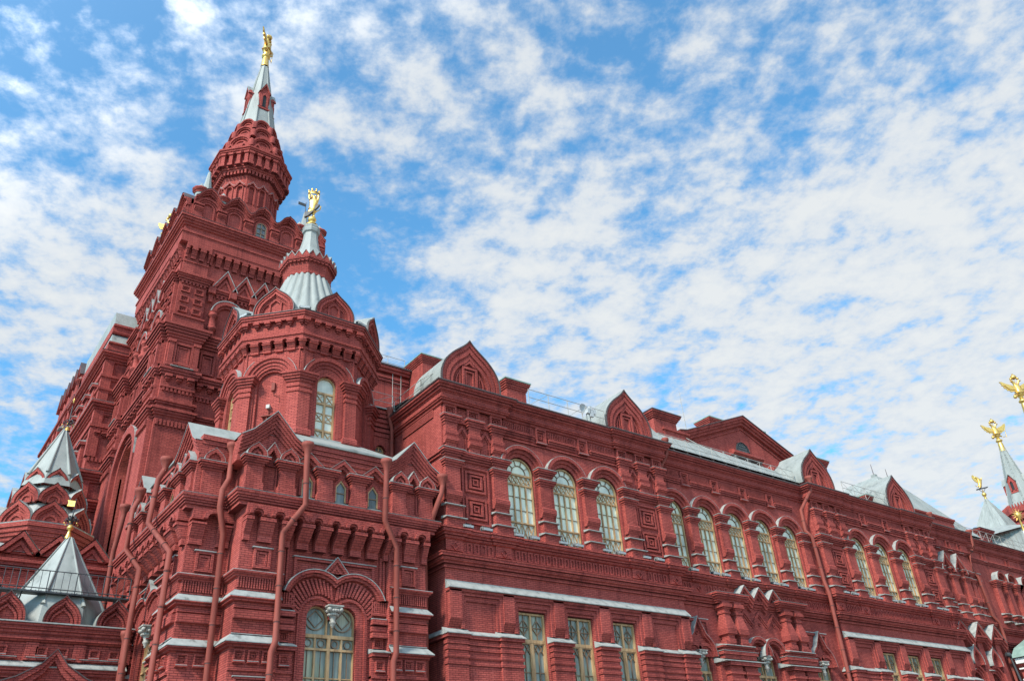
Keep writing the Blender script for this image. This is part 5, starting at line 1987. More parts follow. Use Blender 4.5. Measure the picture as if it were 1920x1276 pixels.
g = lambda q: [(6.25 - 1.75 * q, 8.05 - .9 * (1 - q)), (6.25 - 1.2 * q, 8.25 - .5 * (1 - q) * 2), (6.25 - .45 * q, 8.72 - (1 - q)), (6.25, 9.28 - 1.3 * (1 - q)), (6.25 + .45 * q, 8.72 - (1 - q)), (6.25 + 1.2 * q, 8.25 - (1 - q)), (6.25 + 1.75 * q, 8.05 - .9 * (1 - q))]
mb.prism(fp, [(4.5, 6.5), (8.0, 6.5)] + g(1)[::-1], -.1, .3)
mb.ring(fp, g(1), g(.86), 0, .6, B)
mb.ring(fp, g(.86), g(.7), 0, .5, B)
mb.ring(fp, g(1.03), g(1.0), 0, .64, 'gutter')
# second, higher porch block with zigzag gables
fq = F(0, 44.4)
mb.box(fq, 0, 9.0, 0, 15.0, -7, 0)
for z, e in ((14.2, .1), (14.35, .2), (14.5, .3)):
    mb.box(fq, 0, 9, z, z + .15, -.2, e, B)
for c in (3.0, 4.95, 6.55, 8.1):
    t = lambda q: [(c - .95 * q, 14.9), (c, 14.9 + 1.05 * q), (c + .95 * q, 14.9)]
    mb.prism(fq, t(1)[::-1], -1.4, .1)
    mb.ring(fq, t(1), t(.74), -.2, .36, B)
    mb.ring(fq, t(.62), t(.4), -.2, .2, B)
    mb.grid([[fq.p(u, v + .03, .38) for u, v in t(1.03)], [fq.p(u, v + .03, -1.5) for u, v in t(1.03)]][::-1], 'flashing')
for c in (4.35, 6.0, 7.6):
    mb.ring(fq, pent(c, 12.6, .5, 13.4, .5), pent(c, 12.6, .34, 13.3, .38), -.1, .16, B)
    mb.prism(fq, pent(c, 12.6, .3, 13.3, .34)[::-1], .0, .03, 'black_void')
    flash(mb, fq, c - .3, c + .3, 12.4, 12.75, 0, .1)
mb.poly([fq.p(0, 15.0, .2), fq.p(9, 15.0, .2), fq.p(9, 16.4, -3), fq.p(0, 16.4, -3)], 'flashing')
put(mb, 'entrance_porch', 0, 0, 'low brick entrance porch with white ledges and a big keel gable')
kg = keel_gable(.68, 1.12, 10.4, .9, MB('moulded_brick'), F0, 0, 0, 2, False, 'roof_metal')
kg.ring(F0, keel(0, 10.4, .42, .66, 8), keel(0, 10.4, .35, .56, 8), -.3, -.1)
k0 = None
for x in (8.28, 6.31, 4.30, 2.3):
    if k0 is None:
        k0 = put(kg, 'keel_gable', x, 37.72)
    else:
        copy_part(k0, museum, (x - MX, 37.72 - MY, 0))


def tent(cx, cy, prof, ribs):
    mb = MB('roof_metal')
    rows = [[p + (z,) for p in octpath(cx, cy, a)] for z, a in prof]
    mb.grid(rows, 'roof_metal', True)
    for k in range(8):
        pts = [r[k] for r in rows[ribs:]]
        mb.tube(pts, [.10] + [.07] * (len(pts) - 2) + [.035], 8, 'roof_metal')
    return mb


t2 = put(tent(6.3, 39.9, [(10.38, 1.98), (11.2, 1.82), (11.7, 1.6), (14.55, .10)], 1), 'tent_roof', 0, 0)
t1 = put(tent(6.15, 47.8, [(19.3, 1.5), (20.0, 1.28), (23.05, .09)], 1), 'tent_roof', 0, 0)
# drum under the second tent
mb = MB()
oc = lambda a: octpath(6.15, 47.8, a)
mb.lathe(6.15, 47.8, [(2.1, 14), (2.1, 17.05)], 8, 'red_brick', False, math.pi / 8)
mb.mould(oc(2.0), [(0, 15.4), (0, 15.9), (.06, 16.0), (.06, 16.1), (.12, 16.12), (.12, 16.3), (.2, 16.32), (.2, 16.5), (.28, 16.52), (.28, 16.72), (.36, 16.74), (.36, 16.95)], B, True)
mb.mould(oc(2.0), [(.36, 16.95), (.38, 17.0), (0, 17.05)], 'flashing', True)
for a, zb, hh, hw_ in ((2.1, 17.0, 1.2, .86), (1.72, 18.25, 1.05, .72), (1.34, 19.3, .95, .56)):
    for fr in octa(6.15, 47.8, a):
        kl = lambda q: keel(0, zb, hw_ * q, hh * (1 - (1 - q) * .95), 6)
        mb.prism(fr, kl(1)[::-1], -.7, -.1)
        mb.ring(fr, kl(1), kl(.8), -.3, .06, B)
        mb.ring(fr, kl(.8), kl(.66), -.3, -.02, B)
        mb.ring(fr, [(-hw_ * .42, zb)] + arc(0, zb + .12, hw_ * .42, 180, 0, 10) + [(hw_ * .42, zb)], [(-hw_ * .3, zb)] + arc(0, zb + .12, hw_ * .3, 180, 0, 10) + [(hw_ * .3, zb)], -.3, -.03, B)
        mb.grid([[fr.p(u, v + .02, .08) for u, v in kl(1.02)], [fr.p(u, v + .02, -.6) for u, v in kl(1.02)]][::-1], 'flashing')
    mb.lathe(6.15, 47.8, [(a * 1.02, zb), (a * .98, zb + hh * .5), (a * .72, zb + hh * 1.05)], 8, 'flashing', False, math.pi / 8)
put(mb, 'porch_drum', 0, 0, 'octagonal drum with three tiers of keel arches under the farther tent roof')
# catwalk railing round the front tent
mb = MB('dark_iron')
fr = F(0, 38.5)
mb.box(fr, 3.4, 8.75, 11.62, 11.68, -.02, .5)
for k in range(28):
    u = 3.45 + k * .19
    mb.box(fr, u, u + .03, 11.69, 11.71, .0, .5, 'lamp_grey')
for z in (11.78, 12.5):
    mb.tube([fr.p(3.4, z, .5), fr.p(8.75, z, .5)], .022, 5)
for k in range(21):
    u = 3.42 + k * .265
    mb.tube([fr.p(u, 11.66, .5), fr.p(u, 12.5, .5)], .012 if k % 4 else .022, 5)
for u in (4.7, 6.5, 8.2):
    mb.tube([fr.p(u, 11.62, .48), fr.p(u, 11.2, -.2)], .03, 5)
put(mb, 'catwalk_railing', 0, 0, 'dark iron catwalk railing in front of the near tent roof')
# ------------------------------------------------------------------ end of the side wing: two lancets with keel hoods, then a plain long wall
DX0, DY0, DL = 63.35, 30.55, 6.95


def lancet_block():
    mb = MB()
    B = 'moulded_brick'
    L = DL
    ws = (1.85, 3.72)
    ed = (0, 2.78, L)
    mb.box(F0, 0, L, 0, 21.3, -10, -.9)
    for k, c in enumerate(ws):
        wall_arch(mb, F0, ed[k], ed[k + 1], 14.0, 20.1, c, .36, 16.95, -.9, 0)
        t = [(c - .93, 17.35)] + bez((c - .93, 17.35), (c - .86, 17.9), (c - .4, 17.95), (c, 18.85), 8) + bez((c, 18.85), (c + .4, 17.95), (c + .86, 17.9), (c + .93, 17.35), 8)[1:] + [(c + .93, 17.35)]
        sc = lambda q: [(c + (u - c) * q, 17.35 + (v - 17.35) * q) for u, v in t]
        mb.ring(F0, sc(1), sc(.84), 0, .46, B)
        mb.ring(F0, sc(.84), sc(.66), 0, .36, B)
        mb.grid([[F0.p(u, v + .02, .48) for u, v in sc(1.02)], [F0.p(u, v + .02, -.02) for u, v in sc(1.02)]][::-1], 'flashing')
        mb.ring(F0, arc(c, 16.95, .6), arc(c, 16.95, .36), -.1, .12, B)
    for u in (.92, 2.78, 4.65):
        hall_pilaster(mb, u, 0, .4)
    for u in (5.75, 6.5):
        hall_pilaster(mb, u, -.1, .3)
    for u in (1.85, 3.7, 5.4):
        coffer(mb, F0, u, 19.6, .32, .4, 0, .14)
    for v, e in ((19.1, .08), (19.21, .14), (19.32, .2)):
        mb.box(F0, 0, L, v, v + .1, 0, e, B)
    mb.mould(jogs(F0, -.5, L, 0, [], [], [(L, -.6)]), EAVE, B)
    mb.mould(jogs(F0, -.5, L, 0, [], [], [(L, -.6)]), EAVE_TOP, 'gutter')
    mb.mould(jogs(F0, 0, L, .06, [], [], [(L, -.6)]), LEDGE14)
    mb.box(F0, 0, L, 12.3, 14.0, -.9, .06)
    # lower zigzag porch with shields
    lw = (1.45, 4.15)
    e2 = (0, 2.8, L)
    for k, c in enumerate(lw):
        wall_arch(mb, F0, e2[k], e2[k + 1], 4.9, 12.3, c, .62, 9.5, -.9, 0)
        for a, b, w in ((.62, .78, .06), (.78, .96, .16), (.96, 1.12, .28)):
            mb.ring(F0, arc(c, 9.5, b), arc(c, 9.5, a), -.1, w, B)
        # hanging shield with keel head
        k_ = keel(c, 10.55, .72, 1.35, 7)
        mb.prism(F0, k_[::-1], -.1, .3)
        mb.ring(F0, k_, keel(c, 10.55, .55, 1.05, 7), 0, .55, B)
        mb.grid([[F0.p(u, v + .02, .58) for u, v in keel(c, 10.55, .74, 1.39, 7)], [F0.p(u, v + .02, -.1) for u, v in keel(c, 10.55, .74, 1.39, 7)]][::-1], 'flashing')
        flash(mb, F0, c - 1.3, c - .7, 10.2, 10.42, 0, .5)
    mb.box(F0, 0, L, 0, 4.9, -.9, 0)
    for u in (.15, 2.8, 5.5):
        mb.box(F0, u - .42, u + .42, 0, 9.2, 0, .5)
        for v in (8.8, 8.5, 8.2):
            mb.box(F0, u - .47, u + .47, v, v + .13, 0, .56, B)
        flash(mb, F0, u - .6, u + .6, 9.2, 9.45, 0, .72)
        mb.box(F0, u - .36, u + .36, 9.4, 12.4, 0, .36)
        for v, e in ((12.2, .1), (12.33, .2), (12.46, .3)):
            mb.box(F0, u - .4 - e, u + .4 + e, v, v + .14, 0, .4 + e, B)
    z = []
    for c in (.25, 2.8, 5.2):
        z += [(c - 1.25, 12.3), (c, 13.55)]
    z.append((6.45, 12.3))
    dn = lambda d: [(u, v - d) for u, v in z]
    mb.ring(F0, z, dn(.25), 0, .7, B)
    mb.ring(F0, dn(.25), dn(.48), 0, .58, B)
    mb.ring(F0, dn(.48), dn(.7), 0, .46, B)
    for k in range(len(z) - 1):
        a, b = z[k], z[k + 1]
        mb.poly([F0.p(a[0], a[1] + .03, .74), F0.p(b[0], b[1] + .03, .74), F0.p(b[0], b[1] + .03, -.1), F0.p(a[0], a[1] + .03, -.1)], 'flashing')
    mb.mould(jogs(F0, 0, L, 0, [], [], [(L, -.6)]), CORN13)
    return mb


put(lancet_block(), 'lancet_block', DX0, DY0, 'brick bay with two narrow keel-hooded windows between the hall block and the far plain wall')


def make_slit_window():
    mb = MB('wood')
    mb.ring(F0, [(-.36, 13.95)] + arc(0, 16.95, .36) + [(.36, 13.95)], [(-.28, 14)] + arc(0, 16.95, .28) + [(.28, 14)], -.02, .06)
    for v in (14.5, 15.1, 15.7, 16.3, 16.9):
        mb.box(F0, -.32, .32, v - .03, v + .03, -.01, .04)
    gl = MB('blind_glass')
    gl.prism(F0, [(-.36, 13.95), (.36, 13.95)] + arc(0, 16.95, .36, 0, 180), -.04, -.01)
    return mb, gl


place_window(make_slit_window, 'window', [(DX0 + c, DY0 + .38, 0) for c in (1.85, 3.72)])


def make_low_arch_window():
    mb = MB('dark_wood')
    mb.ring(F0, [(-.62, 4.9)] + arc(0, 9.5, .62) + [(.62, 4.9)], [(-.54, 5)] + arc(0, 9.5, .54) + [(.54, 5)], -.02, .06)
    for v in (6, 7, 8, 8.8, 9.5):
        mb.box(F0, -.6, .6, v - .03, v + .03, -.01, .04)
    mb.box(F0, -.04, .04, 4.9, 10, -.01, .05)
    gl = MB('dark_glass')
    gl.prism(F0, [(-.62, 4.9), (.62, 4.9)] + arc(0, 9.5, .62, 0, 180), -.04, -.01)
    return mb, gl


place_window(make_low_arch_window, 'window', [(DX0 + c, DY0 + .5, 0) for c in (1.45, 4.15)])

EX0, EY0, EL = 70.3, 31.15, 26.0


def far_wall():
    mb = MB()
    B = 'moulded_brick'
    ws = [4.75, 6.55, 8.95, 10.75, 13.15, 14.95, 17.35]
    mb.box(F0, 0, EL, 0, 14.4, -.9, 0)
    mb.box(F0, 0, EL, 0, 21.3, -8, -.9)
    ed = [0] + [(ws[k] + ws[k + 1]) / 2 for k in range(6)] + [EL]
    for k, c in enumerate(ws):
        wall_arch(mb, F0, ed[k], ed[k + 1], 14.4, 20.1, c, .4, 17.55, -.9, 0)
        for a, b, w in ((.4, .55, .1), (.55, .72, .3), (.72, .88, .5)):
            mb.ring(F0, arc(c, 17.7, b), arc(c, 17.7, a), -.1, w, B)
        mb.grid([[F0.p(u, v, .53) for u, v in arc(c, 17.7, .905)], [F0.p(u, v, .0) for u, v in arc(c, 17.7, .905)]][::-1], 'flashing')
        for u in ((c - .9, c + .9) if k % 2 == 0 else (c + .9,)):
            mb.box(F0, u - .36, u + .36, 14.8, 17.3, 0, .34)
            for v, e in ((17.2, .05), (17.33, .12), (17.46, .2), (17.58, .26)):
                mb.box(F0, u - .36 - e, u + .36 + e, v, v + .125, 0, .34 + e, B)
            mb.box(F0, u - .63, u + .63, 17.705, 17.73, 0, .62, 'flashing')
            flash(mb, F0, u - .5, u + .5, 14.35, 14.5, 0, .55)
            flash(mb, F0, u - .46, u + .46, 15.0, 15.14, 0, .5)
    for k in range(7):
        u = 3.6 + 4.15 * k
        if u < EL - 1:
            coffer(mb, F0, u, 19.7, .32, .4, 0, .14)
    for v, e in ((19.1, .08), (19.21, .14), (19.32, .2)):
        mb.box(F0, 0, EL, v, v + .1, 0, e, B)
    for prof, m in ((EAVE, B), (EAVE_TOP, 'gutter'), (LEDGE14, None), (CORN13, None)):
        mb.mould(jogs(F0, 0, EL, 0, []), prof, m)
    for z, e in ((11.9, .1), (12.0, .16)):
        mb.box(F0, 0, EL, z, z + .1, 0, e, B)
    return mb


put(far_wall(), 'far_wall', EX0, EY0, 'plain long brick wall at the far right with small paired arches under grey hoods')


def make_far_window():
    mb = MB('dark_wood')
    mb.ring(F0, [(-.4, 14.4)] + arc(0, 17.55, .4) + [(.4, 14.4)], [(-.32, 14.5)] + arc(0, 17.55, .32) + [(.32, 14.5)], -.02, .06)
    for v in (15.1, 15.8, 16.5, 17.2):
        mb.box(F0, -.36, .36, v - .03, v + .03, -.01, .04)
    gl = MB('curtain_glass')
    gl.prism(F0, [(-.4, 14.4), (.4, 14.4)] + arc(0, 17.55, .4, 0, 180), -.04, -.01)
    return mb, gl


place_window(make_far_window, 'window', [(EX0 + c, EY0 + .45, 0) for c in (4.75, 6.55, 8.95, 10.75, 13.15, 14.95)])

# ------------------------------------------------------------------ roofs, attic gable and chimneys of the wing
mb = MB()
B = 'moulded_brick'
fg = F(42.2, 34.4)
mb.prism(fg, [(0, 21), (13.6, 21), (13.6, 25.2), (6.8, 27.75), (0, 25.2)], -6, 0)
rk = lambda d: [(-.7, 25.3 - d), (.0, 25.42 - d), (6.8, 28.15 - d), (13.6, 25.42 - d), (14.3, 25.3 - d)]
mb.ring(fg, rk(0), rk(.2), -.1, .5, B)
mb.ring(fg, rk(.2), rk(.4), -.1, .38, B)
mb.ring(fg, rk(.4), rk(.62), -.1, .24, B)
mb.ring(fg, rk(.85), rk(.95), -.1, .08, B)
mb.grid([[fg.p(u, v + .05, .55) for u, v in rk(0)], [fg.p(u, v + .05, -9) for u, v in rk(0)]][::-1], 'roof_metal')
mb.ring(fg, [(u, v + .06) for u, v in rk(0)], rk(0), .4, .56, 'gutter')
for a, b, z in ((4.9, 8.3, 24.75), (1.0, 4.3, 24.2), (9.2, 12.5, 24.2)):
    mb.extr(fg, a, b, [(-.1, z), (.32, z), (.5, z + .12), (.5, z + .3), (.3, z + .42), (-.1, z + .5)], B)
    mb.box(fg, a + .05, b - .05, z - .12, z, -.1, .25, 'gutter')
put(mb, 'attic_gable', 0, 0, 'low wide brick attic gable with a half round window behind the wing roof')


def make_lunette():
    mb = MB('dark_iron')
    mb.ring(F0, [(-.75, 25.35)] + arc(0, 25.35, .75) + [(.75, 25.35)], [(-.66, 25.42)] + arc(0, 25.42, .66) + [(.66, 25.42)], -.02, .06)
    for k in range(-3, 4):
        mb.box(F0, k * .18 - .012, k * .18 + .012, 25.35, 25.35 + math.sqrt(max(.01, .56 - (k * .18) ** 2)), 0, .03)
    for v in (25.55, 25.75, 25.95):
        mb.box(F0, -.62, .62, v - .012, v + .012, 0, .03)
    gl = MB('dark_glass')
    gl.prism(F0, [(-.75, 25.35), (.75, 25.35)] + arc(0, 25.35, .75, 0, 180), -.04, -.01)
    return mb, gl


place_window(make_lunette, 'window', [(48.75, 34.37, 0)])


def make_attic_pane():
    mb = MB('pale_pipe')
    frame(mb, F0, -1.15, 1.15, 22.6, 24.6, .08, -.02, .06)
    for a, b in (((-1.1, 22.7), (1.1, 24.5)), ((-1.1, 24.5), (1.1, 22.7)), ((0, 22.7), (0, 24.5))):
        bar(mb, F0, a, b, .06, -.01, .04, 'dark_wood')
    gl = MB('curtain_glass')
    gl.prism(F0, [(-1.15, 22.6), (1.15, 22.6), (1.15, 24.6), (-1.15, 24.6)], -.04, -.01)
    return mb, gl


place_window(make_attic_pane, 'window', [(48.8, 34.37, 0)])


def make_attic_opening():
    mb = MB('gutter')
    frame(mb, F0, -1.3, 1.3, 22.4, 24.1, .08, -.02, .06)
    gl = MB('black_void')
    gl.prism(F0, [(-1.3, 22.4), (1.3, 22.4), (1.3, 24.1), (-1.3, 24.1)], -.04, -.01)
    return mb, gl


place_window(make_attic_opening, 'window', [(44.85, 34.37, 0), (53.05, 34.37, 0)])
# sheet roofs
mb = MB('roof_metal')
mb.poly([(34.0, 30.3, 21.42), (55.0, 30.3, 21.42), (51.5, 34.4, 22.75), (42.2, 34.4, 24.95), (37.0, 34.4, 25.3), (34.0, 33.0, 23.6)])
mb.poly([(34.0, 33.0, 23.6), (37.0, 34.4, 25.3), (37.0, 44.0, 25.3), (34.0, 44.0, 23.6)])
for k in range(4, 9):
    x = 36 + k * 1.6
    mb.tube([(x, 30.4, 21.48), (x - .4, 34.3, min(25.2, 25.2 - max(0, x - 42.2) * .235))], .025, 5)
put(mb, 'roof', 0, 0, 'pale sheet metal roof slope beside the attic gable')
mb = MB('roof_metal')
c0 = [(56.8, 30.9, 21.42), (74.2, 30.9, 21.42), (74.2, 42, 21.42), (56.8, 42, 21.42)]
r0 = [(66.6, 34.2, 26.75), (69.2, 34.2, 26.75), (69.2, 37, 26.75), (66.6, 37, 26.75)]
c1 = [(61.5, 30.9, 21.42), (74.6, 30.9, 21.42), (74.6, 42, 21.42), (61.5, 42, 21.42)]
for i in range(4):
    mb.poly([c1[i], c1[(i + 1) % 4], r0[(i + 1) % 4], r0[i]])
mb.poly(r0)
for x in (66.8, 69.1):
    mb.box(F(x - .18, 34.4), 0, .36, 26.7, 27.0, -.3, .1)
    mb.tube([(x, 34.5, 26.7), (x, 34.5, 28.0)], [.04, .02], 5, 'gutter')
put(mb, 'roof', 0, 0, 'steep grey hipped roof with two short rods behind the last keel gable')
mb = MB()
mb.box(F(64.5, 31.0), 0, 6.0, 21.3, 22.2, -3, 0)
mb.mould([(64.5, 31.0), (70.5, 31.0), (70.5, 34)], [(0, 22.1), (.08, 22.12), (.08, 22.25), (.16, 22.26), (.16, 22.4), (-.3, 22.45)], 'moulded_brick')
put(mb, 'parapet', 0, 0)
# wall behind the turret with its ladder
mb = MB()
fb = F(17.5, 41.0)
mb.box(fb, 0, 7.0, 18, 28.2, -5, 0)
for v, e in ((27.3, .1), (27.5, .18), (27.9, .26), (28.1, .36)):
    mb.box(fb, 0, 6.6, v, v + .18, -.1, e, B)
mb.box(fb, 0, 6.7, 28.3, 28.4, -5, .42, 'gutter')
put(mb, 'rear_wall', 0, 0, 'plain high brick wall behind the linking wall, carrying a steel ladder')


def chimney(x, y, w, d, z0, z1, cap=True, flare=.2):
    mb = MB()
    f = F(x, y)
    mb.box(f, 0, w, z0, z1 - .45, -d, 0)
    for k in range(4):
        e = flare * (k + 1) / 4
        mb.box(f, -e, w + e, z1 - .45 + .11 * k, z1 - .45 + .11 * (k + 1) + .004, -d - e, e, 'moulded_brick')
    e = flare + .04
    mb.box(f, -e, w + e, z1, z1 + .07, -d - e, e, 'green_roof' if flare < .3 else 'gutter')
    if cap:
        cx, cy = f.xy(w * .6, -d * .55)
        mb.lathe(cx, cy, [(.2, z1), (.2, z1 + .25), (.34, z1 + .27), (.3, z1 + .42), (.16, z1 + .52), (0, z1 + .55)], 10, 'dark_iron')
    return put(mb, 'chimney', 0, 0)


chimney(24.2, 39.3, 1.15, 3.2, 20, 28.85)
chimney(24.35, 31.0, 1.3, 1.2, 21.4, 23.15)
chimney(39.1, 34.0, 2.2, 1.5, 22, 26.2, True, .3)
mb = MB()
mb.box(F(39.9, 33.95), 0, 2.4, 21.5, 25.0, -1, 0)
mb.box(F(39.8, 33.95), 0, 2.6, 25.0, 25.15, -1, .1, 'moulded_brick')
put(mb, 'chimney_base', 0, 0)
chimney(47.7, 36.0, 1.2, 1.1, 25, 28.6, True, .22)
chimney(55.0, 37.5, 1.4, 1.2, 25, 29.9, False, .2)
chimney(57.2, 34.0, 1.6, 1.2, 21.4, 26.4, False, .22)
chimney(77.6, 32.2, 2.0, 1.3, 21.0, 23.05, True, .34)
chimney(58.2, 31.2, 1.5, 1.2, 21.4, 22.5, False, .2)

# ------------------------------------------------------------------ railings along the eaves
def railing(pts, z, h, name='railing', mesh=False, brace=True, mat='pale_pipe', r=.018):
    """posts and two rails along a plan polyline, base height z"""
    mb = MB(mat)
    for hh in (h, h * .5):
        mb.tube([(x, y, z + hh) for x, y in pts], r, 5)
    for i in range(len(pts) - 1):
        a, b = Vector(pts[i]), Vector(pts[i + 1])
        n = max(1, int((b - a).length / 1.15))
        for k in range(n + 1):
            p = a.lerp(b, k / n)
            mb.tube([(p.x, p.y, z - .1), (p.x, p.y, z + h)], r * 1.15, 5)
            if brace and k < n and k % 2 == 0:
                q = a.lerp(b, (k + 1) / n)
                mb.tube([(p.x, p.y, z), (q.x, q.y, z + h)], r * .7, 4)
            if mesh and k < n:
                q = a.lerp(b, (k + 1) / n)
                mb.tube([(p.x, p.y, z + h), (q.x, q.y, z)], r * .6, 4)
                mb.tube([(p.x, p.y, z), (q.x, q.y, z + h)], r * .6, 4)
    return put(mb, name, 0, 0)


railing([(25.0, 30.0), (30.4, 30.0)], 21.35, .95)
railing([(35.2, 30.45), (48.2, 30.45)], 21.35, .9, 'railing', True)
railing([(19.35, 34.3), (19.35, 33.7), (19.35, 31.6), (19.6, 30.5), (20.2, 30.3)], 21.15, .95, brace=False)
railing([(17.4, 34.35), (19.3, 34.35)], 21.45, .95)
railing([(19.0, 41.2), (24.0, 41.2)], 28.4, .95)
railing([(53.2, 30.0), (58.8, 30.0)], 21.35, .95, 'railing', True)
railing([(70.6, 31.3), (84.0, 31.3)], 21.45, .85, 'railing', True)
railing([(84.0, 31.3), (95.0, 31.3)], 21.45, .85, 'railing', True)
mb = MB('pale_pipe')
for x in (22.9, 23.5):
    mb.tube([(x, 40.9, 22), (x, 40.8, 28.5), (x, 41.3, 28.75)], .022, 5)
for k in range(20):
    mb.tube([(22.9, 40.86, 22 + k * .33), (23.5, 40.86, 22 + k * .33)], .012, 4)
put(mb, 'ladder', 0, 0)

# ------------------------------------------------------------------ drainpipes


def drainpipe(pts, funnel=True, r=.115):
    mb = MB('pipe_red')
    mb.tube(pts, r, 12)
    # joint collars
    for a, b in zip(pts, pts[1:]):
        a, b = Vector(a), Vector(b)
        l = (b - a).length
        d = (b - a).normalized()
        n = int(l / 1.3)
        for k in range(n):
            p = a + d * (.7 + 1.3 * k)
            if (p - a).length < l - .15:
                mb.tube([p - d * .03, p + d * .03], r * 1.14, 12)
                mb.tube([p + d * .05, p + d * .065], r * 1.06, 12, 'gutter')
    if funnel:
        x, y, z = pts[0]
        mb.lathe(x, y, [(r, z - .05), (r * 1.15, z + .12), (r * 1.95, z + .32), (r * 2.15, z + .36), (r * 2.15, z + .5), (r * 1.9, z + .5), (r * 1.2, z + .25)], 14)
    return put(mb, 'drainpipe', 0, 0)


drainpipe([(10.05, 30.85, 15.75), (10.02, 30.8, 14.7), (9.72, 30.52, 14.1), (9.70, 30.50, 13.4), (10.06, 30.86, 12.5), (10.08, 30.88, 0)])
drainpipe([(12.56, 29.3, 15.7), (12.56, 29.3, 15.2), (12.64, 29.33, 13.6), (11.95, 29.72, 12.5), (11.98, 29.66, 8.5), (11.85, 29.66, 8.1), (11.85, 29.66, 0)])
drainpipe([(16.18, 29.3, 15.7), (16.18, 29.3, 15.2), (16.16, 29.33, 13.5), (16.94, 29.72, 12.55), (16.92, 29.66, 8.4), (16.8, 29.66, 8.05), (16.8, 29.66, 0)])
drainpipe([(19.3, 29.75, 15.75), (19.22, 29.72, 15.4), (18.85, 29.95, 14.2), (18.85, 30.6, 13.2), (18.85, 30.6, 0)])
drainpipe([(8.3, 33.75, 15.9), (8.1, 33.75, 15.4), (8.05, 33.95, 13.6), (8.5, 31.95, 11.95), (8.5, 32.1, 0)])
drainpipe([(8.3, 37.35, 15.8), (8.1, 37.3, 15.3), (8.05, 36.9, 13.4), (8.5, 36.1, 12.4), (8.5, 36.15, 10.4), (8.5, 36.15, 0)])
drainpipe([(8.55, 41.0, 16.3), (8.5, 41.0, 15.6), (8.5, 41.5, 14.7), (8.5, 41.4, 13.0), (8.5, 41.4, 0)])
drainpipe([(8.6, 36.9, 9.6), (8.6, 36.8, 0)], True, .1)
drainpipe([(18.98, 34.15, 21.0), (19.2, 34.25, 20.4), (19.25, 34.35, 18.8), (19.25, 34.35, 14)], True, .1)
drainpipe([(34.9, 29.75, 21.0), (34.85, 29.75, 20.5), (34.55, 30.3, 19.6), (34.55, 30.35, 14.2)], True, .1)
drainpipe([(48.5, 29.55, 21.1), (48.4, 29.6, 20.6), (47.6, 30.15, 19.3), (47.55, 30.2, 17.9), (47.75, 29.95, 17.5), (47.75, 29.9, 14.6), (47.8, 29.8, 13.8), (47.8, 29.85, 12.5), (47.8, 30.1, 0)])
drainpipe([(63.9, 29.6, 21.05), (63.7, 29.65, 20.6), (63.45, 30.2, 19.6), (63.45, 30.25, 18)], True, .1)
drainpipe([(70.7, 30.1, 20.8), (70.7, 30.1, 20.0), (69.6, 30.3, 19.0), (69.4, 30.3, 17.8), (69.7, 30.2, 17.4), (69.6, 30.1, 14.4), (70.3, 30.1, 13.9), (70.3, 30.1, 12.8), (70.2, 30.3, 11.2), (70.2, 30.3, 0)])

# ------------------------------------------------------------------ small fittings that stand on the building: floodlights, antennas
flood = None


def floodlight(x, y, z, rz, label, group):
    global flood
    if flood is None:
        t = thing('floodlight', label, 'floodlight', (x, y, z), group)
        m = MB('lamp_grey')
        m.extr(F0, -.26, .26, [(-.13, .12), (.13, .05), (.16, .16), (-.1, .25)])
        for k in range(5):
            m.box(F0, -.22 + .1 * k, -.2 + .1 * k, .22, .27, -.1, .02)
        m.build('lamp_head', t)
        g = MB('white_plastic')
        g.extr(F0, -.23, .23, [(.131, .058), (.152, .055), (.175, .15), (.155, .155)])
        g.build('lens', t)
        b = MB('dark_iron')
        b.box(F0, -.29, -.265, 0, .16, -.04, .04)
        b.box(F0, .265, .29, 0, .16, -.04, .04)
        b.box(F0, -.29, .29, 0, .025, -.05, .05)
        b.build('bracket', t)
        flood = t
    else:
        t = flood.copy()
        COL.objects.link(t)
        for ch in list(flood.children):
            copy_part(ch, t)
        t.location = (x, y, z)
        tag(t, label, 'floodlight', group)
    t.rotation_euler = (0, 0, rz)
    return t


ORD = ['first', 'second', 'third', 'fourth', 'fifth']
GL = 'floodlights along the window ledge'
for bx, blk in ((0, 'block nearest the turret'), (28.95, 'block farther along the wing')):
    for k, (xl, xr) in enumerate(((20.55, 21.6), (23.4, 24.35), (26.1, 27.1), (28.95, 29.95), (31.75, 32.75))):
        place = ('left coffered panel', 'first arched window', 'second arched window', 'third arched window', 'right coffered panel')[k]
        floodlight(xl + bx, 29.72, 13.89, 0, 'left floodlight of the pair under the %s, %s' % (place, blk), GL)
        floodlight(xr + bx, 29.72, 13.89, 0, 'right floodlight of the pair under the %s, %s' % (place, blk), GL)
for k in range(5):
    c = BX0 + BWC[k]
    floodlight(c - .35, 30.26, 13.89, 0, 'left floodlight of the pair under the %s of five windows, recessed middle range' % ORD[k], GL)
    floodlight(c + .55, 30.26, 13.89, 0, 'right floodlight of the pair under the %s of five windows, recessed middle range' % ORD[k], GL)
for k, w in ((7, 'on the turret ledge at the left edge, beside the far left keel gable'), (0, 'on the turret ledge between the two keel gables facing the street'), (1, 'on the turret ledge at the right edge, beside the right keel gable')):
    t = math.radians(45 * k - 22.5)
    R = 3.95
    floodlight(TX + R * math.sin(t), TY - R * math.cos(t), 24.55, t, 'grey floodlight ' + w, 'floodlights on the turret')
floodlight(12.7, 41.25, 27.3, 0, 'small grey floodlight on the tower ledge below the blind arch', 'floodlights on the tower')

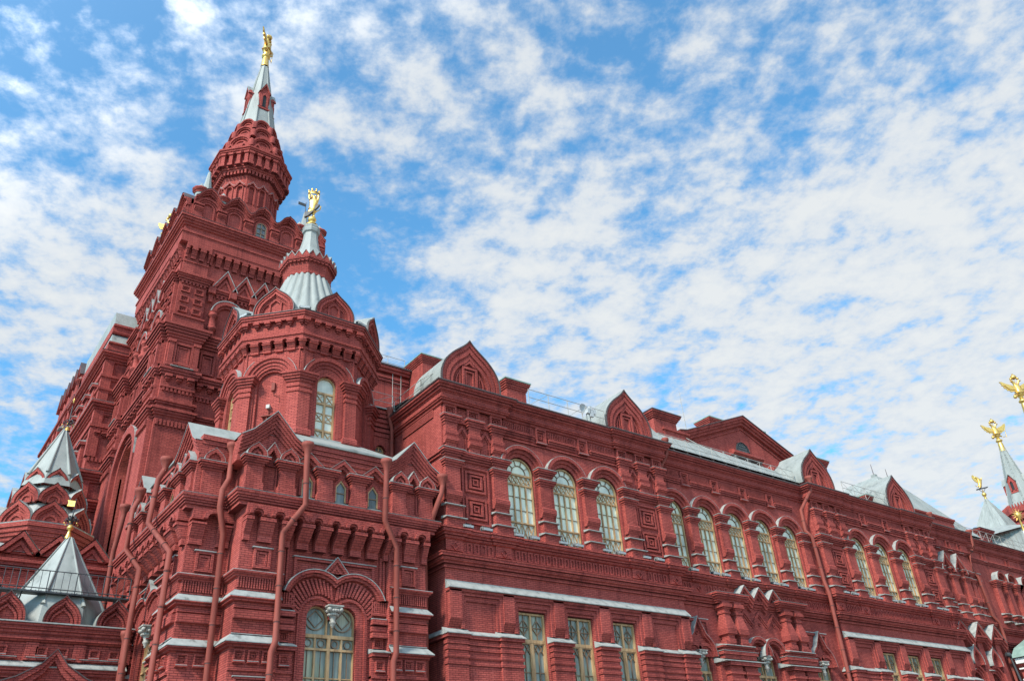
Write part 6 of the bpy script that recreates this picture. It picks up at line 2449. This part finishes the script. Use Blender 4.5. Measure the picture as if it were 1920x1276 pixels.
d = thing('satellite_dish', 'small white satellite dish clamped to the eaves railing of the near hall block', 'antenna', (28.72, 29.95, 21.4))
m = MB('white_plastic')
rows = []
for r, w in ((0, .0), (.12, .02), (.22, .06), (.3, .12)):
    rows.append([(r * math.cos(2 * math.pi * k / 16), -w, .58 + r * math.sin(2 * math.pi * k / 16)) for k in range(16)])
m.grid(rows, None, True, True)
m.build('dish', d)
m = MB('pale_pipe')
m.tube([(0, .05, -.05), (0, .05, .7)], .025, 6)
m.tube([(0, 0, .3), (0, -.3, .55)], .012, 5)
m.tube([(0, -.27, .53), (0, -.34, .59)], .04, 6)
m.build('mast', d)
d = thing('antenna_cluster', 'cluster of white box antennas on a mast right of the dish', 'antenna', (29.3, 29.95, 21.4))
m = MB('white_plastic')
for x, z, s in ((-.2, .55, .1), (.0, .42, .13), (.22, .58, .1), (-.05, .75, .08)):
    m.box(F(x, 0), -s, s, z - s * 1.5, z + s * 1.5, .02, .14)
m.build('panel', d)
m = MB('pale_pipe')
m.tube([(0, .03, -.05), (0, .03, .85)], .025, 6)
m.tube([(-.25, .02, .55), (.28, .02, .55)], .02, 5)
m.build('mast', d)
m = MB('pale_pipe')
m.tube([(43.3, 34.8, 25.6), (43.3, 34.8, 29.2)], [.03, .012], 5)
tag(m.build('whip_antenna', None, (0, 0, 0)), 'thin whip antenna standing between the two chimneys on the attic roof', 'antenna')


# ------------------------------------------------------------------ gilded finials and statues
def eagle_statue(name, label, x, y, z, s, ux, uy, base=True, dark=False, group=None):
    """double-headed eagle with raised wings, crown, sceptre and orb, on a gilded cone"""
    gm_ = 'dark_iron' if dark else 'gold'
    t = thing(name, label, 'statue', (x, y, z), group)
    rz = math.atan2(uy, ux)
    t.rotation_euler = (0, 0, rz)
    V = [(0, 0, .75), (0, 0, .45), (0, 0, 1.02), (-.1, -.03, 1.22), (-.2, -.06, 1.42), (-.26, -.08, 1.5), (-.4, -.12, 1.47), (.1, -.03, 1.22), (.2, -.06, 1.42), (.26, -.08, 1.5), (.4, -.12, 1.47),
         (-.16, 0, .45), (-.3, -.05, .34), (-.4, -.06, .28), (.16, 0, .45), (.3, -.05, .34), (.4, -.06, .28), (0, .02, .18), (0, .02, .05)]
    E_ = [(0, 1), (0, 2), (2, 3), (3, 4), (4, 5), (5, 6), (2, 7), (7, 8), (8, 9), (9, 10), (1, 11), (11, 12), (12, 13), (1, 14), (14, 15), (15, 16), (1, 17), (17, 18)]
    Rr = [.27, .2, .22, .1, .085, .1, .035, .1, .085, .1, .035, .11, .07, .06, .11, .07, .06, .12, .17]
    skin_object('body', t, (0, 0, 0), V, E_, Rr, gm_, 0, 2, s)
    for sg in (-1, 1):
        m = MB(gm_)
        out = [(.12, .72), (.55, .66), (.62, .78), (.78, .80), (.80, .94), (.95, 1.0), (.94, 1.14), (1.08, 1.24), (1.02, 1.32), (1.14, 1.5), (.98, 1.5), (.72, 1.32), (.45, 1.22), (.2, 1.1)]
        pts = [(sg * u * s, v * s) for u, v in out]
        if sg < 0:
            pts = pts[::-1]
        m.prism(F(0, 0), pts, -.03 * s, .045 * s, None, True)
        inner = [(.2, .8), (.6, .84), (.9, 1.2), (.6, 1.18), (.25, 1.02)]
        pts = [(sg * u * s, v * s) for u, v in inner]
        m.prism(F(0, 0), pts if sg > 0 else pts[::-1], .04 * s, .1 * s)
        m.build('wing', t)
    m = MB(gm_)
    for cx, cz, q in ((0, 1.66, 1.0), (-.24, 1.6, .5), (.24, 1.6, .5)):
        rs = [(.09 * q, cz), (.17 * q, cz + .02), (.2 * q, cz + .13 * q), (.17 * q, cz + .24 * q), (.08 * q, cz + .31 * q), (.04 * q, cz + .4 * q), (0, cz + .42 * q)]
        m.lathe(cx * s, -.06 * s, [(r * s, zz * s) for r, zz in rs], 10)
    m.tube([(0, 0, 1.3 * s), (0, -.04 * s, 1.68 * s)], .02 * s, 5)
    m.build('crown', t)
    m = MB(gm_)
    m.tube([(.4 * s, -.08 * s, .2 * s), (.78 * s, -.08 * s, .28 * s)], .025 * s, 5)
    m.tube([(.78 * s, -.08 * s, .2 * s), (.84 * s, -.08 * s, .9 * s)], .022 * s, 5)
    m.lathe(.84 * s, -.08 * s, [(0, .88 * s), (.05 * s, .92 * s), (0, .98 * s)], 6)
    m.build('sceptre', t)
    m = MB(gm_)
    m.lathe(-.46 * s, -.08 * s, [(0, .1 * s), (.1 * s, .14 * s), (.14 * s, .24 * s), (.1 * s, .34 * s), (.03 * s, .38 * s), (0, .5 * s)], 10)
    m.build('orb', t)
    if base:
        m = MB('gold')
        m.lathe(0, 0, [(.26 * s, -1.1 * s), (.2 * s, -.35 * s), (.15 * s, -.2 * s), (.26 * s, -.16 * s), (.28 * s, -.06 * s), (.2 * s, .02 * s), (.16 * s, .08 * s), (0, .1 * s)], 12)
        m.build('pedestal', t)
    return t


eagle_statue('eagle_statue', 'gilded eagle seen edge on, at the very tip of the tall tower spire', DX, DY, 56.95, 1.22, .62, .78)
# rampant beast with crown on the turret
t = thing('crowned_beast_statue', 'gilded rampant beast holding up a crown, on a gold ball over the turret', 'statue', (TX, TY, 32.95))
m = MB('gold')
m.lathe(0, 0, [(.36, 0), (.36, .06), (.27, .12), (.14, .2), (.11, .28), (.2, .36), (.25, .48), (.2, .62), (.1, .68), (0, .7)], 14)
m.build('ball', t)
V = [(.0, 0, 1.35), (-.08, 0, 1.1), (.05, 0, 1.7), (.08, -.02, 2.0), (.02, -.06, 2.22), (-.12, -.1, 2.24), (-.2, -.06, 1.0), (-.3, -.02, .82), (-.22, -.05, .68), (.1, .02, 1.02), (.02, .04, .84), (.14, 0, .7),
     (-.14, -.12, 1.86), (-.26, -.14, 2.1), (-.2, -.14, 2.34), (.26, -.1, 1.86), (.32, -.1, 2.12), (.24, -.1, 2.36), (.22, .1, 1.2), (.4, .12, 1.35), (.42, .12, 1.62)]
E_ = [(0, 1), (0, 2), (2, 3), (3, 4), (4, 5), (1, 6), (6, 7), (7, 8), (1, 9), (9, 10), (10, 11), (2, 12), (12, 13), (13, 14), (2, 15), (15, 16), (16, 17), (1, 18), (18, 19), (19, 20)]
R_ = [.19, .2, .21, .15, .14, .07, .12, .06, .05, .1, .06, .05, .075, .055, .05, .075, .055, .05, .035, .03, .045]
skin_object('body', t, (0, 0, 0), V, E_, R_, 'gold', math.radians(-35), 2)
m = MB('gold')
n = 20
rws = [[(r * math.cos(2 * math.pi * k / n), r * math.sin(2 * math.pi * k / n), z) for k in range(n)] for r, z in ((.27, 2.28), (.33, 2.44), (.30, 2.44), (.24, 2.28), (.27, 2.28))]
m.grid(rws, None, True, True)
for k in range(8):
    a = 2 * math.pi * k / 8
    x, y = .315 * math.cos(a), .315 * math.sin(a)
    m.lathe(x, y, [(.05, 2.4), (.03, 2.5), (.065, 2.56), (.04, 2.62), (0, 2.64)], 6)
m.build('crown', t)
m = MB('dark_iron')
m.prism(F(-.3, .12, .8, -.6), [(-.12, .62), (.1, .72), (.36, 1.0), (.62, 1.32), (.72, 1.5), (.6, 1.52), (.42, 1.35), (.1, 1.12), (-.1, .95)], -.08, .08, None, True)
m.build('shield', t)
# gilded eagle peeping over the tower's left edge
eagle_statue('eagle_statue', 'gilded eagle half hidden behind the left top edge of the tall tower', 9.42, 47.3, 37.85, .9, .55, -.83)
# finials on the two porch tents
for nm, lab, x, y, z, s, ban in (('tent_finial', 'dark scrollwork finial with gold ball and gold banner on the near porch tent', 6.22, 39.9, 14.5, .88, True), ('tent_finial', 'slim dark finial with gilt tip on the farther porch tent', 6.25, 47.8, 23.0, .98, False)):
    t = thing(nm, lab, 'finial', (x, y, z))
    m = MB('gold')
    pr = [(.17, 0), (.12, .2), (.08, .32), (.07, .42), (.15, .5), (.16, .58), (.1, .68), (.04, .74), (0, .76)] if ban else [(.17, 0), (.1, .2), (.04, .28), (0, .3)]
    m.lathe(0, 0, [(r * s, q * s) for r, q in pr], 12)
    m.build('cone', t)
    m = MB('dark_iron')
    zt = .75 if ban else .3
    m.tube([(0, 0, zt * s), (0, 0, (zt + (.75 if ban else 1.3)) * s)], .03 * s, 6)
    for a in range(4 if ban else 3):
        th = math.radians(25 + 180 / (4 if ban else 3) * a)
        for sg in (-1, 1):
            cx, cy = math.cos(th) * sg, math.sin(th) * sg
            P = [(.0, .0), (.12, .12), (.26, .2), (.34, .12), (.28, .03), (.2, .06), (.24, .12)]
            m.tube([(cx * u * s, cy * u * s, (zt + .08 + v) * s) for u, v in P], .028 * s, 5)
            m.tube([(cx * u * s, cy * u * s, (zt + .3 + v) * s) for u, v in [(0, 0), (.1, .1), (.18, .1), (.18, .02)]], .022 * s, 5)
    m.build('scrollwork', t)
    for a in range(6):
        m = MB('gold')
        th = math.radians(60 * a + 10)
        m.lathe(.33 * math.cos(th) * s, .33 * math.sin(th) * s, [(0, (zt - .04) * s), (.04 * s, zt * s), (0, (zt + .06) * s)], 6)
        m.build('bead', t)
    m = MB('gold')
    if ban:
        m.prism(F(0, 0, -.85, .5), [(.0, 1.48), (.34, 1.52), (.3, 1.68), (.36, 1.8), (.0, 1.74)], -.01, .012, None, True)
        m.tube([(0, 0, 1.4), (0, 0, 1.85)], .02, 5, 'dark_iron')
        m.build('banner', t)
    else:
        m.lathe(0, 0, [(0, 1.75), (.05, 1.8), (.035, 2.0), (0, 2.1)], 6)
        m.build('tip', t)

# ------------------------------------------------------------------ right edge: northern roofs, gate towers, chapel
nb = thing('northern_building', 'big ribbed grey metal roof with a small tent at the far right', 'building', (88, 36, 0))
mb = MB('red_brick')
mb.box(F(86, 34.5), 0, 26, 0, 22, -12, 0)
mb.build('wall', nb, (-88, -36, 0))
mb = MB('roof_metal')
rid = [(88.0, 37.5, 26.3), (93.0, 37.9, 27.6), (110, 34.0, 28.0), (112, 44, 28)]
mb.poly([(86.0, 37.6, 24.6), (88.0, 35.6, 25.0), (88.0, 31.6, 24.8), (88.0, 31.6, 20.5), (86.0, 38.5, 20.5)])
mb.poly([(88.0, 31.6, 20.5), (112, 31.6, 20.5), (112, 31.6, 24.9), (88.0, 31.6, 24.9)])
mb.poly([(88.0, 31.6, 24.9), (112, 31.6, 24.9), (112, 37.5, 28.2), (93.0, 37.5, 27.3)])
mb.poly([(88.0, 31.6, 24.9), (93.0, 37.5, 27.3), (86.0, 38.4, 24.6)])
for k in range(46):
    x = 88.05 + k * .5
    mb.tube([(x, 31.58, 20.5), (x, 31.58, 24.9)], .03, 4)
for k in range(9):
    y = 31.8 + k * .5
    mb.tube([(87.97, y, 20.5), (87.97, y, 24.85)], .03, 4)
mb.build('roof', nb, (-88, -36, 0))
mb = MB('roof_metal')
rows = [[(93.0 + a * x, 36.7 + a * y, z) for x, y in ((-1, -1), (1, -1), (1, 1), (-1, 1))] for z, a in ((26.2, 1.75), (27.6, 1.2), (30.1, .06))]
mb.grid(rows, 'roof_metal', True)
for k in range(4):
    for j in range(1, 6):
        f = j / 6
        a = Vector(rows[0][k]).lerp(Vector(rows[0][(k + 1) % 4]), f)
        b = Vector(rows[1][k]).lerp(Vector(rows[1][(k + 1) % 4]), f)
        c = Vector(rows[2][k])
        mb.tube([a, b, c], .02, 4)
mb.build('tent_roof', nb, (-88, -36, 0))
t = thing('winged_beast_statue', 'gilded rearing beast on a dark plate above a gold ball, over the small grey tent', 'statue', (93.0, 36.7, 30.05))
m = MB('gold')
m.lathe(0, 0, [(.14, 0), (.1, .25), (.2, .36), (.24, .5), (.18, .66), (.06, .72), (.05, 1.0), (0, 1.02)], 12)
m.build('ball', t)
m = MB('dark_iron')
m.prism(F(0, 0, .8, -.6), [(-.62, 1.02), (.62, 1.22), (.72, 1.34), (.5, 1.3), (-.6, 1.14)], -.1, .1, None, True)
m.tube([(0, 0, .7), (-.3, .2, 1.05)], .03, 5)
m.tube([(0, 0, .7), (.3, -.2, 1.15)], .03, 5)
m.build('plate', t)
V = [(0, 0, 1.75), (-.1, 0, 1.5), (.05, 0, 2.05), (-.12, 0, 2.35), (-.3, 0, 2.5), (-.45, 0, 2.46), (-.2, -.08, 1.32), (-.32, -.08, 1.2), (-.02, .08, 1.36), (-.1, .08, 1.2), (.25, -.06, 2.15), (.34, -.06, 2.4), (.2, .08, 2.0), (.38, .08, 2.2), (-.4, .02, 1.4), (-.6, .02, 1.6)]
E_ = [(0, 1), (0, 2), (2, 3), (3, 4), (4, 5), (1, 6), (6, 7), (1, 8), (8, 9), (2, 10), (10, 11), (2, 12), (12, 13), (1, 14), (14, 15)]
R_ = [.19, .17, .19, .15, .13, .06, .1, .06, .1, .06, .07, .05, .07, .05, .04, .03]
skin_object('body', t, (0, 0, 0), V, E_, R_, 'gold', math.radians(-37), 2)
m = MB('gold')
m.prism(F(-.1, .1, .8, -.6), [(0, 1.9), (-.1, 2.3), (-.3, 2.75), (-.45, 2.7), (-.5, 2.4), (-.35, 2.05), (-.15, 1.85)][::-1], -.03, .05, None, True)
m.build('wing', t)


def gate_tower(x, y, zt, label):
    t = thing('gate_tower', label, 'tower', (x, y, 0))
    m = MB('red_brick')
    m.box(F(-1.9, -1.9), 0, 3.8, 0, zt - 8.7, -3.8, 0)
    m.mould(octpath(0, 0, 2.1), [(0, zt - 9.4), (.1, zt - 9.3), (.2, zt - 9.0), (.2, zt - 8.6), (.4, zt - 8.55), (.4, zt - 8.0), (-1.2, zt - 7.9)], 'moulded_brick', True)
    m.build('wall', t)
    m = MB('moulded_brick')
    for fr in octa(0, 0, 2.42):
        for k in range(6):
            u = -.85 + .34 * k
            m.prism(fr, [(u - .16, zt - 8.0), (u + .16, zt - 8.0), (u, zt - 7.45)], -.15, .02, None, True)
    m.build('parapet', t)
    m = MB('roof_metal')
    rows = [[p + (zt + dz,) for p in octpath(0, 0, a)] for dz, a in ((-8.0, 1.75), (-7.0, 1.5), (0, .26))]
    m.grid(rows, 'roof_metal', True)
    for k in range(8):
        P = [Vector(rows[1][k]).lerp(Vector(rows[2][k]), f / 14) for f in range(15)]
        m.tube(P, .06, 5)
        for p in P:
            m.lathe(p.x, p.y, [(.0, p.z - .1), (.1, p.z), (0, p.z + .14)], 5)
    m.build('spire', t)
    for k, fr in enumerate(octa(0, 0, 1.5)):
        if k % 2:
            continue
        f1 = F(*fr.xy(0, -.32), fr.u[0], fr.u[1])
        d = MB('moulded_brick')
        z = zt - 6.0
        d.prism(f1, [(-.42, z), (.42, z), (.42, z + 1.5), (0, z + 2.2), (-.42, z + 1.5)], -.7, .2)
        d.ring(f1, pent(0, z + .3, .3, z + 1.3, .4), pent(0, z + .3, .17, z + 1.2, .26), .1, .32)
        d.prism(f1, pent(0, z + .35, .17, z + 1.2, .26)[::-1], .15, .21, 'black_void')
        d.grid([[f1.p(u, v, .36) for u, v in ((-.5, z + 1.4), (0, z + 2.3), (.5, z + 1.4))], [f1.p(u, v, -.8) for u, v in ((-.5, z + 1.4), (0, z + 2.3), (.5, z + 1.4))]][::-1], 'roof_metal')
        d.build('dormer', t)
    return t


gate_tower(108.3, 38.7, 39.9, 'red gate tower with studded grey spire at the right edge, behind the ribbed roof')
eagle_statue('eagle_statue', 'gilded double-headed eagle on the grey gate spire, its whole body in view', 108.3, 38.7, 41.1, 1.42, .8, -.6)
gate_tower(95.3, 30.2, 38.2, 'red gate tower whose slim spire tip touches the right edge of the picture')
eagle_statue('eagle_statue', 'large gilded double-headed eagle cut by the right edge, highest on the right', 95.3, 30.2, 39.6, 1.55, .8, -.6)

ch = thing('gate_chapel', 'low gate chapel with green metal roof and white columns in the lower right corner', 'building', (75, 20, 0))
mb = MB('red_brick')
fcl = F(69.9, 29.6, 0, -1)
mb.box(F(69.9, 10), 0, 10, 0, 10.6, -19.6, 0)
mb.build('wall', ch, (-75, -20, 0))
mb = MB('green_roof')
mb.extr(fcl, -.05, 20, [(-10, 12.5), (-4, 13.2), (-.2, 11.9), (.55, 11.35), (.6, 11.15), (-10, 11.15)])
mb.build('roof', ch, (-75, -20, 0))
mb = MB('old_plaster')
for v, h_, e in ((10.75, .35, .4), (10.35, .1, .2), (9.6, .1, .22)):
    mb.box(fcl, 0, 19.6, v, v + h_, 0, e)
mb.build('cornice', ch, (-75, -20, 0))
mb = MB('old_plaster')
for u in (.9, 4.5, 8.5, 12.5):
    x, y = fcl.xy(u, .35)
    mb.lathe(x, y, [(.34, 0), (.34, 8.6), (.42, 8.7), (.46, 9.0), (.5, 9.3), (.5, 9.5)], 14)
    mb.build('column', ch, (-75, -20, 0))
    mb = MB('old_plaster')
t = thing('star_finial', 'slim white spire with a gilded sunburst on top at the right edge', 'finial', (72.2, 26.6, 12.2))
m = MB('old_plaster')
m.lathe(0, 0, [(.5, -.4), (.42, 3), (.3, 4.6), (.36, 4.7), (.2, 5.2), (.2, 6.3), (.26, 6.4), (.13, 6.6), (.1, 8.2)], 12)
m.build('spire', t)
m = MB('gold')
m.lathe(0, 0, [(.1, 8.2), (.07, 9.1), (.2, 9.3), (.26, 9.5), (.2, 9.7), (0, 9.8)], 10)
for k in range(12):
    a = 2 * math.pi * k / 12
    m.tube([(0, 0, 9.5), (.55 * math.cos(a) * .8, -.55 * math.cos(a) * .6, 9.5 + .55 * math.sin(a))], [.07, .008], 5)
m.build('sunburst', t)
m = MB('dark_iron')
m.tube([(69.6, 29.9, 11.6), (69.75, 29.75, 9.0), (69.6, 29.75, 0)], .09, 8)
m.tube([(69.3, 30.0, 11.5), (69.75, 29.7, 11.3)], .16, 8)
put(m, 'drainpipe', 0, 0, 'blackened drainpipe in the corner beside the green-roofed chapel')
